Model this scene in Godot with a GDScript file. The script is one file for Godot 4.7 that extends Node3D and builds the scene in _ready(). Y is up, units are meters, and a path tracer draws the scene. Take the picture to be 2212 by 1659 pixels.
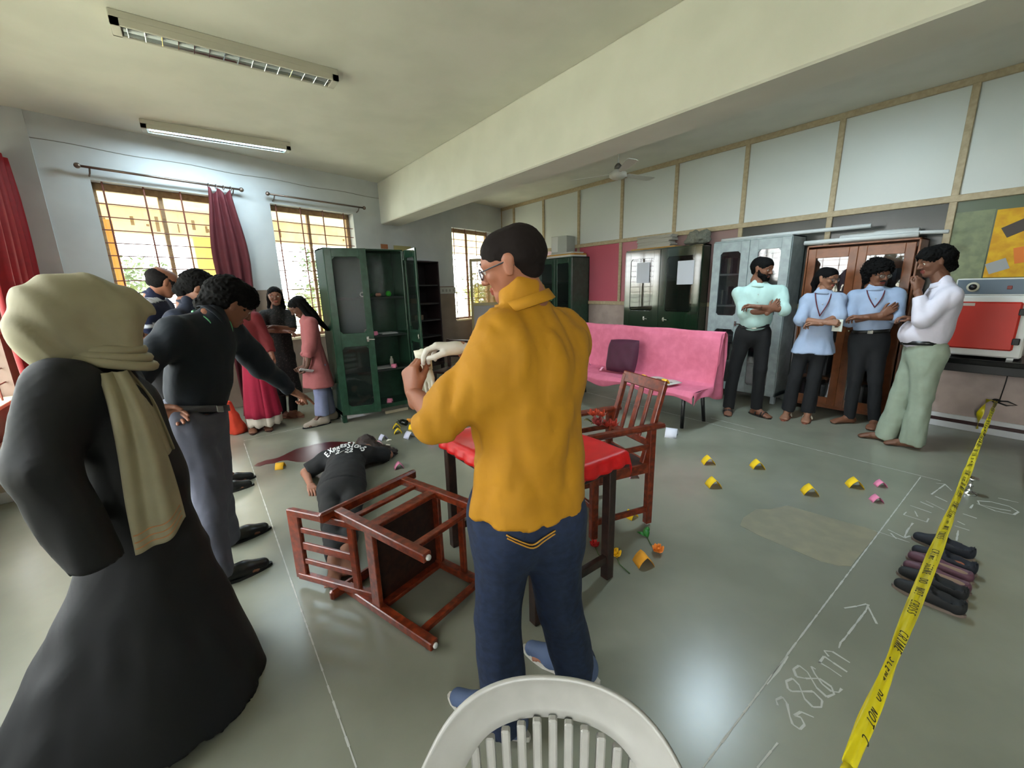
extends Node3D

# ---------- camera model: turns photograph pixels (2212 x 1659) into directions ----------
const EYE := Vector3(0, 1.52, 0)
const FOCAL := 900.0
const CAM_RIGHT := Vector3(0.60207, -0.02524, -0.79804)
const CAM_UP := Vector3(-0.16700, 0.97341, -0.15678)
const CAM_BACK := Vector3(0.78078, 0.22767, 0.58185)
const CEIL := 3.27
const ZP := -6.0
const WALL_FOOT := Vector3(-8.285, 0, -6.0)
var wall_dir := Vector3(0.283, 0, 1.0).normalized()
var wall_in := Vector3(wall_dir.z, 0, -wall_dir.x)

func ray(px: float, py: float) -> Vector3:
	return (CAM_RIGHT * (px - 1106.0) - CAM_UP * (py - 829.5) - CAM_BACK * FOCAL).normalized()

func on_y(px: float, py: float, y := 0.0) -> Vector3:
	var d := ray(px, py)
	return EYE + d * ((y - EYE.y) / d.y)

func on_plane(px: float, py: float, p: Vector3, n: Vector3) -> Vector3:
	var d := ray(px, py)
	return EYE + d * ((p - EYE).dot(n) / d.dot(n))

func on_z(px: float, py: float, z: float) -> Vector3:
	return on_plane(px, py, Vector3(0, 0, z), Vector3(0, 0, 1))

# ---------- naming and tagging ----------
var taken := {}

func numbered(called: String) -> String:
	var n: int = taken.get(called, 0)
	taken[called] = n + 1
	return called if n == 0 else "%s_%03d" % [called, n]

func tag(o: Node, label: String, category: String, group := "") -> Node:
	o.set_meta("label", label)
	o.set_meta("category", category)
	if group != "":
		o.set_meta("group", group)
	return o

func thing(called: String, label: String, category: String, at := Vector3.ZERO, turn := 0.0, group := "") -> Node3D:
	var o := Node3D.new()
	o.name = numbered(called)
	add_child(o)
	o.position = at
	o.rotation.y = turn
	tag(o, label, category, group)
	return o

func structure(o: Node) -> Node:
	o.set_meta("kind", "structure")
	return o

func put(called: String, mesh: Mesh, m: Material, parent: Node = self, at := Transform3D.IDENTITY) -> MeshInstance3D:
	var o := MeshInstance3D.new()
	o.mesh = mesh
	o.material_override = m
	o.transform = at
	o.name = numbered(called) if parent == self else called
	parent.add_child(o, true)
	return o

# ---------- shapes ----------
func sf(smooth := false) -> SurfaceTool:
	var st := SurfaceTool.new()
	st.begin(Mesh.PRIMITIVE_TRIANGLES)
	st.set_smooth_group(0 if smooth else -1)
	return st

func done(st: SurfaceTool) -> ArrayMesh:
	st.generate_normals()
	return st.commit()

func obj(called: String, st: SurfaceTool, m: Material, parent: Node = self) -> MeshInstance3D:
	return put(called, done(st), m, parent)

func tri(st: SurfaceTool, a: Vector3, b: Vector3, c: Vector3) -> void:   # counter-clockwise from outside
	st.add_vertex(a); st.add_vertex(c); st.add_vertex(b)

func quad(st: SurfaceTool, a: Vector3, b: Vector3, c: Vector3, d: Vector3) -> void:
	st.add_vertex(a); st.add_vertex(c); st.add_vertex(b)
	st.add_vertex(a); st.add_vertex(d); st.add_vertex(c)

func box(st: SurfaceTool, t: Transform3D, s: Vector3, b := 0.0) -> void:
	var h := s * 0.5
	b = minf(b, minf(h.x, minf(h.y, h.z)) * 0.95)
	if b <= 0.0:
		var v := []
		for i in 8:
			v.append(t * Vector3(h.x * (1 if i & 1 else -1), h.y * (1 if i & 2 else -1), h.z * (1 if i & 4 else -1)))
		for q in [[1, 3, 7, 5], [0, 4, 6, 2], [2, 6, 7, 3], [0, 1, 5, 4], [4, 5, 7, 6], [0, 2, 3, 1]]:
			quad(st, v[q[0]], v[q[1]], v[q[2]], v[q[3]])
		return
	var pt := func(sx: int, sy: int, sz: int, axis: int) -> Vector3:
		var p := Vector3(sx * (h.x - b), sy * (h.y - b), sz * (h.z - b))
		p[axis] = [sx, sy, sz][axis] * h[axis]
		return t * p
	for s1 in [-1, 1]:
		var fx := [pt.call(s1, -1, -1, 0), pt.call(s1, 1, -1, 0), pt.call(s1, 1, 1, 0), pt.call(s1, -1, 1, 0)]
		var fy := [pt.call(-1, s1, -1, 1), pt.call(-1, s1, 1, 1), pt.call(1, s1, 1, 1), pt.call(1, s1, -1, 1)]
		var fz := [pt.call(-1, -1, s1, 2), pt.call(1, -1, s1, 2), pt.call(1, 1, s1, 2), pt.call(-1, 1, s1, 2)]
		for f in [fx, fy, fz]:
			if s1 > 0:
				quad(st, f[0], f[1], f[2], f[3])
			else:
				quad(st, f[3], f[2], f[1], f[0])
	for s1 in [-1, 1]:
		for s2 in [-1, 1]:
			var e1 := [pt.call(s1, s2, -1, 0), pt.call(s1, s2, -1, 1), pt.call(s1, s2, 1, 1), pt.call(s1, s2, 1, 0)]
			var e2 := [pt.call(-1, s1, s2, 1), pt.call(-1, s1, s2, 2), pt.call(1, s1, s2, 2), pt.call(1, s1, s2, 1)]
			var e3 := [pt.call(s2, -1, s1, 2), pt.call(s2, -1, s1, 0), pt.call(s2, 1, s1, 0), pt.call(s2, 1, s1, 2)]
			for e in [e1, e2, e3]:
				if s1 * s2 > 0:
					quad(st, e[0], e[1], e[2], e[3])
				else:
					quad(st, e[3], e[2], e[1], e[0])
			for s3 in [-1, 1]:
				var c := [pt.call(s1, s2, s3, 0), pt.call(s1, s2, s3, 1), pt.call(s1, s2, s3, 2)]
				if s1 * s2 * s3 > 0:
					tri(st, c[0], c[1], c[2])
				else:
					tri(st, c[2], c[1], c[0])

func span(st: SurfaceTool, a: Vector3, b: Vector3, bevel := 0.0) -> void:   # box between two corners
	box(st, Transform3D(Basis(), (a + b) * 0.5), (b - a).abs(), bevel)

func aim(d: Vector3, up := Vector3.UP) -> Basis:   # basis whose z runs along d
	var z := d.normalized()
	if absf(z.dot(up)) > 0.98:
		up = Vector3.RIGHT if absf(z.x) < 0.9 else Vector3.UP
	var x := up.cross(z).normalized()
	return Basis(x, z.cross(x), z)

func bar(st: SurfaceTool, a: Vector3, b: Vector3, w: float, h: float, bevel := 0.0, up := Vector3.UP) -> void:
	box(st, Transform3D(aim(b - a, up), (a + b) * 0.5), Vector3(w, h, a.distance_to(b)), bevel)

func tube(st: SurfaceTool, pts: Array, r, sides := 8, caps := true, closed := false) -> void:
	var n := pts.size()
	var rings := []
	var prev := Vector3.UP
	for i in n:
		var d: Vector3 = (pts[(i + 1) % n] if (closed or i < n - 1) else pts[i]) - (pts[(i - 1 + n) % n] if (closed or i > 0) else pts[i])
		d = d.normalized()
		var x := prev.cross(d)
		if x.length() < 0.05:
			x = Vector3.RIGHT.cross(d)
			if x.length() < 0.05:
				x = Vector3.BACK.cross(d)
		x = x.normalized()
		var y := d.cross(x)
		prev = y if i == 0 and absf(d.dot(Vector3.UP)) > 0.9 else prev
		var rr: float = r[i] if r is Array else r
		var ring := []
		for k in sides:
			var t := TAU * k / sides
			ring.append(pts[i] + (x * cos(t) + y * sin(t)) * rr)
		rings.append(ring)
	for i in (n if closed else n - 1):
		var p: Array = rings[i]
		var q: Array = rings[(i + 1) % n]
		for k in sides:
			quad(st, p[k], p[(k + 1) % sides], q[(k + 1) % sides], q[k])
	if caps and not closed:
		for k in sides:
			tri(st, pts[0], rings[0][(k + 1) % sides], rings[0][k])
			tri(st, pts[n - 1], rings[n - 1][k], rings[n - 1][(k + 1) % sides])

func lathe(st: SurfaceTool, t: Transform3D, prof: Array, sides := 16) -> void:   # prof of Vector2(radius, y), upwards
	for i in prof.size() - 1:
		var a: Vector2 = prof[i]
		var b: Vector2 = prof[i + 1]
		for k in sides:
			var p := TAU * k / sides
			var q := TAU * (k + 1) / sides
			var v := [Vector3(a.x * sin(p), a.y, a.x * cos(p)), Vector3(a.x * sin(q), a.y, a.x * cos(q)), Vector3(b.x * sin(q), b.y, b.x * cos(q)), Vector3(b.x * sin(p), b.y, b.x * cos(p))]
			if a.x > 0.0:
				tri(st, t * v[0], t * v[1], t * v[2])
			if b.x > 0.0:
				tri(st, t * v[0], t * v[2], t * v[3])

func prism(st: SurfaceTool, t: Transform3D, poly: PackedVector2Array, z0: float, z1: float) -> void:
	if Geometry2D.is_polygon_clockwise(poly):
		poly = poly.duplicate()
		poly.reverse()
	var ids := Geometry2D.triangulate_polygon(poly)
	var area := func(a: Vector2, b: Vector2, c: Vector2) -> float: return (b - a).cross(c - a)
	for i in range(0, ids.size(), 3):
		var a := poly[ids[i]]
		var b := poly[ids[i + 1]]
		var c := poly[ids[i + 2]]
		if area.call(a, b, c) < 0.0:
			var w := b
			b = c
			c = w
		tri(st, t * Vector3(a.x, a.y, z1), t * Vector3(b.x, b.y, z1), t * Vector3(c.x, c.y, z1))
		tri(st, t * Vector3(a.x, a.y, z0), t * Vector3(c.x, c.y, z0), t * Vector3(b.x, b.y, z0))
	for i in poly.size():
		var p := poly[i]
		var q := poly[(i + 1) % poly.size()]
		quad(st, t * Vector3(p.x, p.y, z0), t * Vector3(q.x, q.y, z0), t * Vector3(q.x, q.y, z1), t * Vector3(p.x, p.y, z1))

func sheet(st: SurfaceTool, nu: int, nv: int, f: Callable, thick := 0.0) -> void:   # f(u, v) -> Vector3
	var g := []
	for i in nu + 1:
		var row := []
		for j in nv + 1:
			row.append(f.call(float(i) / nu, float(j) / nv))
		g.append(row)
	if thick <= 0.0:
		for i in nu:
			for j in nv:
				quad(st, g[i][j], g[i + 1][j], g[i + 1][j + 1], g[i][j + 1])
		return
	var b := []
	for i in nu + 1:
		var row := []
		for j in nv + 1:
			var du: Vector3 = g[mini(i + 1, nu)][j] - g[maxi(i - 1, 0)][j]
			var dv: Vector3 = g[i][mini(j + 1, nv)] - g[i][maxi(j - 1, 0)]
			row.append(g[i][j] - du.cross(dv).normalized() * thick)
		b.append(row)
	for i in nu:
		for j in nv:
			quad(st, g[i][j], g[i + 1][j], g[i + 1][j + 1], g[i][j + 1])
			quad(st, b[i][j], b[i][j + 1], b[i + 1][j + 1], b[i + 1][j])
	for i in nu:
		quad(st, g[i][0], b[i][0], b[i + 1][0], g[i + 1][0])
		quad(st, g[i][nv], g[i + 1][nv], b[i + 1][nv], b[i][nv])
	for j in nv:
		quad(st, g[0][j], g[0][j + 1], b[0][j + 1], b[0][j])
		quad(st, g[nu][j], b[nu][j], b[nu][j + 1], g[nu][j + 1])

func ball(st: SurfaceTool, c: Vector3, r: Vector3, sides := 10, rows := 6) -> void:
	var prof := []
	for i in rows + 1:
		var t := PI * (float(i) / rows - 0.5)
		prof.append(Vector2(maxf(cos(t), 0.0) if i > 0 and i < rows else 0.0, sin(t)))
	lathe(st, Transform3D(Basis.from_scale(r), c), prof, sides)

func spline(pts: Array, steps := 6) -> Array:
	var out := []
	var n := pts.size()
	for i in n - 1:
		var a: Vector3 = pts[maxi(i - 1, 0)]
		var b: Vector3 = pts[i]
		var c: Vector3 = pts[i + 1]
		var d: Vector3 = pts[mini(i + 2, n - 1)]
		for k in steps:
			out.append(b.cubic_interpolate(c, a, d, float(k) / steps))
	out.append(pts[n - 1])
	return out

# ---------- materials ----------
var mats := {}

func noise_image(seed_: int, freq: float, size := 256, octaves := 4, ramp: Gradient = null) -> Image:
	var n := FastNoiseLite.new()
	n.seed = seed_
	n.noise_type = FastNoiseLite.TYPE_SIMPLEX_SMOOTH
	n.frequency = freq
	n.fractal_octaves = octaves
	var g := n.get_seamless_image(size, size)
	g.convert(Image.FORMAT_RGB8)
	if ramp:
		for y in size:
			for x in size:
				g.set_pixel(x, y, ramp.sample(g.get_pixel(x, y).r))
	return g

func plain(c: Color, rough := 0.6, metal := 0.0) -> StandardMaterial3D:
	var key := [c, rough, metal]
	if mats.has(key):
		return mats[key]
	var m := StandardMaterial3D.new()
	m.albedo_color = c
	m.roughness = rough
	m.metallic = metal
	mats[key] = m
	return m

func grained(a: Color, b: Color, freq: float, scale: Vector3, rough: float, seed_ := 1, world := false, bump := 0.0, size := 256) -> StandardMaterial3D:
	var r := Gradient.new()
	r.set_color(0, a)
	r.set_color(1, b)
	r.set_offset(0, 0.25)
	r.set_offset(1, 0.75)
	var m := StandardMaterial3D.new()
	var img := noise_image(seed_, freq, size, 5, r)
	img.generate_mipmaps()
	m.albedo_texture = ImageTexture.create_from_image(img)
	m.uv1_triplanar = true
	m.uv1_world_triplanar = world
	m.uv1_scale = scale
	m.roughness = rough
	if bump > 0.0:
		var h := noise_image(seed_ + 7, freq, size, 4)
		h.bump_map_to_normal_map(4.0)
		m.normal_enabled = true
		m.normal_texture = ImageTexture.create_from_image(h)
		m.normal_scale = bump
	return m

func glass(c: Color, alpha: float, rough := 0.03) -> StandardMaterial3D:
	var m := StandardMaterial3D.new()
	m.transparency = BaseMaterial3D.TRANSPARENCY_ALPHA
	m.albedo_color = Color(c, alpha)
	m.roughness = rough
	return m

func cloth_mat(c: Color, c2: Color, seed_: int, rough := 0.85, freq := 0.018) -> StandardMaterial3D:
	var m := grained(c, c.lerp(c2, 0.35), freq, Vector3(4, 4, 4), rough, seed_, false, 0.05, 128)
	return m

# ---------- the setting ----------
var wood_red: StandardMaterial3D
var wood_dark: StandardMaterial3D
var steel_green: StandardMaterial3D
var steel_grey: StandardMaterial3D
var wood_brown: StandardMaterial3D

func wall_xf() -> Transform3D:   # x runs along the window wall from the far corner, z points outdoors
	return Transform3D(Basis(wall_dir, Vector3.UP, -wall_in), WALL_FOOT)

func on_wall(px: float, py: float, off := 0.0) -> Vector3:   # in the wall's own axes
	var p := on_plane(px, py, WALL_FOOT + wall_in * off, wall_in)
	return wall_xf().affine_inverse() * p

func _ready() -> void:
	var cam := Camera3D.new()
	cam.name = "camera"
	cam.transform = Transform3D(Basis(CAM_RIGHT, CAM_UP, CAM_BACK).orthonormalized(), EYE)
	cam.fov = rad_to_deg(2.0 * atan(829.5 / FOCAL))
	cam.near = 0.02
	add_child(cam)
	cam.current = true
	var sky_mat := ProceduralSkyMaterial.new()
	sky_mat.sky_top_color = Color(0.86, 0.89, 0.90)
	sky_mat.sky_horizon_color = Color(0.95, 0.96, 0.95)
	sky_mat.ground_horizon_color = Color(0.80, 0.80, 0.74)
	sky_mat.ground_bottom_color = Color(0.62, 0.62, 0.56)
	var sky := Sky.new()
	sky.sky_material = sky_mat
	var env := Environment.new()
	env.background_mode = Environment.BG_SKY
	env.sky = sky
	env.background_energy_multiplier = 6.0
	env.tonemap_mode = Environment.TONE_MAPPER_LINEAR
	env.tonemap_exposure = 4.4
	env.sdfgi_enabled = true
	env.ssao_enabled = true
	env.ssil_enabled = true
	var we := WorldEnvironment.new()
	we.name = "world_environment"
	we.environment = env
	add_child(we)

	wood_red = grained(Color(0.50, 0.20, 0.10), Color(0.33, 0.115, 0.055), 0.03, Vector3(2.5, 2.5, 2.5), 0.28, 11, false, 0.1)
	wood_dark = grained(Color(0.20, 0.115, 0.085), Color(0.12, 0.065, 0.05), 0.03, Vector3(2.5, 2.5, 2.5), 0.35, 12)
	wood_brown = grained(Color(0.50, 0.29, 0.17), Color(0.43, 0.24, 0.135), 0.012, Vector3(2, 2, 2), 0.32, 13)
	steel_green = grained(Color(0.135, 0.25, 0.185), Color(0.11, 0.215, 0.155), 0.02, Vector3(1.5, 1.5, 1.5), 0.22, 14)
	steel_grey = grained(Color(0.60, 0.64, 0.64), Color(0.54, 0.58, 0.58), 0.02, Vector3(1.5, 1.5, 1.5), 0.3, 15)

	build_shell()
	build_windows()
	build_outdoors()
	build_partition()
	build_ceiling_things()
	build_furniture()
	build_people()
	build_small_things()

func build_shell() -> void:
	var paint := grained(Color(0.775, 0.785, 0.785), Color(0.745, 0.755, 0.755), 0.012, Vector3(0.6, 0.6, 0.6), 0.7, 21, true)
	var cream := grained(Color(0.86, 0.85, 0.80), Color(0.835, 0.825, 0.775), 0.012, Vector3(0.5, 0.5, 0.5), 0.75, 22, true)
	var dado := grained(Color(0.56, 0.49, 0.43), Color(0.51, 0.445, 0.39), 0.014, Vector3(0.7, 0.7, 0.7), 0.5, 23, true)
	# floor of polished stone
	var fr := Gradient.new()
	fr.set_color(0, Color(0.46, 0.465, 0.41)); fr.set_color(1, Color(0.54, 0.54, 0.48))
	fr.set_offset(0, 0.2); fr.set_offset(1, 0.8)
	var fm := StandardMaterial3D.new()
	fm.albedo_texture = ImageTexture.create_from_image(noise_image(31, 0.006, 512, 6, fr))
	fm.uv1_triplanar = true
	fm.uv1_world_triplanar = true
	fm.uv1_scale = Vector3(0.23, 0.23, 0.23)
	fm.roughness = 0.27
	fm.metallic_specular = 0.5
	var st := sf()
	span(st, Vector3(-9.0, -0.2, -6.3), Vector3(3.2, 0.0, 1.8))
	structure(obj("floor", st, fm))
	st = sf()
	span(st, Vector3(-9.0, CEIL, -6.3), Vector3(3.2, CEIL + 0.2, 1.8))
	structure(obj("ceiling", st, cream))
	st = sf()
	span(st, Vector3(-8.0, 2.617, -3.17), Vector3(3.0, CEIL, -2.79), 0.012)
	structure(obj("trim_1", st, cream))
	# window wall
	var wx := wall_xf()
	var up := sf()
	var low := sf()
	var wins := [[0.40, 1.65], [3.86, 5.13], [5.62, 6.91]]
	var s := -0.4
	for w in wins + [[7.33, 7.33]]:
		box(low, wx * Transform3D(Basis(), Vector3((s + w[0]) / 2, 0.78, 0.115)), Vector3(w[0] - s, 1.56, 0.23))
		box(up, wx * Transform3D(Basis(), Vector3((s + w[0]) / 2, (1.56 + CEIL) / 2, 0.115)), Vector3(w[0] - s, CEIL - 1.56, 0.23))
		if w[1] > w[0]:
			box(low, wx * Transform3D(Basis(), Vector3((w[0] + w[1]) / 2, 0.425, 0.115)), Vector3(w[1] - w[0], 0.85, 0.23))
			box(up, wx * Transform3D(Basis(), Vector3((w[0] + w[1]) / 2, (2.72 + CEIL) / 2, 0.115)), Vector3(w[1] - w[0], CEIL - 2.72, 0.23))
		s = w[1]
	var wl := structure(obj("wall_left", up, paint))
	obj("dado", low, dado, wl)
	# the wall behind the photographer: short return, then windows
	up = sf()
	low = sf()
	span(up, Vector3(-6.53, 1.56, 1.0), Vector3(-6.289, CEIL, 1.74))
	span(low, Vector3(-6.53, 0, 1.0), Vector3(-6.289, 1.56, 1.74))
	var x := -6.53
	for w in [[-6.05, -4.70], [-4.2, -1.5], [0.8, 2.6], [3.2, 3.2]]:
		span(up, Vector3(x, 1.2, 1.5), Vector3(w[0], CEIL, 1.74))
		span(low, Vector3(x, 0, 1.5), Vector3(w[0], 1.2, 1.74))
		if w[1] > w[0]:
			span(up, Vector3(w[0], 2.72, 1.5), Vector3(w[1], CEIL, 1.74))
			span(low, Vector3(w[0], 0, 1.5), Vector3(w[1], 0.6, 1.74))
		x = w[1]
	var wf := structure(obj("wall_front", up, paint))
	obj("dado", low, dado, wf)
	st = sf()
	span(st, Vector3(2.8, 0, -6.2), Vector3(3.0, CEIL, 1.74))
	structure(obj("wall_right", st, paint))
	# low tiled ledge under the window at the end wall
	st = sf()
	span(st, Vector3(-6.289, 0, 0.75), Vector3(-4.69, 0.33, 1.5), 0.008)
	var lg := structure(obj("trim_2", st, grained(Color(0.66, 0.60, 0.53), Color(0.60, 0.54, 0.47), 0.02, Vector3(1, 1, 1), 0.45, 24)))
	st = sf()
	span(st, Vector3(-4.70, 0, 0.75), Vector3(-4.675, 0.085, 1.5), 0.003)
	obj("skirting_tile", st, plain(Color(0.78, 0.78, 0.76), 0.3), lg)
	# dusty pale patch left on the floor
	var pp := PackedVector2Array()
	for q in [[1598, 1135], [1606, 1118], [1634, 1100], [1665, 1100], [1700, 1092], [1890, 1146], [1896, 1152], [1838, 1223], [1810, 1222], [1770, 1212], [1732, 1196], [1690, 1178], [1640, 1157]]:
		var p := on_y(q[0], q[1])
		pp.append(Vector2(p.x, -p.z))
	st = sf()
	prism(st, Transform3D(Basis(Vector3.RIGHT, -PI / 2), Vector3.ZERO), pp, 0.0, 0.0012)
	tag(obj("dust_patch", st, grained(Color(0.545, 0.52, 0.435), Color(0.50, 0.485, 0.415), 0.02, Vector3(1.2, 1.2, 1.2), 0.33, 25, true)), "pale dusty rectangle on the polished floor beside chalk line", "stain")

func build_windows() -> void:
	var frame := grained(Color(0.64, 0.52, 0.38), Color(0.56, 0.44, 0.31), 0.03, Vector3(2, 2, 2), 0.5, 41)
	var iron := plain(Color(0.47, 0.27, 0.22), 0.5)
	var pane := glass(Color(0.95, 0.98, 0.95), 0.05)
	var sill := plain(Color(0.86, 0.80, 0.66), 0.5)
	var wx := wall_xf()
	var n := 0
	for w in [[5.62, 6.91, 0.85], [3.86, 5.13, 0.85], [0.40, 1.65, 0.85]]:
		n += 1
		window_unit(n, wx, w[0], w[1], w[2], frame, iron, pane, sill)
	# the same windows in the wall behind the photographer
	var ex := Transform3D(Basis(Vector3.RIGHT, Vector3.UP, Vector3.BACK), Vector3(0, 0, 1.5))
	for w in [[-6.05, -4.70, 0.6], [-4.2, -1.5, 0.6], [0.8, 2.6, 0.6]]:
		n += 1
		window_unit(n, ex, w[0], w[1], w[2], frame, iron, pane, sill)

func window_unit(n: int, wx: Transform3D, s0: float, s1: float, y0: float, frame: Material, iron: Material, pane: Material, sill: Material) -> void:
	var y1 := 2.72
	var root := Node3D.new()
	root.name = "window_%d" % n
	root.transform = wx
	add_child(root)
	structure(root)
	var st := sf()
	var z := 0.16
	for e in [[s0, s1, y1 - 0.075, y1], [s0, s1, y0, y0 + 0.05], [s0, s0 + 0.05, y0, y1], [s1 - 0.05, s1, y0, y1]]:
		span(st, Vector3(e[0], e[2], z - 0.03), Vector3(e[1], e[3], z + 0.03), 0.005)
	obj("frame", st, frame, root)
	st = sf()
	var mid := (s0 + s1) / 2 + 0.045
	span(st, Vector3(mid - 0.022, y0 + 0.05, z - 0.02), Vector3(mid + 0.022, y1 - 0.07, z + 0.02), 0.004)
	obj("mullion", st, frame, root)
	for e in [[s0 + 0.05, mid - 0.022], [mid + 0.022, s1 - 0.05]]:
		st = sf()
		span(st, Vector3(e[0], y0 + 0.05, z - 0.003), Vector3(e[1], y1 - 0.07, z + 0.003))
		obj("pane", st, pane, root)
	st = sf()
	span(st, Vector3(s0, y0 - 0.02, -0.02), Vector3(s1, y0 + 0.012, 0.2), 0.004)
	obj("window_sill", st, sill, root)
	var k := s1 - 0.092
	while k > s0 + 0.03:
		st = sf()
		span(st, Vector3(k - 0.008, y0 + 0.01, 0.035), Vector3(k + 0.008, y1, 0.047), 0.003)
		obj("grille_bar", st, iron, root)
		k -= 0.343
	var yy := 2.50
	while yy > y0 + 0.03:
		st = sf()
		tube(st, [Vector3(s0, yy, 0.05), Vector3(s1, yy, 0.05)], 0.0065, 6)
		obj("grille_bar", st, iron, root)
		yy -= 0.1345

func leaf_cloud(st: SurfaceTool, rng: RandomNumberGenerator, c: Vector3, r: Vector3, count: int, size: float) -> void:
	for i in count:
		var d := Vector3(rng.randfn(), rng.randfn(), rng.randfn()).normalized() * pow(rng.randf(), 0.4)
		var p := c + d * r
		var a := Vector3(rng.randfn(), rng.randfn() * 0.5, rng.randfn()).normalized() * size * rng.randf_range(0.6, 1.2)
		var b := a.cross(Vector3(rng.randfn(), rng.randfn(), rng.randfn())).normalized() * size * 0.32
		quad(st, p - a, p + b, p + a, p - b)

func frond(st: SurfaceTool, base: Vector3, dir: Vector3, length: float, rng: RandomNumberGenerator) -> void:
	var pts := []
	for i in 11:
		var t := i / 10.0
		pts.append(base + dir * length * t + Vector3.DOWN * length * 0.55 * t * t + Vector3.UP * length * 0.25 * t)
	tube(st, pts, 0.012, 4)
	for i in range(1, 11):
		var d: Vector3 = (pts[i] - pts[i - 1]).normalized()
		var side := d.cross(Vector3.UP).normalized()
		for s in [-1, 1]:
			for h in 2:
				var p: Vector3 = pts[i] - d * h * length * 0.05
				var tip: Vector3 = p + (side * s + d * 0.7).normalized() * length * 0.34 * (1.1 - absf(i - 5) / 8.0) + Vector3.DOWN * length * rng.randf_range(0.05, 0.14)
				var w := d * 0.022
				quad(st, p - w, p + w, tip + w * 0.1, tip - w * 0.1)

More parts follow.
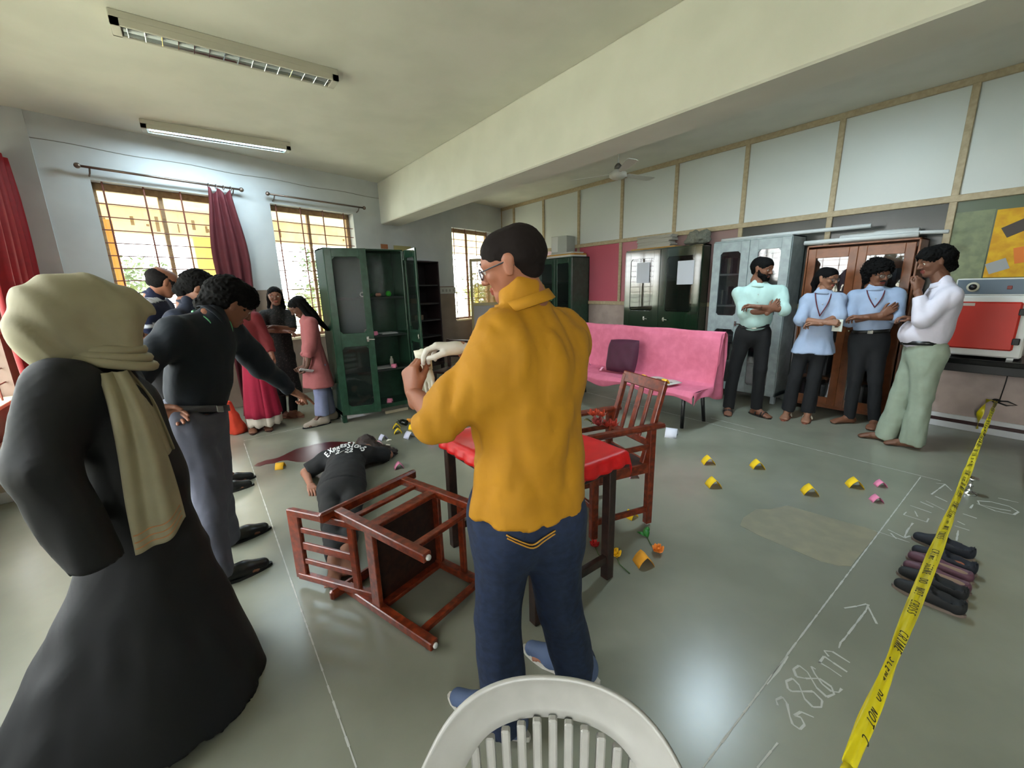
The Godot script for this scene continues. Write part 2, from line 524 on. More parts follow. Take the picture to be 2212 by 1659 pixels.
func build_outdoors() -> void:
	var wx := wall_xf()
	var st := sf()
	span(st, Vector3(-60, -0.9, -60), Vector3(60, -0.6, 60))
	structure(obj("ground", st, grained(Color(0.70, 0.69, 0.62), Color(0.60, 0.62, 0.52), 0.02, Vector3(0.2, 0.2, 0.2), 0.9, 51, true)))
	# veranda roof edge outside the windows, its fascia streaked with damp
	var peach := grained(Color(0.95, 0.88, 0.78), Color(0.91, 0.82, 0.70), 0.02, Vector3(0.5, 0.5, 0.5), 0.8, 52)
	var root := Node3D.new()
	root.name = "veranda_roof"
	root.transform = wx
	add_child(root)
	structure(root)
	st = sf()
	span(st, Vector3(-3, 2.86, 0.5), Vector3(11, 3.0, 2.75))
	obj("slab", st, peach, root)
	st = sf()
	span(st, Vector3(-3, 2.47, 2.5), Vector3(11, 2.86, 2.7), 0.01)
	obj("fascia", st, peach, root)
	var rng := RandomNumberGenerator.new()
	rng.seed = 5
	st = sf()
	for i in 26:
		var x := rng.randf_range(1.0, 9.5)
		var w := rng.randf_range(0.015, 0.05)
		span(st, Vector3(x, 2.5 + rng.randf_range(0.0, 0.1), 2.494), Vector3(x + w, 2.6 + rng.randf_range(0.0, 0.16), 2.5))
	obj("damp_streaks", st, plain(Color(0.52, 0.42, 0.26), 0.9), root)
	for c in [[5.22, 0.15, Color(0.88, 0.80, 0.45)], [9.25, 0.15, Color(0.88, 0.80, 0.45)], [1.2, 0.15, Color(0.88, 0.80, 0.45)]]:
		st = sf()
		span(st, Vector3(c[0] - c[1], -0.7, 2.42), Vector3(c[0] + c[1], 2.47, 2.72), 0.01)
		obj("column", st, plain(c[2], 0.7), root)
	st = sf()
	span(st, Vector3(6.64, -0.7, 0.9), Vector3(6.98, 2.45, 1.15), 0.01)
	obj("column", st, plain(Color(0.93, 0.60, 0.20), 0.7), root)
	# garden
	var leafs := [plain(Color(0.24, 0.30, 0.13), 0.6), plain(Color(0.33, 0.37, 0.16), 0.6), plain(Color(0.20, 0.26, 0.12), 0.6)]
	for m in leafs:
		m.backlight_enabled = true
		m.backlight = Color(0.10, 0.13, 0.05)
	var bark := grained(Color(0.52, 0.44, 0.34), Color(0.40, 0.33, 0.25), 0.05, Vector3(2, 2, 2), 0.9, 53)
	var i := 0
	for t in [[5.4, 9.0, 2.0, 1.15, "broad-leaved garden tree beyond the curtained window"], [2.0, 9.4, 2.2, 1.15, "leafy garden tree beyond the yellow veranda column"], [-1.0, 9.0, 2.1, 1.15, "pale green garden tree beyond the second window"], [-8.6, 8.0, 2.0, 1.2, "garden tree seen through the window near the corner"], [-4.4, 9.6, 2.4, 1.3, "dense garden tree beyond the far end of the veranda"], [-2.6, -6.0, 2.4, 1.2, "tree outside the windows behind the photographer, mirrored in the bookcase glass"], [1.2, -6.5, 2.4, 1.2, "tree outside the windows behind the photographer, farther from the ledge"]]:
		var c: Vector3 = wx * Vector3(t[0], 0, t[1]) if t[1] > 0.0 else Vector3(t[0], 0, -t[1])
		var o := thing("garden_tree", t[4], "tree", Vector3(c.x, -0.6, c.z), 0.0, "trees in the garden")
		st = sf(true)
		tube(st, [Vector3(0, -0.05, 0), Vector3(0.05, 0.9, 0.02), Vector3(-0.05, 1.6, 0.0), Vector3(0.05, 2.3, 0.05)], [0.11, 0.09, 0.07, 0.03], 8)
		for b in 4:
			tube(st, [Vector3(0, 1.2 + b * 0.2, 0), Vector3(cos(b * 1.7) * 0.5, 1.9 + b * 0.2, sin(b * 1.7) * 0.5)], [0.045, 0.015], 5)
		obj("trunk", st, bark, o)
		st = sf()
		for b in 12:
			leaf_cloud(st, rng, Vector3(rng.randf_range(-1.0, 1.0), t[2] + rng.randf_range(-1.0, 1.3), rng.randf_range(-0.7, 0.7)) * Vector3(t[3], 1, t[3]), Vector3(0.6, 0.5, 0.6) * t[3], 150, 0.11)
		var fo := obj("foliage", st, leafs[i % 3], o)
		fo.set_meta("kind", "stuff")
		i += 1
	for t in [[1.9, 5.0, "areca palm with arching fronds outside the second window"], [6.1, 5.0, "areca palm with yellow stems outside the curtained window"], [3.7, 5.4, "feathery palm beside the yellow veranda column"], [-4.4, 5.0, "small palm outside the window near the corner"]]:
		var c: Vector3 = wx * Vector3(t[0], 0, t[1])
		var o := thing("garden_palm", t[2], "palm", Vector3(c.x, -0.6, c.z), 0.0, "palms in the garden")
		st = sf(true)
		for k in 4:
			tube(st, [Vector3(cos(k * 1.6) * 0.12, -0.05, sin(k * 1.6) * 0.12), Vector3(cos(k * 1.6) * 0.2, 2.1, sin(k * 1.6) * 0.2)], [0.045, 0.03], 7)
		obj("stem", st, plain(Color(0.72, 0.66, 0.25), 0.6), o)
		for k in 9:
			st = sf()
			var a := k * 2.4
			frond(st, Vector3(cos(a) * 0.15, 1.55 + 0.16 * (k % 3), sin(a) * 0.15), Vector3(cos(a), 1.0 + 0.5 * (k % 2), sin(a)).normalized(), rng.randf_range(0.85, 1.05), rng)
			obj("frond", st, leafs[1], o)

func build_partition() -> void:
	var root := Node3D.new()
	root.name = "wall_back"
	add_child(root)
	structure(root)
	var frame := grained(Color(0.70, 0.63, 0.51), Color(0.64, 0.57, 0.45), 0.03, Vector3(2, 2, 2), 0.5, 61)
	var white := plain(Color(0.79, 0.80, 0.79), 0.42)
	var lower := grained(Color(0.66, 0.585, 0.55), Color(0.60, 0.53, 0.50), 0.014, Vector3(0.8, 0.8, 0.8), 0.42, 62, true)
	var st := sf()
	span(st, Vector3(-8.6, 0, -6.14), Vector3(3.0, CEIL, -6.02))
	obj("core", st, lower, root)
	st = sf()
	span(st, Vector3(-8.3, 0.142, -6.02), Vector3(2.8, 1.16, -6.0))
	obj("lower_board", st, lower, root)
	var xs := []
	for k in range(-3, 8):
		xs.append(-0.862 - 0.992 * k)
	xs.append(-8.3)
	var hues := {-6.8: Color(0.62, 0.36, 0.40), -5.8: Color(0.72, 0.34, 0.40), -4.83: Color(0.70, 0.42, 0.46), -3.84: Color(0.55, 0.44, 0.42), -2.85: Color(0.26, 0.26, 0.24), -1.85: Color(0.22, 0.22, 0.21), -0.86: Color(0.36, 0.40, 0.33)}
	for k in xs.size() - 1:
		var xa: float = xs[k + 1]
		var xb: float = xs[k]
		st = sf()
		span(st, Vector3(xa + 0.02, 2.26, -6.02), Vector3(xb - 0.02, 3.21, -6.0))
		obj("upper_panel", st, white, root)
		var c := Color(0.36, 0.40, 0.33)
		for h in hues:
			if absf(h - xa) < 0.2:
				c = hues[h]
		st = sf()
		span(st, Vector3(xa + 0.02, 1.22, -6.02), Vector3(xb - 0.02, 2.205, -6.0))
		obj("lower_panel", st, plain(c, 0.2), root)
	for k in xs.size():
		st = sf()
		span(st, Vector3(xs[k] - 0.028, 1.19, -6.03), Vector3(xs[k] + 0.028, 3.24, -5.975), 0.004)
		obj("mullion", st, frame, root)
	for y in [[1.16, 1.222], [2.2, 2.262], [3.205, 3.27]]:
		st = sf()
		span(st, Vector3(-8.3, y[0], -6.03), Vector3(2.8, y[1], -5.972), 0.004)
		obj("rail", st, frame, root)
	# skirting: white tile, maroon line, white tile
	var sk := Node3D.new()
	sk.name = "baseboard_back"
	add_child(sk)
	structure(sk)
	for e in [[0.0, 0.062, 0.012, Color(0.72, 0.72, 0.72)], [0.062, 0.098, 0.008, Color(0.20, 0.10, 0.10)], [0.098, 0.142, 0.012, Color(0.74, 0.74, 0.74)]]:
		st = sf()
		span(st, Vector3(-8.3, e[0], -6.02), Vector3(2.8, e[1], -6.0 + e[2]), 0.002)
		obj("skirting_strip", st, plain(e[3], 0.3), sk)

func tube_fitting(label: String, x: float, z0: float, z1: float, lit: bool, power := 0.75) -> void:
	var mid := (z0 + z1) / 2
	var o := thing("tube_light", label, "light", Vector3(x, CEIL, mid), 0.0, "")
	var L := absf(z1 - z0)
	var white := plain(Color(0.74, 0.72, 0.66), 0.45)
	var shiny := plain(Color(0.85, 0.86, 0.86), 0.12, 1.0)
	var st := sf()
	span(st, Vector3(-0.085, -0.045, -L / 2), Vector3(0.085, 0.0, L / 2), 0.004)
	for s in [-1, 1]:
		span(st, Vector3(s * 0.085, -0.085, -L / 2), Vector3(s * 0.068, -0.04, L / 2), 0.003)
		span(st, Vector3(-0.085, -0.085, s * L / 2), Vector3(0.085, -0.04, s * (L / 2 - 0.05)), 0.003)
	obj("housing", st, white, o)
	st = sf(true)
	sheet(st, 8, 2, func(u: float, v: float) -> Vector3:
		return Vector3((u - 0.5) * 0.134, -0.05 - 0.025 * pow(absf(u - 0.5) * 2.0, 2.0), (v - 0.5) * (L - 0.12)))
	obj("reflector", st, shiny, o)
	for k in 15:
		st = sf()
		var z := (k / 14.0 - 0.5) * (L - 0.16)
		span(st, Vector3(-0.066, -0.084, z - 0.002), Vector3(0.066, -0.062, z + 0.002))
		obj("louvre", st, shiny, o)
	st = sf(true)
	tube(st, [Vector3(0, -0.066, -L / 2 + 0.06), Vector3(0, -0.066, L / 2 - 0.06)], 0.013, 10)
	var tm: StandardMaterial3D = plain(Color(0.80, 0.82, 0.82), 0.3).duplicate()
	if lit:
		tm.emission_enabled = true
		tm.emission = Color(0.72, 0.90, 1.0)
		tm.emission_energy_multiplier = 7.0
	obj("fluorescent_tube", st, tm, o)
	if lit:
		var a := AreaLight3D.new()
		a.name = "tube_glow"
		a.area_size = Vector2(0.1, L - 0.14)
		a.light_color = Color(0.86, 0.95, 1.0)
		a.light_energy = power
		a.area_range = 12.0
		a.shadow_enabled = true
		a.rotation.x = -PI / 2
		a.position.y = -0.09
		o.add_child(a)

func build_ceiling_things() -> void:
	tube_fitting("unlit louvred tube light on the ceiling between the beam and the lit one", -4.0, 0.14, -1.24, false)
	tube_fitting("glowing louvred tube light on the ceiling above the curtain rod", -6.08, 0.14, -1.24, true)
	tube_fitting("lit tube light on the ceiling behind the deep beam", -1.75, -3.22, -4.25, true, 1.6)
	var o := thing("ceiling_fan", "white three-bladed ceiling fan hanging behind the beam", "fan", Vector3(-3.89, CEIL, -4.72))
	var white := plain(Color(0.80, 0.79, 0.75), 0.4)
	var st := sf(true)
	lathe(st, Transform3D.IDENTITY, [Vector2(0, -0.06), Vector2(0.05, -0.06), Vector2(0.055, -0.02), Vector2(0.03, 0.0), Vector2(0, 0)], 14)
	obj("canopy", st, white, o)
	st = sf(true)
	tube(st, [Vector3(0, -0.05, 0), Vector3(0, -0.28, 0)], 0.012, 8)
	obj("rod", st, white, o)
	st = sf(true)
	lathe(st, Transform3D.IDENTITY, [Vector2(0, -0.29), Vector2(0.05, -0.285), Vector2(0.045, -0.25), Vector2(0.018, -0.22), Vector2(0, -0.22)], 14)
	obj("coupling", st, plain(Color(0.35, 0.33, 0.3), 0.4), o)
	st = sf(true)
	lathe(st, Transform3D.IDENTITY, [Vector2(0, -0.41), Vector2(0.08, -0.405), Vector2(0.115, -0.38), Vector2(0.115, -0.34), Vector2(0.06, -0.30), Vector2(0, -0.295)], 18)
	obj("motor", st, white, o)
	for k in 3:
		var a := 0.62 + k * TAU / 3.0
		st = sf()
		var d := Vector3(cos(a), 0, sin(a))
		var side := Vector3(-sin(a), 0.16, cos(a))
		var p := PackedVector2Array([Vector2(0.16, -0.045), Vector2(0.62, -0.07), Vector2(0.65, -0.03), Vector2(0.65, 0.05), Vector2(0.62, 0.065), Vector2(0.16, 0.04)])
		prism(st, Transform3D(Basis(d, side.normalized(), d.cross(side.normalized())), Vector3(0, -0.345, 0)), p, -0.003, 0.003)
		bar(st, Vector3(0, -0.345, 0) + d * 0.09, Vector3(0, -0.345, 0) + d * 0.24, 0.03, 0.008)
		obj("blade", st, white, o)
	# curtain rods on the window wall
	var wx := wall_xf()
	var steel := plain(Color(0.50, 0.44, 0.40), 0.3, 0.8)
	for r in [[7.0, 5.5, "steel curtain rod above the window with the maroon curtain"], [5.18, 3.70, "steel curtain rod without a curtain above the second window"]]:
		var c := thing("curtain_rod", r[2], "curtain rod", wx.origin)
		c.transform = wx
		st = sf(true)
		tube(st, [Vector3(r[0], 2.82, -0.09), Vector3(r[1], 2.82, -0.09)], 0.0125, 8)
		obj("pole", st, steel, c)
		for e in [r[0], r[1]]:
			st = sf(true)
			ball(st, Vector3(e, 2.82, -0.09), Vector3.ONE * 0.028)
			obj("finial", st, steel, c)
			var q: float = e + (0.09 if e == r[1] else -0.09)
			st = sf(true)
			tube(st, [Vector3(q, 2.75, 0.005), Vector3(q, 2.77, -0.05), Vector3(q, 2.82, -0.09)], 0.008, 6)
			obj("bracket", st, steel, c)
	# thin cable run along the wall under the ceiling
	st = sf(true)
	var cable := []
	for k in 30:
		cable.append(wx * Vector3(7.3 - k * 0.145, 3.03 + 0.008 * sin(k * 0.9), -0.003))
	tube(st, cable, 0.004, 5)
	tag(obj("wall_cable", st, plain(Color(0.55, 0.54, 0.50), 0.7)), "thin grey cable running along the wall above the curtain rods", "cable")
	# maroon curtain bunched at the end of its rod
	var top := on_wall(483, 410, 0.09)
	var cm := cloth_mat(Color(0.36, 0.10, 0.13), Color(0.27, 0.07, 0.095), 71, 0.7)
	cm.backlight_enabled = true
	cm.backlight = Color(0.35, 0.04, 0.06)
	var cu := thing("window_curtain", "maroon curtain bunched at one end of its rod by the open window", "curtain", wx.origin)
	cu.transform = wx
	st = sf(true)
	sheet(st, 48, 24, func(u: float, v: float) -> Vector3:
		var w := lerpf(0.12, 0.20, smoothstep(0.0, 0.35, v)) + 0.015 * sin(v * 5.0)
		var sx := top.x + 0.05 - 0.02 * v + (0.5 - u) * 2.0 * w + 0.012 * sin(v * 9.0 + u * 3.0)
		var drop := 0.07 * pow(absf(sin(u * 2.0 * PI)), 2.0) * (1.0 - v)
		return Vector3(sx, lerpf(2.80 - drop, 0.12, v), -0.10 - 0.045 * sin(u * 7.0 * TAU * 0.5 + v * 1.2) * (0.5 + 0.5 * v)), 0.003)
	obj("cloth", st, cm, cu)
	for k in 4:
		st = sf(true)
		var ring := []
		for a in 14:
			ring.append(Vector3(top.x + 0.16 - k * 0.08, 2.812 + 0.026 * sin(TAU * a / 14.0), -0.09 + 0.026 * cos(TAU * a / 14.0)))
		tube(st, ring, 0.004, 5, false, true)
		obj("ring", st, steel, cu)
	# red curtain at the end-wall window, lit through from behind
	var rm := cloth_mat(Color(0.62, 0.055, 0.09), Color(0.50, 0.04, 0.07), 72, 0.65)
	rm.backlight_enabled = true
	rm.backlight = Color(0.75, 0.06, 0.10)
	var pr := on_z(93, 620, 1.22)
	var pl := on_z(16, 640, 1.22)
	var rc := thing("red_curtain", "bright red curtain drawn aside at the end-wall window behind the woman in the headscarf", "curtain", Vector3(0, 0, 0))
	st = sf(true)
	sheet(st, 44, 20, func(u: float, v: float) -> Vector3:
		var w := (pl.x - pr.x) * (lerpf(0.95, 1.08, v) + 0.05 * sin(v * 4.0))
		return Vector3(pr.x + u * w, lerpf(2.82, 0.42, v), 1.22 - 0.05 * sin(u * 6.0 * TAU) - 0.01 * sin(v * 7.0)), 0.003)
	obj("cloth", st, rm, rc)
	st = sf(true)
	tube(st, [Vector3(-6.285, 2.84, 1.22), Vector3(-4.0, 2.84, 1.22)], 0.0125, 8)
	var pole := thing("curtain_rod", "steel curtain rod carrying the bright red curtain", "curtain rod")
	obj("pole", st, steel, pole)
	for e in [-5.9, -4.1]:
		st = sf(true)
		tube(st, [Vector3(e + 0.05, 2.84, 1.505), Vector3(e + 0.05, 2.84, 1.22)], 0.008, 6)
		obj("bracket", st, steel, pole)

# ---------- furniture ----------
func steel_door(parent: Node, t: Transform3D, w: float, h: float, holes: Array, m: Material, pane: Material, handle_at: Vector3, margin := 0.085) -> Node:
	# lies in the x-y plane of t, hinge at x = 0, holes as [y0, y1]
	var st := sf()
	var d := 0.022
	span(st, Vector3(0, 0, -d), Vector3(margin, h, 0), 0.003)
	span(st, Vector3(w - margin, 0, -d), Vector3(w, h, 0), 0.003)
	var y := 0.0
	for k in holes + [[h, h]]:
		span(st, Vector3(margin - 0.002, y, -d), Vector3(w - margin + 0.002, k[0], 0), 0.003)
		if k[1] > k[0]:   # clipped corners of the opening
			for c in [[margin, k[0], 1, 1], [w - margin, k[0], -1, 1], [margin, k[1], 1, -1], [w - margin, k[1], -1, -1]]:
				var q := 0.03
				prism(st, Transform3D.IDENTITY, PackedVector2Array([Vector2(c[0], c[1]), Vector2(c[0] + c[2] * q, c[1]), Vector2(c[0], c[1] + c[3] * q)]), -d, 0.0)
		y = k[1]
	var o := obj("door", st, m, parent)
	o.transform = t
	for k in holes:
		st = sf()
		span(st, Vector3(margin - 0.01, k[0] - 0.01, -d * 0.6), Vector3(w - margin + 0.01, k[1] + 0.01, -d * 0.6 + 0.004))
		obj("pane", st, pane, o)
	st = sf()
	box(st, Transform3D(Basis(), handle_at + Vector3(0, 0, 0.006)), Vector3(0.03, 0.06, 0.012), 0.004)
	bar(st, handle_at + Vector3(-0.01, 0.0, 0.022), handle_at + Vector3(0.075, -0.005, 0.024), 0.014, 0.014, 0.004)
	obj("handle", st, plain(Color(0.78, 0.78, 0.76), 0.18, 1.0), o)
	return o

func steel_body(parent: Node, w: float, h: float, d: float, foot: float, shelves: Array, m: Material, inner: Material) -> void:
	# front face at z = 0, body behind it, x from 0 to w
	var st := sf()
	var k := 0.018
	span(st, Vector3(0, foot, -d), Vector3(k, h, 0), 0.003)
	span(st, Vector3(w - k, foot, -d), Vector3(w, h, 0), 0.003)
	span(st, Vector3(0, h - k, -d), Vector3(w, h, 0.0), 0.003)
	span(st, Vector3(0, foot, -d), Vector3(w, foot + 0.05, 0), 0.003)
	span(st, Vector3(0, foot, -d), Vector3(w, h, -d + k))
	obj("carcass", st, m, parent)
	for y in shelves:
		st = sf()
		span(st, Vector3(k, y - 0.012, -d + k), Vector3(w - k, y + 0.012, -0.03), 0.002)
		obj("shelf", st, inner, parent)
	for x in [0.0, w - 0.05]:
		for z in [-0.06, -d + 0.01]:
			st = sf()
			span(st, Vector3(x, 0, z), Vector3(x + 0.05, foot + 0.001, z + 0.05), 0.004)
			obj("foot", st, m, parent)

func armchair(label: String) -> Node3D:   # stands on y = 0 facing +z
	var o := thing("wooden_armchair", label, "chair", Vector3.ZERO, 0.0, "wooden armchairs")
	var m := wood_red
	var hx := 0.215
	var hz := 0.205
	var st := sf()
	box(st, Transform3D(Basis(), Vector3(0, 0.405, 0)), Vector3(0.43, 0.018, 0.42), 0.004)
	obj("seat", st, wood_dark, o)
	for sx in [-1, 1]:
		for sz in [-1, 1]:
			st = sf()
			box(st, Transform3D(Basis(), Vector3(sx * hx, 0.318, sz * hz)), Vector3(0.04, 0.636, 0.045), 0.004)
			var leg := obj("leg", st, m, o)
			st = sf(true)
			lathe(st, Transform3D(Basis(), Vector3(sx * hx, -0.012, sz * hz)), [Vector2(0, 0), Vector2(0.011, 0.001), Vector2(0.013, 0.008), Vector2(0.011, 0.013), Vector2(0, 0.013)], 10)
			obj("glide", st, plain(Color(0.82, 0.82, 0.80), 0.35), leg)
		st = sf()
		box(st, Transform3D(Basis(), Vector3(sx * hx, 0.65, 0.005)), Vector3(0.055, 0.032, 0.60), 0.01)
		obj("armrest", st, m, o)
		st = sf()
		bar(st, Vector3(sx * hx, 0.385, -hz), Vector3(sx * hx, 0.385, hz), 0.024, 0.06, 0.003)
		obj("seat_rail", st, m, o)
		st = sf()
		bar(st, Vector3(sx * hx, 0.525, -hz), Vector3(sx * hx, 0.525, hz), 0.018, 0.032, 0.003)
		obj("side_slat", st, m, o)
		st = sf()
		bar(st, Vector3(sx * hx, 0.10, -hz), Vector3(sx * hx, 0.10, hz), 0.022, 0.036, 0.003)
		obj("stretcher", st, m, o)
	for sz in [-1, 1]:
		st = sf()
		bar(st, Vector3(-hx, 0.385, sz * hz), Vector3(hx, 0.385, sz * hz), 0.024, 0.06, 0.003)
		obj("seat_rail", st, m, o)
	st = sf()
	bar(st, Vector3(-hx, 0.20, hz), Vector3(hx, 0.20, hz), 0.022, 0.036, 0.003)
	obj("stretcher", st, m, o)
	# backrest frame leaning back from the seat
	var b0 := Vector3(0, 0.40, -0.17)
	var b1 := Vector3(0, 0.90, -0.31)
	var lean := (b1 - b0).normalized()
	for sx in [-1, 1]:
		st = sf()
		bar(st, b0 + Vector3(sx * 0.185, 0, 0), b1 + Vector3(sx * 0.185, 0, 0), 0.036, 0.032, 0.004)
		obj("back_post", st, m, o)
	for e in [[0.965, 0.075], [0.27, 0.04]]:
		st = sf()
		var c: Vector3 = b0.lerp(b1, e[0])
		box(st, Transform3D(Basis(Vector3.RIGHT, lean, Vector3.RIGHT.cross(lean)), c), Vector3(0.40, e[1], 0.026), 0.005)
		obj("back_rail", st, m, o)
	for x in [-0.09, 0.0, 0.09]:
		st = sf()
		bar(st, b0.lerp(b1, 0.27) + Vector3(x, 0, 0), b0.lerp(b1, 0.93) + Vector3(x, 0, 0), 0.042 if x == 0.0 else 0.03, 0.014, 0.003)
		obj("back_slat", st, m, o)
	return o

func build_furniture() -> void:
	var pane := glass(Color(0.10, 0.13, 0.12), 0.35, 0.04)
	var inner := plain(Color(0.10, 0.14, 0.12), 0.5)
	var st: SurfaceTool
	# green steel cupboard with one door open, facing +x
	var a := thing("steel_cupboard", "dark green steel cupboard with its glazed door open and dark shelves inside", "cupboard", Vector3(-4.94, 0, -1.2), PI / 2)
	steel_body(a, 0.9, 1.98, 0.36, 0.09, [0.115, 0.56, 0.98, 1.43], steel_green, inner)
	var left := Transform3D(Basis(Vector3.UP, -0.30), Vector3(0.0, 0.1, 0.024))
	steel_door(a, left, 0.43, 1.87, [[0.10, 0.80], [0.95, 1.78]], steel_green, pane, Vector3(0.36, 0.875, 0.0), 0.075)
	var right := Transform3D(Basis(Vector3.UP, 1.72), Vector3(0.9, 0.1, 0.012)) * Transform3D(Basis.from_scale(Vector3(-1, 1, 1)), Vector3.ZERO)
	var rb := Basis(Vector3.UP, PI - 1.72 + PI)
	right = Transform3D(Basis(Vector3.UP, -1.68), Vector3(0.9, 0.1, 0.012))
	steel_door(a, right, 0.43, 1.87, [[0.10, 0.80], [0.95, 1.78]], steel_green, pane, Vector3(0.36, 0.875, 0.0), 0.05)
	# dark cupboard against the window wall
	var wx := wall_xf()
	var corner := on_y(947, 565, 2.0)
	var local := wx.affine_inverse() * corner
	var b := thing("book_cupboard", "narrow dark brown cupboard with open shelves against the window wall", "cupboard", wx * Vector3(local.x, 0, local.z), 0.0)
	b.basis = Basis(wall_dir, Vector3.UP, -wall_in) * Basis(Vector3.UP, PI)
	b.position = wx * Vector3(local.x + 0.85, 0, local.z)
	var darkbrown := plain(Color(0.13, 0.085, 0.08), 0.4)
	steel_body(b, 0.85, 2.0, 0.40, 0.1, [0.35, 0.65, 0.95, 1.25, 1.58], darkbrown, plain(Color(0.20, 0.19, 0.18), 0.5))
	# dark green cupboard behind the man in yellow, facing +z
	var c := thing("steel_cupboard", "closed dark green steel cupboard carrying a white carton and trays, behind the man in yellow", "cupboard", Vector3(-6.44, 0, -5.55))
	steel_body(c, 0.9, 2.02, 0.44, 0.1, [0.6, 1.1, 1.6], steel_green, inner)
	for k in 2:
		steel_door(c, Transform3D(Basis(), Vector3(0.005 + k * 0.447, 0.11, 0.024)), 0.443, 1.89, [[0.95, 1.80]], steel_green, pane, Vector3(0.38 if k == 0 else 0.06, 0.87, 0), 0.07)
	# glossy green cupboard with papers on its glass
	var gloss := plain(Color(0.075, 0.16, 0.10), 0.1)
	gloss.clearcoat_enabled = true
	gloss.clearcoat = 0.6
	gloss.clearcoat_roughness = 0.05
	var d := thing("steel_cupboard", "glossy green steel cupboard with two papers taped to its glass doors", "cupboard", Vector3(-4.53, 0, -5.77))
	steel_body(d, 1.31, 2.03, 0.20, 0.1, [0.6, 1.1, 1.6], gloss, inner)
	var mirror := glass(Color(0.07, 0.10, 0.08), 0.55, 0.03)
	for k in 2:
		steel_door(d, Transform3D(Basis(), Vector3(0.005 + k * 0.652, 0.11, 0.024)), 0.648, 1.90, [[0.10, 0.72], [0.98, 1.78]], gloss, mirror, Vector3(0.40 if k == 0 else 0.10, 0.86, 0), 0.11)
	# grey cupboard
	var e := thing("steel_cupboard", "grey steel cupboard with four dark glass panes beside the wooden bookcase", "cupboard", Vector3(-2.98, 0, -5.6))
	steel_body(e, 0.92, 2.02, 0.38, 0.09, [0.45, 0.82, 1.2, 1.6], steel_grey, plain(Color(0.45, 0.47, 0.47), 0.5))
	for k in 2:
		steel_door(e, Transform3D(Basis(), Vector3(0.005 + k * 0.457, 0.10, 0.024)), 0.453, 1.90, [[0.10, 0.80], [0.98, 1.78]], steel_grey, glass(Color(0.16, 0.17, 0.17), 0.28, 0.04), Vector3(0.37 if k == 0 else 0.06, 0.88, 0), 0.10)
	# wooden bookcase with glass doors
	var f := thing("wooden_bookcase", "brown wooden bookcase with two glazed doors carrying white chart rolls", "bookcase", Vector3(-1.93, 0, -5.66))
	steel_body(f, 0.95, 1.88, 0.33, 0.06, [0.40, 0.72, 1.04, 1.36], wood_brown, wood_brown)
	for k in 2:
		var x := 0.03 + k * 0.447
		st = sf()
		var q := Transform3D(Basis(), Vector3(x, 0.1, 0.022))
		for r in [[0, 0.075, 0, 1.74], [0.37, 0.445, 0, 1.74]]:
			span(st, Vector3(r[0], r[2], -0.02), Vector3(r[1], r[3], 0), 0.004)
		for r in [[0.0, 0.09], [0.66, 0.72], [1.64, 1.74]]:
			span(st, Vector3(0.074, r[0], -0.02), Vector3(0.371, r[1], 0), 0.004)
		var dr := obj("door", st, wood_brown, f)
		dr.transform = q
		for r in [[0.09, 0.66], [0.72, 1.64]]:
			st = sf()
			span(st, Vector3(0.07, r[0], -0.013), Vector3(0.375, r[1], -0.009))
			obj("pane", st, glass(Color(0.12, 0.12, 0.11), 0.25, 0.02), dr)
		st = sf(true)
		ball(st, Vector3(0.41 if k == 0 else 0.035, 0.86, 0.016), Vector3.ONE * 0.014)
		obj("knob", st, plain(Color(0.75, 0.7, 0.55), 0.25, 1.0), dr)
	# black stone counter carrying the incubator
	var g := thing("stone_counter", "black stone counter fixed along the partition under the yellow chart", "counter", Vector3(-0.88, 0, -6.0))
	st = sf()
	span(st, Vector3(0, 0.74, 0.02), Vector3(3.6, 0.785, 0.56), 0.006)
	obj("slab", st, grained(Color(0.07, 0.065, 0.07), Color(0.04, 0.04, 0.045), 0.1, Vector3(3, 3, 3), 0.2, 81), g)
	st = sf()
	span(st, Vector3(0, 0.665, 0.50), Vector3(3.6, 0.745, 0.53), 0.004)
	obj("apron", st, plain(Color(0.06, 0.05, 0.055), 0.4), g)
	for x in [0.9, 2.4]:
		st = sf()
		span(st, Vector3(x, 0.25, 0.02), Vector3(x + 0.05, 0.74, 0.07), 0.003)
		bar(st, Vector3(x + 0.025, 0.30, 0.06), Vector3(x + 0.025, 0.73, 0.48), 0.04, 0.03, 0.003)
		obj("bracket", st, plain(Color(0.35, 0.3, 0.28), 0.5), g)
	# incubator
	var h := thing("laboratory_incubator", "white laboratory incubator with a red door and grey control strip on the black counter", "incubator", Vector3(-0.70, 0.785, -5.93))
	var enamel := plain(Color(0.80, 0.80, 0.78), 0.35)
	st = sf()
	span(st, Vector3(0, 0.02, 0), Vector3(0.50, 0.55, 0.36), 0.012)
	for x in [0.04, 0.42]:
		for z in [0.04, 0.28]:
			span(st, Vector3(x, 0, z), Vector3(x + 0.04, 0.025, z + 0.04))
	obj("cabinet", st, enamel, h)
	st = sf()
	span(st, Vector3(0.02, 0.55, 0.02), Vector3(0.48, 0.70, 0.35), 0.008)
	var cs := obj("control_box", st, enamel, h)
	st = sf()
	span(st, Vector3(0.03, 0.565, 0.348), Vector3(0.47, 0.69, 0.354), 0.002)
	obj("control_strip", st, plain(Color(0.33, 0.38, 0.42), 0.4), cs)
	st = sf(true)
	lathe(st, Transform3D(Basis(Vector3.RIGHT, PI / 2), Vector3(0.13, 0.627, 0.354)), [Vector2(0.0, 0.0), Vector2(0.042, 0.0), Vector2(0.040, 0.006), Vector2(0.028, 0.008), Vector2(0.0, 0.008)], 20)
	obj("dial_ring", st, plain(Color(0.72, 0.70, 0.62), 0.4), cs)
	st = sf(true)
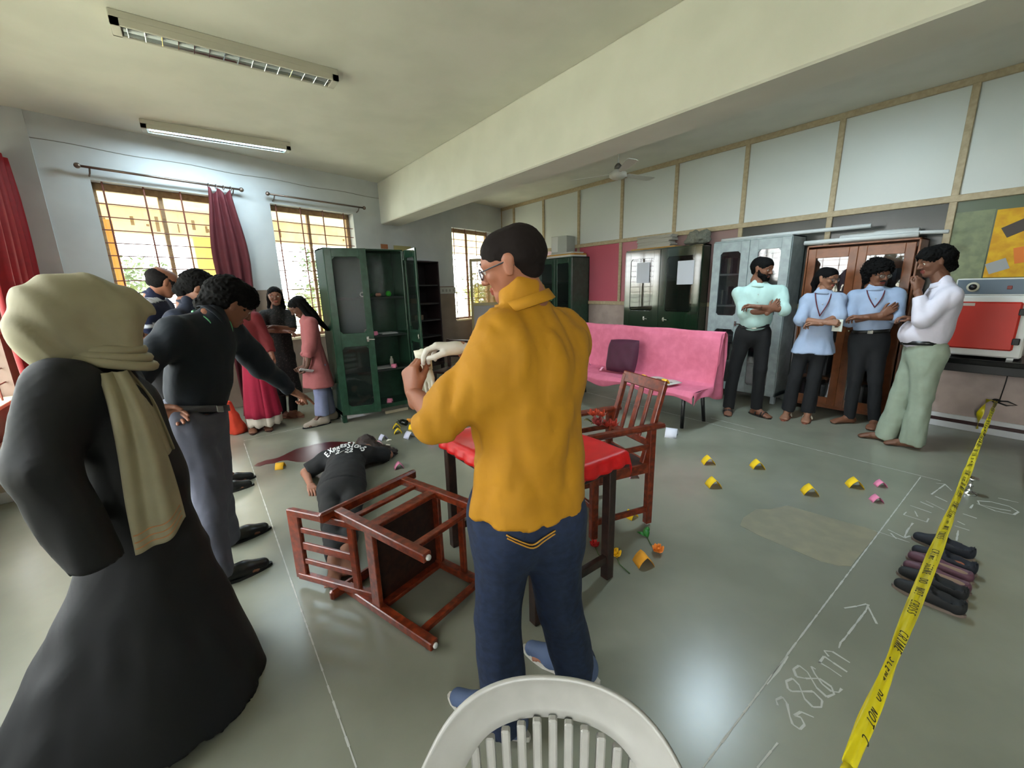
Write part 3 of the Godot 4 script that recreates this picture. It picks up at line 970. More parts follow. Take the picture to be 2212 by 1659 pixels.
	lathe(st, Transform3D(Basis(Vector3.RIGHT, PI / 2), Vector3(0.13, 0.627, 0.36)), [Vector2(0.0, 0.0), Vector2(0.027, 0.0), Vector2(0.024, 0.02), Vector2(0.0, 0.021)], 16)
	obj("dial_knob", st, plain(Color(0.05, 0.05, 0.06), 0.4), cs)
	st = sf()
	span(st, Vector3(0.33, 0.605, 0.354), Vector3(0.36, 0.635, 0.36), 0.003)
	obj("pilot_lamp", st, plain(Color(0.45, 0.16, 0.14), 0.4), cs)
	st = sf()
	span(st, Vector3(0.035, 0.085, 0.36), Vector3(0.445, 0.50, 0.395), 0.012)
	var door := obj("door", st, plain(Color(0.72, 0.15, 0.09), 0.42), h)
	st = sf()
	span(st, Vector3(0.09, 0.465, 0.395), Vector3(0.17, 0.49, 0.398))
	obj("name_plate", st, plain(Color(0.70, 0.66, 0.62), 0.4), door)
	for y in [0.14, 0.39]:
		st = sf()
		span(st, Vector3(0.43, y, 0.36), Vector3(0.475, y + 0.055, 0.402), 0.005)
		obj("hinge", st, plain(Color(0.06, 0.06, 0.07), 0.4), door)
	# bench sofa under a pink sheet
	var s := thing("bench_sofa", "low sofa bench covered with a crumpled pink sheet on black metal legs", "sofa", Vector3(-3.17, 0, -4.1))
	var black := plain(Color(0.05, 0.05, 0.06), 0.35)
	for x in [-0.93, 0.86]:
		for z in [0.13, -0.22]:
			st = sf(true)
			tube(st, [Vector3(x + (0.03 if z < 0 else 0.0), 0.0, z - (0.04 if z < 0 else 0.0)), Vector3(x, 0.40, z)], [0.019, 0.021], 10)
			obj("leg", st, black, s)
	st = sf()
	span(st, Vector3(-0.98, 0.355, -0.25), Vector3(0.98, 0.40, 0.20), 0.015)
	obj("seat_frame", st, plain(Color(0.11, 0.09, 0.20), 0.6), s)
	st = sf(true)
	for x in [-0.95, 0.95]:
		tube(st, [Vector3(x, 0.36, -0.22), Vector3(x, 0.95, -0.30)], 0.02, 8)
	obj("back_frame", st, black, s)
	var pink := cloth_mat(Color(0.80, 0.42, 0.52), Color(0.70, 0.33, 0.43), 82, 0.8)
	var nz := FastNoiseLite.new()
	nz.seed = 9
	nz.frequency = 2.4
	st = sf(true)
	var prof := [Vector2(0.235, 0.33), Vector2(0.25, 0.385), Vector2(0.20, 0.43), Vector2(0.05, 0.435), Vector2(-0.12, 0.43), Vector2(-0.185, 0.45), Vector2(-0.205, 0.55), Vector2(-0.225, 0.75), Vector2(-0.245, 0.93), Vector2(-0.265, 0.995), Vector2(-0.30, 1.0), Vector2(-0.335, 0.97), Vector2(-0.345, 0.75), Vector2(-0.32, 0.5)]
	sheet(st, 60, 65, func(u: float, v: float) -> Vector3:
		var t := v * (prof.size() - 1)
		var i := mini(int(t), prof.size() - 2)
		var q: Vector2 = prof[maxi(i - 1, 0)] if false else prof[i].lerp(prof[i + 1], smoothstep(0.0, 1.0, t - i) * 0.4 + (t - i) * 0.6)
		var x := (u - 0.5) * 2.03 + (0.02 if v > 0.5 else 0.0)
		var wob := nz.get_noise_3d(x * 1.2, v * 2.5, 0.0) * 0.018 + 0.006 * sin(x * 9.0 + v * 22.0) * (1.0 if v > 0.45 else 0.5)
		var hem := (0.03 * sin(u * 19.0) + 0.02 * sin(u * 7.0)) * maxf(0.0, 1.0 - v * 9.0)
		return Vector3(x, q.y + wob * (0.35 if v < 0.4 else 0.5) - hem, q.x + wob), 0.004)
	obj("pink_sheet", st, pink, s)
	# the two ends of the sheet, wrapped round the sofa's sides
	for side in [-1, 1]:
		st = sf(true)
		sheet(st, 14, 18, func(u: float, v: float) -> Vector3:
			var zt := lerpf(0.235, -0.33, u)
			var yt := 0.43 if u < 0.66 else lerpf(0.44, 0.99, smoothstep(0.66, 0.80, u))
			var yb := 0.30 + 0.05 * sin(u * 5.0) + 0.03 * u
			var y := lerpf(yt, yb, v)
			return Vector3(side * (1.018 + 0.012 * sin(u * 11.0 + v * 3.0) + 0.01 * v), y, zt), 0.003)
		obj("sheet_end", st, pink, s)
	# plum cushion
	var cu := thing("cushion", "plum cushion leaning on the pink sofa back", "cushion", Vector3(-3.25, 0.455, -4.09))
	cu.rotation = Vector3(-0.28, 0.06, 0.05)
	st = sf(true)
	sheet(st, 22, 22, func(u: float, v: float) -> Vector3:
		var x := (u - 0.5) * 2.0
		var y := (v - 0.5) * 2.0
		var puff := pow(maxf(0.0, (1.0 - x * x * x * x) * (1.0 - y * y * y * y)), 0.5)
		return Vector3(x * 0.215 * (1.0 - 0.05 * y * y), 0.205 + y * 0.205 * (1.0 - 0.05 * x * x), 0.075 * puff + 0.004 * sin(x * 8 + y * 5)))
	sheet(st, 22, 22, func(u: float, v: float) -> Vector3:
		var x := (0.5 - u) * 2.0
		var y := (v - 0.5) * 2.0
		var puff := pow(maxf(0.0, (1.0 - x * x * x * x) * (1.0 - y * y * y * y)), 0.5)
		return Vector3(x * 0.215 * (1.0 - 0.05 * y * y), 0.205 + y * 0.205 * (1.0 - 0.05 * x * x), -0.07 * puff))
	obj("cover", st, cloth_mat(Color(0.27, 0.065, 0.17), Color(0.21, 0.05, 0.13), 83, 0.75), cu)
	# table with a red cloth
	var t := thing("wooden_table", "dark wooden table with square legs in front of the man in yellow", "table", Vector3(-1.64, 0, -1.29))
	var lw := 0.05
	for x in [-0.38, 0.38]:
		for z in [-0.245, 0.245]:
			st = sf()
			box(st, Transform3D(Basis(), Vector3(x, 0.345, z)), Vector3(lw, 0.69, lw), 0.004)
			obj("leg", st, wood_dark, t)
		st = sf()
		bar(st, Vector3(x, 0.12, -0.245), Vector3(x, 0.12, 0.245), 0.03, 0.045, 0.003)
		obj("stretcher", st, wood_dark, t)
		st = sf()
		bar(st, Vector3(x, 0.645, -0.245), Vector3(x, 0.645, 0.245), 0.025, 0.09, 0.003)
		obj("apron", st, wood_dark, t)
	for z in [-0.245, 0.245]:
		st = sf()
		bar(st, Vector3(-0.38, 0.645, z), Vector3(0.38, 0.645, z), 0.025, 0.09, 0.003)
		obj("apron", st, wood_dark, t)
	st = sf()
	bar(st, Vector3(-0.38, 0.12, 0), Vector3(0.38, 0.12, 0), 0.03, 0.045, 0.003)
	obj("stretcher", st, wood_dark, t)
	st = sf()
	span(st, Vector3(-0.43, 0.69, -0.30), Vector3(0.43, 0.715, 0.30), 0.005)
	obj("tabletop", st, wood_dark, t)
	var rc := thing("red_tablecloth", "bright red satin cloth draped over the wooden table", "tablecloth", Vector3(-1.64, 0.716, -1.29))
	st = sf(true)
	sheet(st, 60, 44, func(u: float, v: float) -> Vector3:
		var x := (u - 0.42) * 2.0 * 0.43
		var z := (v - 0.5) * 2.0 * 0.36
		var ox := maxf(0.0, absf(x) - 0.436)
		var oz := maxf(0.0, absf(z) - 0.306)
		var over := maxf(ox, oz)
		var p := Vector3(signf(x) * minf(absf(x), 0.438) + signf(x) * ox * 0.12, 0.004, signf(z) * minf(absf(z), 0.308) + signf(z) * oz * 0.12)
		p.y -= over * 1.0 + minf(ox, oz) * 1.2
		if over > 0.0:
			p += Vector3(signf(x) * (ox > 0.0 as int) * 0.0, 0, 0)
			var wv := 0.25 * over * sin((x if oz > ox else z) * 34.0)
			if oz > ox:
				p.z += signf(z) * absf(wv)
			else:
				p.x += signf(x) * absf(wv)
		else:
			p.y += 0.003 * (1.0 + sin(x * 17.0 + z * 9.0))
		return p, 0.002)
	obj("cloth", st, cloth_mat(Color(0.80, 0.035, 0.05), Color(0.70, 0.02, 0.035), 84, 0.45), rc)
	# armchairs: one upright behind the table, one fallen on its side
	var ch := armchair("upright wooden armchair behind the red-clothed table")
	var rear := Vector3(-1.43, 0, -2.125)
	var fdir := Vector3(-0.245, 0, 0.97).normalized()
	ch.basis = Basis(Vector3.UP.cross(fdir), Vector3.UP, fdir)
	ch.position = rear + fdir * 0.205 - ch.basis.x * (-0.215) * -1.0
	ch.position = rear + fdir * 0.205 + Vector3.UP.cross(fdir) * (-0.215)
	ch.position.y = 0.013
	var fa := armchair("wooden armchair fallen on its side beside the lying figure")
	var fu := Vector3(-0.955, 0, 0.296).normalized()
	var ff := Vector3(-0.296, 0, -0.955).normalized()
	var foot := on_y(940, 1405)
	fa.basis = Basis(fu.cross(ff), fu, ff)
	# the floor-side rear leg foot lies at x = +0.215, z = -0.205
	fa.position = Vector3(foot.x, 0.243, foot.z) + ff * 0.205
	# plain dark chair half hidden behind the man in yellow
	var dc := thing("dark_chair", "plain dark wooden chair half hidden beyond the man's gloved hand", "chair", on_y(985, 868), 0.5)
	for sx in [-1, 1]:
		for sz in [-1, 1]:
			st = sf()
			box(st, Transform3D(Basis(), Vector3(sx * 0.19, 0.215 if sz > 0 else 0.42, sz * 0.18)), Vector3(0.04, 0.43 if sz > 0 else 0.84, 0.04), 0.004)
			obj("leg", st, wood_dark, dc)
		st = sf()
		bar(st, Vector3(sx * 0.19, 0.2, -0.18), Vector3(sx * 0.19, 0.2, 0.18), 0.022, 0.03, 0.003)
		obj("stretcher", st, wood_dark, dc)
	st = sf()
	box(st, Transform3D(Basis(), Vector3(0, 0.44, 0)), Vector3(0.43, 0.025, 0.42), 0.005)
	obj("seat", st, wood_dark, dc)
	for y in [0.62, 0.80]:
		st = sf()
		bar(st, Vector3(-0.19, y, -0.18), Vector3(0.19, y, -0.18), 0.02, 0.06, 0.003)
		obj("back_rail", st, wood_dark, dc)
	# white plastic chair facing the photographer
	plastic_chair()

func plastic_chair() -> void:
	var zf := Vector3(0.74, 0, 0.67).normalized()
	var o := thing("plastic_chair", "white plastic garden chair with a slotted arched back", "chair", Vector3(-0.28, 0, -0.255))
	o.basis = Basis(Vector3.UP.cross(zf), Vector3.UP, zf)
	var m := grained(Color(0.66, 0.65, 0.62), Color(0.63, 0.62, 0.59), 0.03, Vector3(2, 2, 2), 0.35, 85)
	# arched band: arm front -> up over the back -> other arm front
	var half := [Vector3(0, 0.815, -0.255), Vector3(0.075, 0.81, -0.25), Vector3(0.14, 0.79, -0.235), Vector3(0.19, 0.755, -0.21), Vector3(0.225, 0.71, -0.17), Vector3(0.25, 0.665, -0.11), Vector3(0.262, 0.635, -0.02), Vector3(0.265, 0.62, 0.08), Vector3(0.262, 0.61, 0.17)]
	var path := []
	for k in range(half.size() - 1, 0, -1):
		path.append(half[k] * Vector3(-1, 1, 1))
	path.append_array(half)
	path = spline(path, 5)
	var st := sf(true)
	var n := path.size()
	sheet(st, n - 1, 8, func(u: float, v: float) -> Vector3:
		var i := roundi(u * (n - 1))
		var p: Vector3 = path[i]
		var side := clampf((p.y - 0.64) / 0.15, 0.0, 1.0)   # 1 on the back, 0 on the arm
		var out_dir := Vector3(p.x * 0.6, 0.35, -0.5).normalized().lerp(Vector3(signf(p.x) * 0.9, 0.15, 0), 1.0 - side).normalized()
		var in_dir := Vector3(-p.x * 2.2, -1.0, 0.12).normalized().lerp(Vector3(-signf(p.x), 0.05, 0.0), 1.0 - side).normalized()
		var w := lerpf(0.055, 0.082, side)
		var c := v - 0.5
		return p + in_dir * (v * w) + out_dir * (0.012 * (1.0 - 4.0 * c * c)), 0.008)
	obj("back_rim", st, m, o)
	for k in 11:
		var x := -0.145 + k * 0.029
		var top := 0.735 - x * x * 2.6
		st = sf()
		bar(st, Vector3(x, top + 0.01, -0.232 + absf(x) * 0.12), Vector3(x * 0.9, 0.44, -0.19 + absf(x) * 0.05), 0.016, 0.016, 0.003)
		obj("back_slat", st, m, o)
	for s in [-1, 1]:
		st = sf()
		bar(st, Vector3(s * 0.185, 0.70, -0.20), Vector3(s * 0.165, 0.43, -0.175), 0.028, 0.012, 0.003)
		obj("back_slat", st, m, o)
	st = sf(true)
	sheet(st, 14, 14, func(u: float, v: float) -> Vector3:
		var x := (u - 0.5) * lerpf(0.44, 0.40, 1.0 - v)
		return Vector3(x, 0.42 + 0.02 * pow(absf(u - 0.5) * 2.0, 3.0) - 0.012 * (1.0 - absf(v - 0.5) * 2.0), lerpf(0.22, -0.20, v)), 0.008)
	obj("seat", st, m, o)
	for sx in [-1, 1]:
		for sz in [-1, 1]:
			st = sf()
			bar(st, Vector3(sx * 0.245, 0.0, 0.235 * sz), Vector3(sx * (0.255 if sz > 0 else 0.20), 0.615 if sz > 0 else 0.44, 0.17 if sz > 0 else -0.19), 0.045, 0.028, 0.006)
			obj("leg", st, m, o)

# ---------- soft bodies: a distance field on a grid, meshed as surface nets ----------
class Blob:
	var cell := 0.012
	var lo := Vector3.ZERO
	var nx := 0
	var ny := 0
	var nz := 0
	var d := PackedFloat32Array()
	var list := []

	func _init(c: float) -> void:
		cell = c

	# cut: 1 = flat end at b, 2 = flat end at a, 3 = both
	func bone(a: Vector3, b: Vector3, ra: float, rb: float, k := 0.02, fn := Vector3.ZERO, fs := 1.0, cut := 0) -> Blob:
		list.append([a, b, ra, rb, k, fn, fs, cut, false])
		return self

	func carve(a: Vector3, b: Vector3, ra: float, rb: float, k := 0.01) -> Blob:
		list.append([a, b, ra, rb, k, Vector3.ZERO, 1.0, 0, true])
		return self

	func solve(noise: FastNoiseLite = null, amp := 0.0, stretch := Basis()) -> Blob:
		var l := Vector3.ONE * 1e9
		var h := Vector3.ONE * -1e9
		for e in list:
			if e[8]:
				continue
			var m: float = maxf(e[2], e[3]) + cell * 4.0
			l = l.min(e[0] - Vector3.ONE * m).min(e[1] - Vector3.ONE * m)
			h = h.max(e[0] + Vector3.ONE * m).max(e[1] + Vector3.ONE * m)
		lo = l
		nx = int((h.x - l.x) / cell) + 2
		ny = int((h.y - l.y) / cell) + 2
		nz = int((h.z - l.z) / cell) + 2
		d.resize(nx * ny * nz)
		d.fill(1000.0)
		for e in list:
			_stamp(e[0], e[1], e[2], e[3], e[4], e[5], e[6], e[7], e[8])
		if noise:
			var lim := cell * 3.0 + amp * 2.0
			var lift := 0.4 if noise.fractal_type == FastNoiseLite.FRACTAL_RIDGED else 0.0
			for i in d.size():
				var v := d[i]
				if v > -lim and v < lim:
					var x := i % nx
					var y := (i / nx) % ny
					var z := i / (nx * ny)
					d[i] = v + amp * (noise.get_noise_3dv(stretch * (lo + Vector3(x, y, z) * cell)) - lift)
		return self

	func _stamp(a: Vector3, b: Vector3, ra: float, rb: float, k: float, fn: Vector3, fs: float, cut: int, take: bool) -> void:
		var m := maxf(ra, rb) + k + cell * 3.0
		var bl := (a.min(b) - Vector3.ONE * m - lo) / cell
		var bh := (a.max(b) + Vector3.ONE * m - lo) / cell
		var x0 := maxi(int(bl.x), 0)
		var y0 := maxi(int(bl.y), 0)
		var z0 := maxi(int(bl.z), 0)
		var x1 := mini(int(bh.x) + 1, nx)
		var y1 := mini(int(bh.y) + 1, ny)
		var z1 := mini(int(bh.z) + 1, nz)
		var ab := b - a
		var l2 := maxf(ab.length_squared(), 1e-9)
		var ln := sqrt(l2)
		var g := 1.0 / fs - 1.0
		var dr := rb - ra
		var k4 := 0.25 / maxf(k, 1e-6)
		for z in range(z0, z1):
			for y in range(y0, y1):
				var i := (z * ny + y) * nx + x0
				var q := lo + Vector3(x0, y, z) * cell - a
				for x in range(x0, x1):
					var w := q
					if g != 0.0:
						w += fn * (q.dot(fn) * g)
					var s := w.dot(ab) / l2
					var t := clampf(s, 0.0, 1.0)
					var v := (w - ab * t).length() - ra - dr * t
					if cut & 1:
						v = maxf(v, (s - 1.0) * ln)
					if cut & 2:
						v = maxf(v, -s * ln)
					var o := d[i]
					if take:
						var nv := -v
						var e := k - absf(o - nv)
						d[i] = maxf(o, nv) + (e * e * k4 if e > 0.0 else 0.0)
					else:
						var e2 := k - absf(o - v)
						d[i] = minf(o, v) - (e2 * e2 * k4 if e2 > 0.0 else 0.0)
					i += 1
					q.x += cell

	func march(from: Vector3, dir: Vector3, far: float) -> Vector3:   # first point of the surface met along a line
		var t := 0.0
		while t < far:
			var g := (from + dir * t - lo) / cell
			var x := int(g.x + 0.5)
			var y := int(g.y + 0.5)
			var z := int(g.z + 0.5)
			if x >= 0 and y >= 0 and z >= 0 and x < nx and y < ny and z < nz and d[(z * ny + y) * nx + x] < 0.0:
				return from + dir * (t - cell * 0.6)
			t += cell * 0.4
		return from + dir * far

	func mesh() -> Array:   # [vertices, normals, indices]
		var vs := PackedVector3Array()
		var ids := PackedInt32Array()
		var vid := PackedInt32Array()
		vid.resize(d.size())
		vid.fill(-1)
		var sy := nx
		var sz := nx * ny
		var off := [0, 1, sy, sy + 1, sz, sz + 1, sz + sy, sz + sy + 1]
		var pos := []
		for c in 8:
			pos.append(Vector3(c & 1, (c >> 1) & 1, (c >> 2) & 1))
		var edges := [[0, 1], [2, 3], [4, 5], [6, 7], [0, 2], [1, 3], [4, 6], [5, 7], [0, 4], [1, 5], [2, 6], [3, 7]]
		var lim := cell * 6.0
		for z in nz - 1:
			for y in ny - 1:
				var i := z * sz + y * sy
				for x in nx - 1:
					var v0 := d[i]
					if v0 < lim and v0 > -lim:
						var neg := 0
						for c in 8:
							if d[i + off[c]] < 0.0:
								neg += 1
						if neg > 0 and neg < 8:
							var sum := Vector3.ZERO
							var cnt := 0
							for e in edges:
								var p: float = d[i + off[e[0]]]
								var q: float = d[i + off[e[1]]]
								if (p < 0.0) != (q < 0.0):
									sum += (pos[e[0]] as Vector3).lerp(pos[e[1]], p / (p - q))
									cnt += 1
							vid[i] = vs.size()
							vs.append(lo + (Vector3(x, y, z) + sum / cnt) * cell)
					i += 1
		for z in range(1, nz - 1):
			for y in range(1, ny - 1):
				var i := z * sz + y * sy + 1
				for x in range(1, nx - 1):
					if vid[i] >= 0 or (d[i] < lim and d[i] > -lim):
						var a := d[i] < 0.0
						if a != (d[i + 1] < 0.0):
							_face(ids, vid[i - sy - sz], vid[i - sz], vid[i], vid[i - sy], a)
						if a != (d[i + sy] < 0.0):
							_face(ids, vid[i - 1 - sz], vid[i - 1], vid[i], vid[i - sz], a)
						if a != (d[i + sz] < 0.0):
							_face(ids, vid[i - 1 - sy], vid[i - sy], vid[i], vid[i - 1], a)
					i += 1
		var ns := PackedVector3Array()
		ns.resize(vs.size())
		for t in range(0, ids.size(), 3):
			var a := ids[t]
			var b := ids[t + 1]
			var c := ids[t + 2]
			var f := (vs[c] - vs[a]).cross(vs[b] - vs[a])
			ns[a] += f
			ns[b] += f
			ns[c] += f
		for t in ns.size():
			ns[t] = ns[t].normalized()
		return [vs, ns, ids]

	func _face(ids: PackedInt32Array, a: int, b: int, c: int, e: int, solid: bool) -> void:
		if a < 0 or b < 0 or c < 0 or e < 0:
			return
		if solid:
			ids.append_array([a, c, b, a, e, c])
		else:
			ids.append_array([a, b, c, a, c, e])

class Shell:
	var v := PackedVector3Array()
	var n := PackedVector3Array()
	var c := PackedColorArray()
	var ids := PackedInt32Array()

	func add(m: Array, t := Transform3D.IDENTITY, col = null, flip := false) -> Shell:
		var at := v.size()
		var b := t.basis.orthonormalized() if not flip else t.basis
		for i in m[0].size():
			var p: Vector3 = m[0][i]
			v.append(t * p)
			n.append((b * (m[1][i] as Vector3)).normalized())
			if col is Callable:
				c.append(col.call(p))
			elif col != null:
				c.append(col)
		var k: PackedInt32Array = m[2]
		if flip:
			for i in range(0, k.size(), 3):
				ids.append_array([k[i] + at, k[i + 2] + at, k[i + 1] + at])
		else:
			for i in k:
				ids.append(i + at)
		return self

	func done() -> ArrayMesh:
		var a := []
		a.resize(Mesh.ARRAY_MAX)
		a[Mesh.ARRAY_VERTEX] = v
		a[Mesh.ARRAY_NORMAL] = n
		a[Mesh.ARRAY_INDEX] = ids
		if c.size() == v.size():
			a[Mesh.ARRAY_COLOR] = c
		var m := ArrayMesh.new()
		m.add_surface_from_arrays(Mesh.PRIMITIVE_TRIANGLES, a)
		return m

var cache := {}

func head_mesh(sex: String) -> Array:   # origin between the ears, face towards +z
	var key := "head_" + sex
	if cache.has(key):
		return cache[key]
	var j := 1.0 if sex == "m" else 0.9
	var b := Blob.new(0.0045)
	b.bone(Vector3(0, 0.032, -0.032), Vector3(0, 0.03, 0.018), 0.079, 0.077, 0.03)
	b.bone(Vector3(0, 0.01, 0.035), Vector3(0, -0.07, 0.048), 0.058, 0.04 * j, 0.03)
	for s in [-1, 1]:
		b.bone(Vector3(s * 0.046, -0.02, 0.005), Vector3(s * 0.024 * j, -0.088, 0.058), 0.026, 0.02 * j, 0.03)
		b.bone(Vector3(s * 0.04, -0.02, 0.066), Vector3(s * 0.034, -0.04, 0.062), 0.022, 0.018, 0.02)
		b.bone(Vector3(s * 0.018, 0.026, 0.092), Vector3(s * 0.05, 0.024, 0.072), 0.010, 0.009, 0.016)
	b.bone(Vector3(0, -0.094, 0.07), Vector3(0, -0.094, 0.07), 0.02 * j, 0.02 * j, 0.02)
	b.bone(Vector3(0, -0.06, -0.012), Vector3(0, -0.13, -0.025), 0.054 * j, 0.054 * j, 0.03)
	for s in [-1, 1]:
		b.carve(Vector3(s * 0.032, 0.004, 0.104), Vector3(s * 0.036, 0.004, 0.100), 0.015, 0.014, 0.012)
	b.bone(Vector3(0, 0.014, 0.093), Vector3(0, -0.026, 0.114), 0.008, 0.0115, 0.012)
	for s in [-1, 1]:
		b.bone(Vector3(s * 0.012, -0.03, 0.102), Vector3(s * 0.012, -0.03, 0.1), 0.008, 0.008, 0.008)
		b.bone(Vector3(s * 0.080, 0.016, -0.012), Vector3(s * 0.076, -0.024, -0.004), 0.019, 0.012, 0.008, Vector3.RIGHT, 0.42)
		b.bone(Vector3(s * 0.032, 0.012, 0.082), Vector3(s * 0.036, 0.012, 0.081), 0.010, 0.010, 0.006)   # upper lids
	b.bone(Vector3(-0.019, -0.056, 0.093), Vector3(0.019, -0.056, 0.093), 0.0065, 0.0065, 0.006)
	b.bone(Vector3(-0.015, -0.067, 0.0915), Vector3(0.015, -0.067, 0.0915), 0.0075, 0.0075, 0.006)
	cache[key] = b.solve().mesh()
	return cache[key]

func hand_mesh(curl: float, point := false) -> Array:   # wrist at the origin, fingers along +y, palm towards +z, thumb at +x
	var key := "hand_%.2f_%s" % [curl, point]
	if cache.has(key):
		return cache[key]
	var b := Blob.new(0.004)
	b.bone(Vector3(0, -0.03, 0), Vector3(0, 0.02, 0), 0.027, 0.027, 0.02, Vector3.BACK, 0.75)
	var xs := [0.031, 0.011, -0.010, -0.029]
	var len := [0.074, 0.084, 0.078, 0.062]
	for i in 4:
		var root := Vector3(xs[i], 0.088 - 0.006 * absf(i - 1.2), 0)
		b.bone(Vector3(xs[i] * 0.55, 0.012, 0), root, 0.0155, 0.0125, 0.014)
		var p := root
		var a := 0.0
		var cu := curl * (1.0 + 0.12 * i)
		if point and i == 0:
			cu = 0.12
		elif point:
			cu = 1.0
		for s in 3:
			a += cu * [0.95, 1.25, 0.8][s]
			var q: Vector3 = p + Vector3(xs[i] * 0.12 * (1.0 - curl), cos(a), sin(a)).normalized() * len[i] * [0.45, 0.32, 0.25][s]
			b.bone(p, q, 0.0098 - s * 0.0008, 0.0092 - s * 0.0008, 0.0025)
			p = q
	b.bone(Vector3(0.018, 0.02, 0.006), Vector3(0.044 - 0.008 * curl, 0.052, 0.014 + 0.01 * curl), 0.017, 0.0125, 0.014)
	var m := Vector3(0.044 - 0.008 * curl, 0.052, 0.014 + 0.01 * curl)
	var e := m + Vector3(0.62 - 0.9 * curl, 0.75, 0.2 + 0.5 * curl).normalized() * 0.032
	b.bone(m, e, 0.0115, 0.0102, 0.004)
	b.bone(e, e + Vector3(0.35 - 1.1 * curl, 0.85, 0.15 + 0.3 * curl).normalized() * 0.026, 0.0102, 0.0085, 0.003)
	cache[key] = b.solve().mesh()
	return cache[key]

func mirror_x(m: Array) -> Array:
	var v := PackedVector3Array()
	var n := PackedVector3Array()
	for i in m[0].size():
		v.append(m[0][i] * Vector3(-1, 1, 1))
		n.append(m[1][i] * Vector3(-1, 1, 1))
	var k := PackedInt32Array()
	for i in range(0, m[2].size(), 3):
		k.append_array([m[2][i], m[2][i + 2], m[2][i + 1]])
	return [v, n, k]

func toned(c: Color) -> Color:   # vertex colours are linear
	return c.srgb_to_linear()

func vertex_mat(rough: float) -> StandardMaterial3D:
	var key := "vertex_%.2f" % rough
	if not mats.has(key):
		var m := StandardMaterial3D.new()
		m.vertex_color_use_as_albedo = true
		m.roughness = rough
		mats[key] = m
	return mats[key]

func band(st: SurfaceTool, t: Transform3D, a: float, b: float, h: float, thick := 0.004, a2 := -1.0, b2 := -1.0) -> void:   # elliptical belt round t's y axis
	if a2 < 0.0:
		a2 = a
		b2 = b
	var n := 36
	sheet(st, n, 2, func(u: float, v: float) -> Vector3:
		var p := -TAU * u
		return t * Vector3(cos(p) * lerpf(a, a2, v), (v - 0.5) * h, sin(p) * lerpf(b, b2, v)), thick)

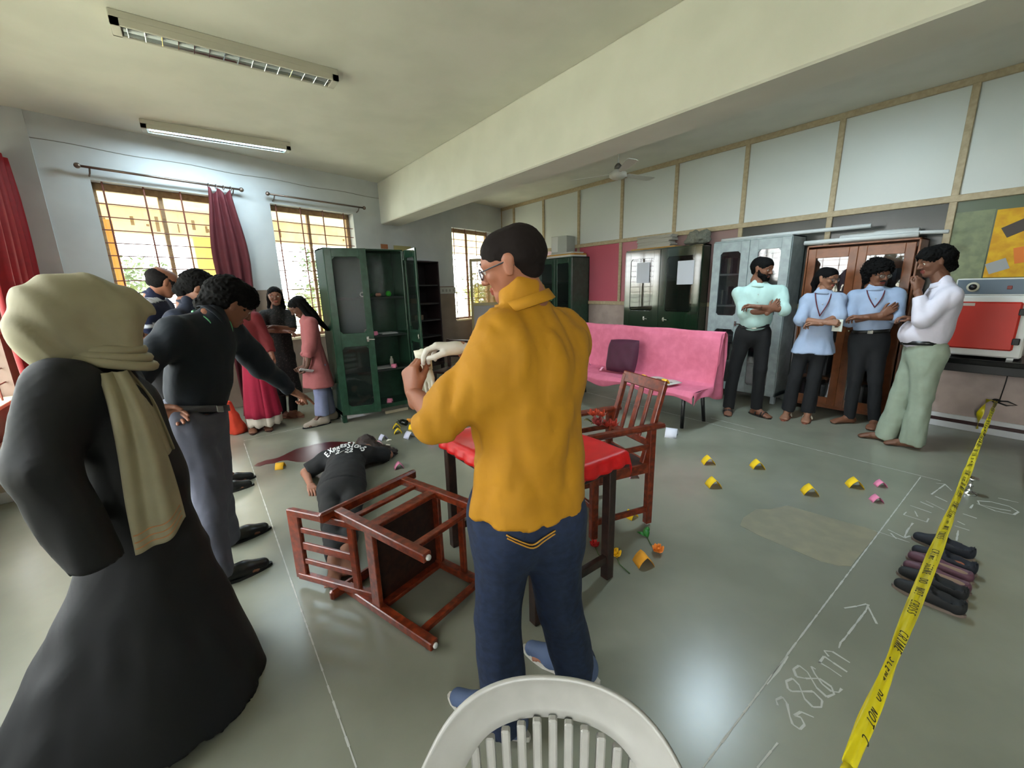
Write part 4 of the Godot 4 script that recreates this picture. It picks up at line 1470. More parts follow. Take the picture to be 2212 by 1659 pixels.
# one person, from joints in world space; every garment is a part
func person(label: String, base: Vector3, P: Dictionary) -> Node3D:
	var o := thing("person", label, "person", base)
	var J := {}
	for k in P.j:
		J[k] = P.j[k] - base
	var sc: float = P.get("scale", 1.0)
	var skin: Color = P.get("skin", Color(0.50, 0.32, 0.23))
	var sex: String = P.get("sex", "m")
	var w: float = P.get("girth", 1.0) * sc
	var sk := toned(skin)
	var hipc: Vector3 = (J.pl + J.pr) * 0.5
	var shc: Vector3 = (J.sl + J.sr) * 0.5
	var up: Vector3 = (shc - hipc).normalized()
	var side: Vector3 = (J.sl - J.sr).normalized()
	var fwd: Vector3 = side.cross(up).normalized()
	if fwd.dot(P.face) < 0.0 and not P.has("keep"):
		fwd = -fwd
	var hside: Vector3 = (J.pl - J.pr).normalized()
	var hfwd: Vector3 = hside.cross(Vector3.UP).normalized()
	if hfwd.dot(fwd) < 0.0:
		hfwd = -hfwd
	var waist: Vector3 = hipc.lerp(shc, 0.38)
	var chest: Vector3 = hipc.lerp(shc, 0.80)
	var belly: float = P.get("belly", 0.0)
	# ---- skin: one continuous body ----
	var b := Blob.new(P.get("cell", 0.014))
	b.bone(J.nk, J.hd - P.hu * 0.07 * sc, 0.056 * sc, 0.052 * sc, 0.03)
	b.bone(chest, waist, 0.135 * w, 0.12 * w, 0.05, fwd, 0.68)
	b.bone(waist, hipc, 0.12 * w, 0.13 * w, 0.05, fwd, 0.72)
	b.bone(J.sl.lerp(J.sr, 0.12), J.sl.lerp(J.sr, 0.88), 0.055 * sc, 0.055 * sc, 0.05)
	b.bone(J.nk, chest, 0.06 * sc, 0.10 * w, 0.04, fwd, 0.8)
	for e in [["sl", "el", "wl"], ["sr", "er", "wr"]]:
		b.bone(J[e[0]], J[e[1]], 0.048 * sc, 0.040 * sc, 0.03)
		b.bone(J[e[1]], J[e[2]], 0.041 * sc, 0.0265 * sc, 0.015)
	for e in [["pl", "kl", "al"], ["pr", "kr", "ar"]]:
		b.bone(J[e[0]], J[e[1]], 0.075 * w, 0.05 * sc, 0.04)
		b.bone(J[e[1]], J[e[2]], 0.05 * sc, 0.036 * sc, 0.02)
	var feet := []
	for e in [["al", "fl"], ["ar", "fr"]]:
		var an: Vector3 = J[e[0]]
		var fd: Vector3 = P[e[1]].normalized()
		var L := 0.25 * sc
		var heel := Vector3(an.x, 0.032 + J.get("lift", Vector3.ZERO).y, an.z) - fd * 0.04
		var ball_ := heel + fd * L * 0.62
		feet.append([heel, fd, L])
		if P.get("foot", "shoe") != "none":
			b.bone(an, heel, 0.036 * sc, 0.032, 0.03)
			b.bone(an + Vector3(0, -0.02, 0) + fd * 0.01, ball_ + Vector3(0, -0.004, 0), 0.034, 0.026, 0.03)
			b.bone(heel, ball_, 0.03, 0.026, 0.02)
			var sd := fd.cross(Vector3.UP)
			for q in 5:
				b.bone(ball_ + sd * (q - 2) * 0.012, ball_ + sd * (q - 2) * 0.0165 + fd * (0.075 - 0.008 * absf(q - 1.5)) * sc + Vector3(0, -0.014, 0), 0.02, 0.0125, 0.006)
	var body := Shell.new()
	body.add(b.solve().mesh(), Transform3D.IDENTITY, sk)
	# head
	var hz: Vector3 = P.hf.normalized()
	var hx: Vector3 = (P.hu as Vector3).cross(hz).normalized()
	var hb := Basis(hx, hz.cross(hx), hz)
	var ht := Transform3D(hb * sc * P.get("headsize", 1.0), J.hd)
	var lip := toned(skin.lerp(Color(0.55, 0.16, 0.16), 0.45))
	body.add(head_mesh(sex), ht, func(p: Vector3) -> Color:
		if absf(p.x) < 0.024 and p.y < -0.049 and p.y > -0.076 and p.z > 0.088:
			return lip
		return sk)
	# hands
	for e in [["el", "wl", "hl", 1.0], ["er", "wr", "hr", -1.0]]:
		var cfg: Array = P.get(e[2], [0.35, fwd, null])   # curl, palm normal, direction
		var dir: Vector3 = ((J[e[1]] - J[e[0]]) if cfg.size() < 3 or cfg[2] == null else cfg[2]).normalized()
		var pz: Vector3 = (cfg[1] - dir * (cfg[1] as Vector3).dot(dir)).normalized()
		var px := dir.cross(pz)
		var hm := hand_mesh(cfg[0], cfg.size() > 3 and cfg[3])
		var thumb: Vector3 = P.get(e[2] + "_thumb", Vector3.UP)
		if px.dot(thumb) < 0.0:
			hm = mirror_x(hm)
		var col := sk
		if P.has("glove") and P.glove == e[2]:
			col = toned(Color(0.80, 0.78, 0.74))
		body.add(hm, Transform3D(Basis(px, dir, pz) * (0.97 * sc), J[e[1]]), col)
	put("body", body.done(), vertex_mat(0.55), o)
	# eyes and brows
	if P.get("eyes", true):
		for s in [-1, 1]:
			var st := sf(true)
			ball(st, ht * Vector3(s * 0.0325, 0.003, 0.0815), Vector3.ONE * 0.0115 * sc, 10, 8)
			var ey := obj("eye", st, plain(Color(0.80, 0.77, 0.73), 0.3), o)
			st = sf(true)
			ball(st, ht * Vector3(s * 0.033, 0.001, 0.0885), Vector3.ONE * 0.0056 * sc, 8, 6)
			obj("iris", st, plain(Color(0.06, 0.035, 0.025), 0.25), ey)
			st = sf(true)
			tube(st, [ht * Vector3(s * 0.014, 0.027, 0.1005), ht * Vector3(s * 0.03, 0.032, 0.0965), ht * Vector3(s * 0.052, 0.027, 0.080)], [0.0035, 0.0045, 0.0025], 6)
			obj("eyebrow", st, plain(Color(0.035, 0.028, 0.025), 0.8), o)
	# hair
	if P.has("hair"):
		make_hair(o, P.hair, ht, P.get("hair_color", Color(0.035, 0.03, 0.028)), P)
	if P.get("beard", false):
		var bb := Blob.new(0.005)
		for s in [-1, 1]:
			bb.bone(Vector3(s * 0.066, -0.012, 0.012), Vector3(s * 0.052, -0.062, 0.03), 0.014, 0.022, 0.012)
			bb.bone(Vector3(s * 0.046, -0.06, 0.04), Vector3(s * 0.022, -0.092, 0.07), 0.026, 0.024, 0.015)
			bb.bone(Vector3(s * 0.042, -0.048, 0.066), Vector3(s * 0.02, -0.09, 0.078), 0.016, 0.02, 0.015)
			bb.bone(Vector3(s * 0.008, -0.044, 0.103), Vector3(s * 0.03, -0.062, 0.09), 0.007, 0.008, 0.006)
		bb.bone(Vector3(-0.02, -0.1, 0.074), Vector3(0.02, -0.1, 0.074), 0.02, 0.02, 0.015)
		bb.carve(Vector3(-0.014, -0.06, 0.108), Vector3(0.014, -0.06, 0.108), 0.014, 0.014, 0.005)
		put("beard", Shell.new().add(bb.solve(rough_noise(90.0), 0.004).mesh(), ht).done(), hair_mat(Color(0.03, 0.026, 0.024)), o)
	if P.has("moustache"):
		var bb := Blob.new(0.004)
		for s in [-1, 1]:
			bb.bone(Vector3(s * 0.004, -0.045, 0.104), Vector3(s * 0.028, -0.054, 0.092), 0.0065, 0.005, 0.005)
		put("moustache", Shell.new().add(bb.solve().mesh(), ht).done(), plain(Color(0.03, 0.026, 0.024), 0.85), o)
	if P.has("glasses"):
		make_glasses(o, ht, P.glasses)
	# ---- shirt ----
	if P.has("shirt"):
		var S: Dictionary = P.shirt
		var ease_: float = S.get("ease", 0.018)
		var sb := Blob.new(S.get("cell", 0.012))
		var rw: float = 0.132 * w + ease_
		sb.bone(J.sl.lerp(J.sr, 0.06), J.sl.lerp(J.sr, 0.94), 0.062 * sc + ease_ * 0.5, 0.062 * sc + ease_ * 0.5, 0.05)
		sb.bone(chest, waist, 0.142 * w + ease_, 0.128 * w + ease_, 0.06, fwd, 0.70)
		var stand: float = S.get("stand", 0.022)
		sb.bone(J.nk + (J.hd - J.nk).normalized() * stand, chest, (0.070 if stand < 0.03 else 0.080) * sc, 0.12 * w, 0.05, fwd, 0.8)
		var hemdir: Vector3 = S.get("hemdir", -up)
		var hem: Vector3 = waist + hemdir * S.get("below", 0.12)
		if S.has("tuck"):
			hem = hipc.lerp(waist, P.pants.get("rise", 0.55)) - up * 0.05
		var flare: float = S.get("flare", 0.0)
		if S.has("tuck"):
			sb.bone(waist + up * 0.03, hem, 0.128 * w + ease_, 0.112 * w + 0.004, 0.04, fwd, 0.74, 1)
		else:
			sb.bone(waist, hem, 0.128 * w + ease_, 0.135 * w + ease_ + flare, 0.05, fwd, S.get("flat", 0.74), 1)
		if belly > 0.0:
			sb.bone(waist + fwd * 0.03 - up * 0.01, waist + fwd * (0.05 + belly * 0.4) - up * 0.03, 0.12 * w, 0.095 * w + belly * 0.3, 0.08)
		for e in [["sl", "el", "wl", "cl"], ["sr", "er", "wr", "cr"]]:
			var f: float = S.get(e[3], S.get("sleeve", 0.25))   # reach along the forearm; negative = ends on the upper arm
			var rs: float = 0.058 * sc + ease_ * 0.5
			if f <= 0.0:
				sb.bone(J[e[0]], J[e[0]].lerp(J[e[1]], 1.0 + f), rs, rs * 0.97, 0.03, Vector3.ZERO, 1.0, 1)
			else:
				sb.bone(J[e[0]], J[e[1]], rs * S.get("cap", 1.0), rs * 0.92, S.get("blend", 0.035))
				sb.bone(J[e[1]], J[e[1]].lerp(J[e[2]], f), rs * 0.92, lerpf(rs * 0.88, 0.042 * sc, f), 0.02, Vector3.ZERO, 1.0, 1)
				if f < 0.6:   # rolled cuff
					var c0: Vector3 = J[e[1]].lerp(J[e[2]], maxf(f - 0.14, 0.02))
					sb.bone(c0, J[e[1]].lerp(J[e[2]], f), rs * 0.96, rs * 0.94, 0.004, Vector3.ZERO, 1.0, 3)
		for x in S.get("extra", []):
			sb.bone(x[0] - base, x[1] - base, x[2], x[3], x[4])
		var n := crease(S.get("freq", 3.6))
		var mm := sb.solve(n, S.get("fold", 0.014), S.get("stretch", Basis.from_scale(Vector3(1.0, 0.55, 1.0)))).mesh()
		var smat: Material = S.mat
		if S.has("paint"):
			put("shirt", Shell.new().add(mm, Transform3D.IDENTITY, func(p: Vector3) -> Color: return S.paint.call(p + base)).done(), vertex_mat(0.85), o)
		else:
			put("shirt", Shell.new().add(mm).done(), smat, o)
		if S.get("collar", true):
			var nd: Vector3 = (J.hd - J.nk).normalized()
			var nf := (fwd - nd * fwd.dot(nd)).normalized()
			var nt := Transform3D(Basis(nd.cross(nf), nd, nf), J.nk + nd * 0.028 + nf * 0.004)
			var st := sf(true)
			if stand > 0.03:
				nt.origin -= nd * 0.016
				band(st, Transform3D(nt.basis, nt.origin + nd * 0.012), 0.096 * sc, 0.096 * sc, 0.03, 0.005, 0.084 * sc, 0.084 * sc)
			else:
				band(st, nt, 0.072 * sc, 0.070 * sc, 0.034, 0.005, 0.065 * sc, 0.064 * sc)
				band(st, Transform3D(nt.basis, nt.origin - nd * 0.008), 0.084 * sc, 0.082 * sc, 0.03, 0.004, 0.068 * sc, 0.067 * sc)
			obj("collar", st, smat, o)
		if S.get("placket", false):
			var st := sf()
			for q in 5:
				var c: Vector3 = J.nk.lerp(hem, 0.16 + q * 0.17)
				ball(st, c + fwd * (0.71 * rw + belly * 0.2 + 0.004), Vector3.ONE * 0.006, 6, 4)
			obj("buttons", st, plain(Color(0.75, 0.75, 0.72), 0.4), o)
	# ---- trousers or skirt ----
	if P.has("pants"):
		var T: Dictionary = P.pants
		var pb := Blob.new(T.get("cell", 0.013))
		var top: Vector3 = hipc.lerp(waist, T.get("rise", 0.55))
		pb.bone(top, hipc, 0.122 * w + 0.016, 0.132 * w + 0.018, 0.05, hfwd, 0.76, 2)
		for e in [["pl", "kl", "al"], ["pr", "kr", "ar"]]:
			pb.bone(J[e[0]].lerp(hipc, 0.12) + Vector3(0, 0.02, 0), J[e[1]], T.get("thigh", 0.088) * w, T.get("knee", 0.066) * sc, 0.035)
			pb.bone(J[e[0]].lerp(hipc, 0.1) - hfwd * 0.03, J[e[0]].lerp(J[e[1]], 0.25) - hfwd * 0.02, 0.085 * w, 0.07 * w, 0.05)
			pb.bone(J[e[1]], J[e[2]] + Vector3(0, T.get("drop", -0.02), 0), T.get("knee", 0.066) * sc, T.get("hem", 0.062) * sc, 0.02, Vector3.ZERO, 1.0, 1)
		P.pants_blob = pb
		put("trousers", Shell.new().add(pb.solve(crease(3.2), T.get("fold", 0.012), Basis.from_scale(Vector3(1.0, 0.42, 1.0))).mesh()).done(), T.mat, o)
		if T.has("belt"):
			var st := sf(true)
			band(st, Transform3D(Basis(hside, Vector3.UP, hfwd), top + Vector3(0, 0.002, 0) + hfwd * T.get("belt_out", 0.0) * 0.6), 0.127 * w + 0.022, 0.097 * w + 0.018 + T.get("belt_out", 0.0) * 0.4, 0.034, 0.004)
			var be := obj("belt", st, T.belt, o)
			st = sf()
			box(st, Transform3D(Basis(hside, Vector3.UP, hfwd), top + hfwd * (0.097 * w + 0.02 + T.get("belt_out", 0.0))), Vector3(0.045, 0.036, 0.008), 0.003)
			obj("buckle", st, plain(Color(0.7, 0.7, 0.68), 0.2, 1.0), be)
	# ---- footwear ----
	var ft: String = P.get("foot", "shoe")
	if ft == "shoe":
		for f in feet:
			var fb := Blob.new(0.008)
			var h: Vector3 = f[0]
			var fd: Vector3 = f[1]
			var L: float = f[2] + 0.025
			fb.bone(h + Vector3(0, 0.012, 0), h + fd * L * 0.55 + Vector3(0, 0.004, 0), 0.045, 0.043, 0.02)
			fb.bone(h + fd * L * 0.55, h + fd * L * 0.88 + Vector3(0, -0.006, 0), 0.045, 0.032, 0.02)
			fb.bone(h + Vector3(0, 0.04, 0), h + fd * 0.06 + Vector3(0, 0.045, 0), 0.042, 0.040, 0.02)
			var shm := put("shoe", Shell.new().add(fb.solve().mesh()).done(), P.shoe, o)
			var st := sf()
			var poly := PackedVector2Array()
			for q in 18:
				var an := TAU * q / 18.0
				var yy := sin(an)
				poly.append(Vector2(cos(an) * (0.048 if yy > 0 else 0.040) * (1.0 - 0.15 * yy * yy), yy * (L * 0.56 + 0.02)))
			var sd := Vector3.UP.cross(fd)
			prism(st, Transform3D(Basis(sd, fd, sd.cross(fd)), Vector3(h.x, h.y - 0.032, h.z) + fd * L * 0.42), poly, 0.0 if sd.cross(fd).y > 0 else -P.get("sole", 0.016), P.get("sole", 0.016) if sd.cross(fd).y > 0 else 0.0)
			obj("sole", st, P.get("sole_mat", plain(Color(0.05, 0.05, 0.05), 0.6)), shm)
	elif ft == "sandal":
		for f in feet:
			var st := sf()
			var fd: Vector3 = f[1]
			var h: Vector3 = f[0]
			var sd := Vector3.UP.cross(fd)
			var poly := PackedVector2Array()
			for q in 18:
				var an := TAU * q / 18.0
				poly.append(Vector2(cos(an) * 0.044, sin(an) * 0.148))
			prism(st, Transform3D(Basis(sd, fd, sd.cross(fd)), Vector3(h.x, 0.0, h.z) + fd * 0.09), poly, -0.012, 0.012)
			var sl := obj("sandal", st, P.shoe, o)
			st = sf(true)
			for q in P.get("straps", [0.15]):
				var c: Vector3 = Vector3(h.x, 0.012, h.z) + fd * q
				var arc := []
				for a in 9:
					var th := PI * a / 8.0
					arc.append(c + sd * cos(th) * 0.044 + Vector3.UP * sin(th) * 0.05)
				tube(st, arc, 0.008, 6)
			if P.get("thong", false):
				tube(st, [h + fd * 0.17 + Vector3(0, 0.0, 0), h + fd * 0.12 + Vector3(0, 0.03, 0), h + fd * 0.04 + sd * 0.03], 0.006, 6)
				tube(st, [h + fd * 0.12 + Vector3(0, 0.03, 0), h + fd * 0.04 - sd * 0.03], 0.006, 6)
			obj("strap", st, P.get("strap_mat", P.shoe), sl)
	o.set_meta("spare", 0)
	o.remove_meta("spare")
	P.out = {"ht": ht, "fwd": fwd, "up": up, "side": side, "waist": waist, "chest": chest, "hipc": hipc, "J": J, "hfwd": hfwd}
	return o

func crease(freq: float, s := 5) -> FastNoiseLite:   # sharp-crested folds of cloth
	var n := rough_noise(freq, s)
	n.fractal_type = FastNoiseLite.FRACTAL_RIDGED
	n.fractal_octaves = 3
	n.fractal_gain = 0.45
	return n

func rough_noise(freq: float, s := 3) -> FastNoiseLite:
	var n := FastNoiseLite.new()
	n.seed = s
	n.noise_type = FastNoiseLite.TYPE_SIMPLEX_SMOOTH
	n.frequency = freq
	n.fractal_octaves = 2
	return n

func make_hair(o: Node3D, style: String, ht: Transform3D, c: Color, P: Dictionary) -> void:
	var key := "hair_" + style
	if not cache.has(key):
		var b := Blob.new(0.006)
		var n: FastNoiseLite = rough_noise(60.0)
		var amp := 0.004
		match style:
			"short":
				b.bone(Vector3(0, 0.036, -0.036), Vector3(0, 0.042, 0.022), 0.087, 0.082, 0.02)
				b.bone(Vector3(0, 0.0, -0.045), Vector3(0, -0.035, -0.045), 0.074, 0.055, 0.03)
				b.carve(Vector3(0, -0.03, 0.14), Vector3(0, -0.06, 0.10), 0.098, 0.1, 0.01)
				for s in [-1, 1]:
					b.carve(Vector3(s * 0.095, -0.012, 0.0), Vector3(s * 0.095, -0.06, 0.03), 0.035, 0.05, 0.01)
				b.carve(Vector3(0, -0.14, 0), Vector3(0, -0.14, -0.1), 0.08, 0.07, 0.01)
			"crop":
				b.bone(Vector3(0, 0.035, -0.036), Vector3(0, 0.038, 0.018), 0.0835, 0.0795, 0.02)
				b.bone(Vector3(0, 0.0, -0.045), Vector3(0, -0.025, -0.045), 0.070, 0.05, 0.03)
				b.carve(Vector3(0, -0.03, 0.15), Vector3(0, -0.06, 0.11), 0.105, 0.1, 0.01)
				for s in [-1, 1]:
					b.carve(Vector3(s * 0.095, -0.02, 0.0), Vector3(s * 0.095, -0.06, 0.03), 0.032, 0.05, 0.01)
				b.carve(Vector3(0, -0.14, 0), Vector3(0, -0.14, -0.1), 0.08, 0.07, 0.01)
				amp = 0.0025
			"fringe":
				b.bone(Vector3(0, 0.012, -0.045), Vector3(0, -0.02, -0.045), 0.083, 0.062, 0.02)
				b.bone(Vector3(0, 0.015, -0.03), Vector3(0, 0.01, 0.02), 0.0835, 0.08, 0.02)
				b.carve(Vector3(0, 0.13, 0.0), Vector3(0, 0.13, 0.08), 0.098, 0.13, 0.01)
				b.carve(Vector3(0, -0.02, 0.15), Vector3(0, -0.06, 0.10), 0.105, 0.1, 0.01)
				b.carve(Vector3(0, -0.14, 0), Vector3(0, -0.14, -0.1), 0.085, 0.075, 0.01)
				for s in [-1, 1]:
					b.carve(Vector3(s * 0.095, -0.012, 0.0), Vector3(s * 0.095, -0.06, 0.03), 0.032, 0.05, 0.01)
			"curly":
				b.bone(Vector3(0, 0.045, -0.045), Vector3(0, 0.06, 0.03), 0.108, 0.09, 0.02)
				b.bone(Vector3(0, 0.0, -0.055), Vector3(0, -0.055, -0.05), 0.10, 0.075, 0.03)
				for s in [-1, 1]:
					b.bone(Vector3(s * 0.06, 0.03, -0.01), Vector3(s * 0.065, -0.03, -0.03), 0.055, 0.045, 0.02)
				b.carve(Vector3(0, -0.035, 0.14), Vector3(0, -0.08, 0.10), 0.095, 0.1, 0.01)
				n = rough_noise(38.0)
				amp = 0.02
			"wavy":
				b.bone(Vector3(0, 0.04, -0.04), Vector3(0, 0.05, 0.03), 0.095, 0.085, 0.02)
				b.bone(Vector3(0, 0.0, -0.06), Vector3(0, -0.06, -0.07), 0.088, 0.06, 0.03)
				b.bone(Vector3(0, -0.03, -0.08), Vector3(0, -0.075, -0.11), 0.04, 0.03, 0.02)
				b.carve(Vector3(0, -0.035, 0.14), Vector3(0, -0.07, 0.10), 0.098, 0.1, 0.01)
				for s in [-1, 1]:
					b.carve(Vector3(s * 0.1, -0.02, 0.01), Vector3(s * 0.1, -0.07, 0.03), 0.035, 0.055, 0.01)
				n = rough_noise(45.0)
				amp = 0.009
			"long":
				b.bone(Vector3(0, 0.036, -0.036), Vector3(0, 0.038, 0.018), 0.086, 0.081, 0.02)
				b.bone(Vector3(0, -0.01, -0.05), Vector3(0, -0.16, -0.06), 0.08, 0.075, 0.03, Vector3.BACK, 0.8)
				for s in [-1, 1]:
					b.bone(Vector3(s * 0.068, 0.01, -0.01), Vector3(s * 0.075, -0.14, -0.005), 0.028, 0.028, 0.02)
					b.bone(Vector3(s * 0.075, -0.14, -0.005), Vector3(s * 0.07, -0.24, 0.02), 0.028, 0.018, 0.02)
				b.bone(Vector3(0, -0.16, -0.06), Vector3(0, -0.38, -0.075), 0.08, 0.05, 0.03, Vector3.BACK, 0.55)
				b.carve(Vector3(0, -0.025, 0.13), Vector3(0, -0.12, 0.12), 0.092, 0.1, 0.008)
				n = rough_noise(30.0)
				amp = 0.006
			"bun":
				b.bone(Vector3(0, 0.036, -0.036), Vector3(0, 0.040, 0.020), 0.086, 0.081, 0.02)
				b.bone(Vector3(0, 0.0, -0.055), Vector3(0, -0.03, -0.06), 0.072, 0.055, 0.03)
				b.bone(Vector3(0, -0.01, -0.11), Vector3(0, -0.07, -0.12), 0.042, 0.036, 0.02)
				b.bone(Vector3(0, -0.07, -0.12), Vector3(0, -0.16, -0.10), 0.034, 0.015, 0.02)
				b.carve(Vector3(0, -0.03, 0.14), Vector3(0, -0.06, 0.10), 0.098, 0.1, 0.01)
				for s in [-1, 1]:
					b.carve(Vector3(s * 0.095, -0.02, 0.0), Vector3(s * 0.095, -0.06, 0.03), 0.03, 0.05, 0.01)
		cache[key] = b.solve(n, amp, Basis.from_scale(Vector3(1, 0.5, 1)) if style in ["long", "bun"] else Basis()).mesh()
	put("hair", Shell.new().add(cache[key], ht).done(), hair_mat(c), o)

func hair_mat(c: Color) -> StandardMaterial3D:
	var m := plain(c, 0.82)
	m.metallic_specular = 0.25
	return m

func make_glasses(o: Node3D, ht: Transform3D, c: Color) -> void:
	var st := sf(true)
	for s in [-1, 1]:
		var rim := []
		for a in 18:
			var t := TAU * a / 18.0
			rim.append(ht * Vector3(s * (0.034 + 0.024 * cos(t)), 0.0 + 0.018 * sin(t), 0.108 - 0.008 * absf(0.034 + 0.024 * cos(t) - 0.02) / 0.04))
		tube(st, rim, 0.0018, 5, false, true)
		tube(st, [ht * Vector3(s * 0.058, 0.006, 0.10), ht * Vector3(s * 0.075, 0.008, 0.06), ht * Vector3(s * 0.082, 0.012, -0.005), ht * Vector3(s * 0.08, -0.008, -0.022)], 0.002, 5)
	tube(st, [ht * Vector3(-0.011, 0.004, 0.109), ht * Vector3(0, 0.007, 0.111), ht * Vector3(0.011, 0.004, 0.109)], 0.0018, 5)
	var g := obj("glasses", st, plain(c, 0.3), o)
	for s in [-1, 1]:
		st = sf()
		var poly := PackedVector2Array()
		for a in 18:
			poly.append(Vector2(s * 0.034 + 0.0235 * cos(TAU * a / 18.0), 0.0175 * sin(TAU * a / 18.0)))
		prism(st, ht, poly, 0.103, 0.1045)
		obj("lens", st, glass(Color(0.95, 0.98, 0.96), 0.08), g)

# ---------- the people in the room ----------
var plane_base := Vector3.ZERO

func jt(px: float, py: float, off := 0.0) -> Vector3:   # joint seen at a pixel, on the upright plane through the person's feet; off = metres nearer the camera
	var t := Vector3(EYE.x - plane_base.x, 0, EYE.z - plane_base.z).normalized()
	return on_plane(px, py, plane_base + t * off, t)

func joints(base: Vector2, d: Dictionary) -> Dictionary:
	plane_base = on_y(base.x, base.y)
	var out := {}
	for k in d:
		var a: Array = d[k]
		if a.size() > 2 and a[2] is String:   # an ankle above a spot on the floor
			out[k] = on_y(a[0], a[1], 0.0) + Vector3(0, 0.085, 0)
		else:
			out[k] = jt(a[0], a[1], a[2] if a.size() > 2 else 0.0)
	for k in ["al", "ar"]:
		out[k].y = maxf(out[k].y, 0.075)
	return out

func img(dx: float, dy: float, dz := 0.0) -> Vector3:   # a direction given as right, up (in the picture) and towards the camera
	var t := Vector3(EYE.x - plane_base.x, 0, EYE.z - plane_base.z).normalized()
	var r := Vector3.UP.cross(t)
	return (r * dx + Vector3.UP * dy + t * dz).normalized()

func lanyard(o: Node3D, P: Dictionary, m: Material, depth: float, drop: float) -> void:
	var q: Dictionary = P.out
	var nk: Vector3 = q.J.nk
	var f: Vector3 = q.fwd
	var s: Vector3 = q.side
	var low: Vector3 = nk - q.up * drop + f * depth
	var pts := [low, nk - q.up * drop * 0.45 + f * (depth * 0.95) + s * 0.045, nk + f * 0.05 + s * 0.066 + q.up * 0.005, nk + s * 0.045 - f * 0.055 + q.up * 0.03, nk - s * 0.045 - f * 0.055 + q.up * 0.03, nk + f * 0.05 - s * 0.066 + q.up * 0.005, nk - q.up * drop * 0.45 + f * (depth * 0.95) - s * 0.045, low + s * 0.004]
	var st := sf(true)
	tube(st, spline(pts, 5), 0.0055, 6)
	obj("lanyard", st, m, o)

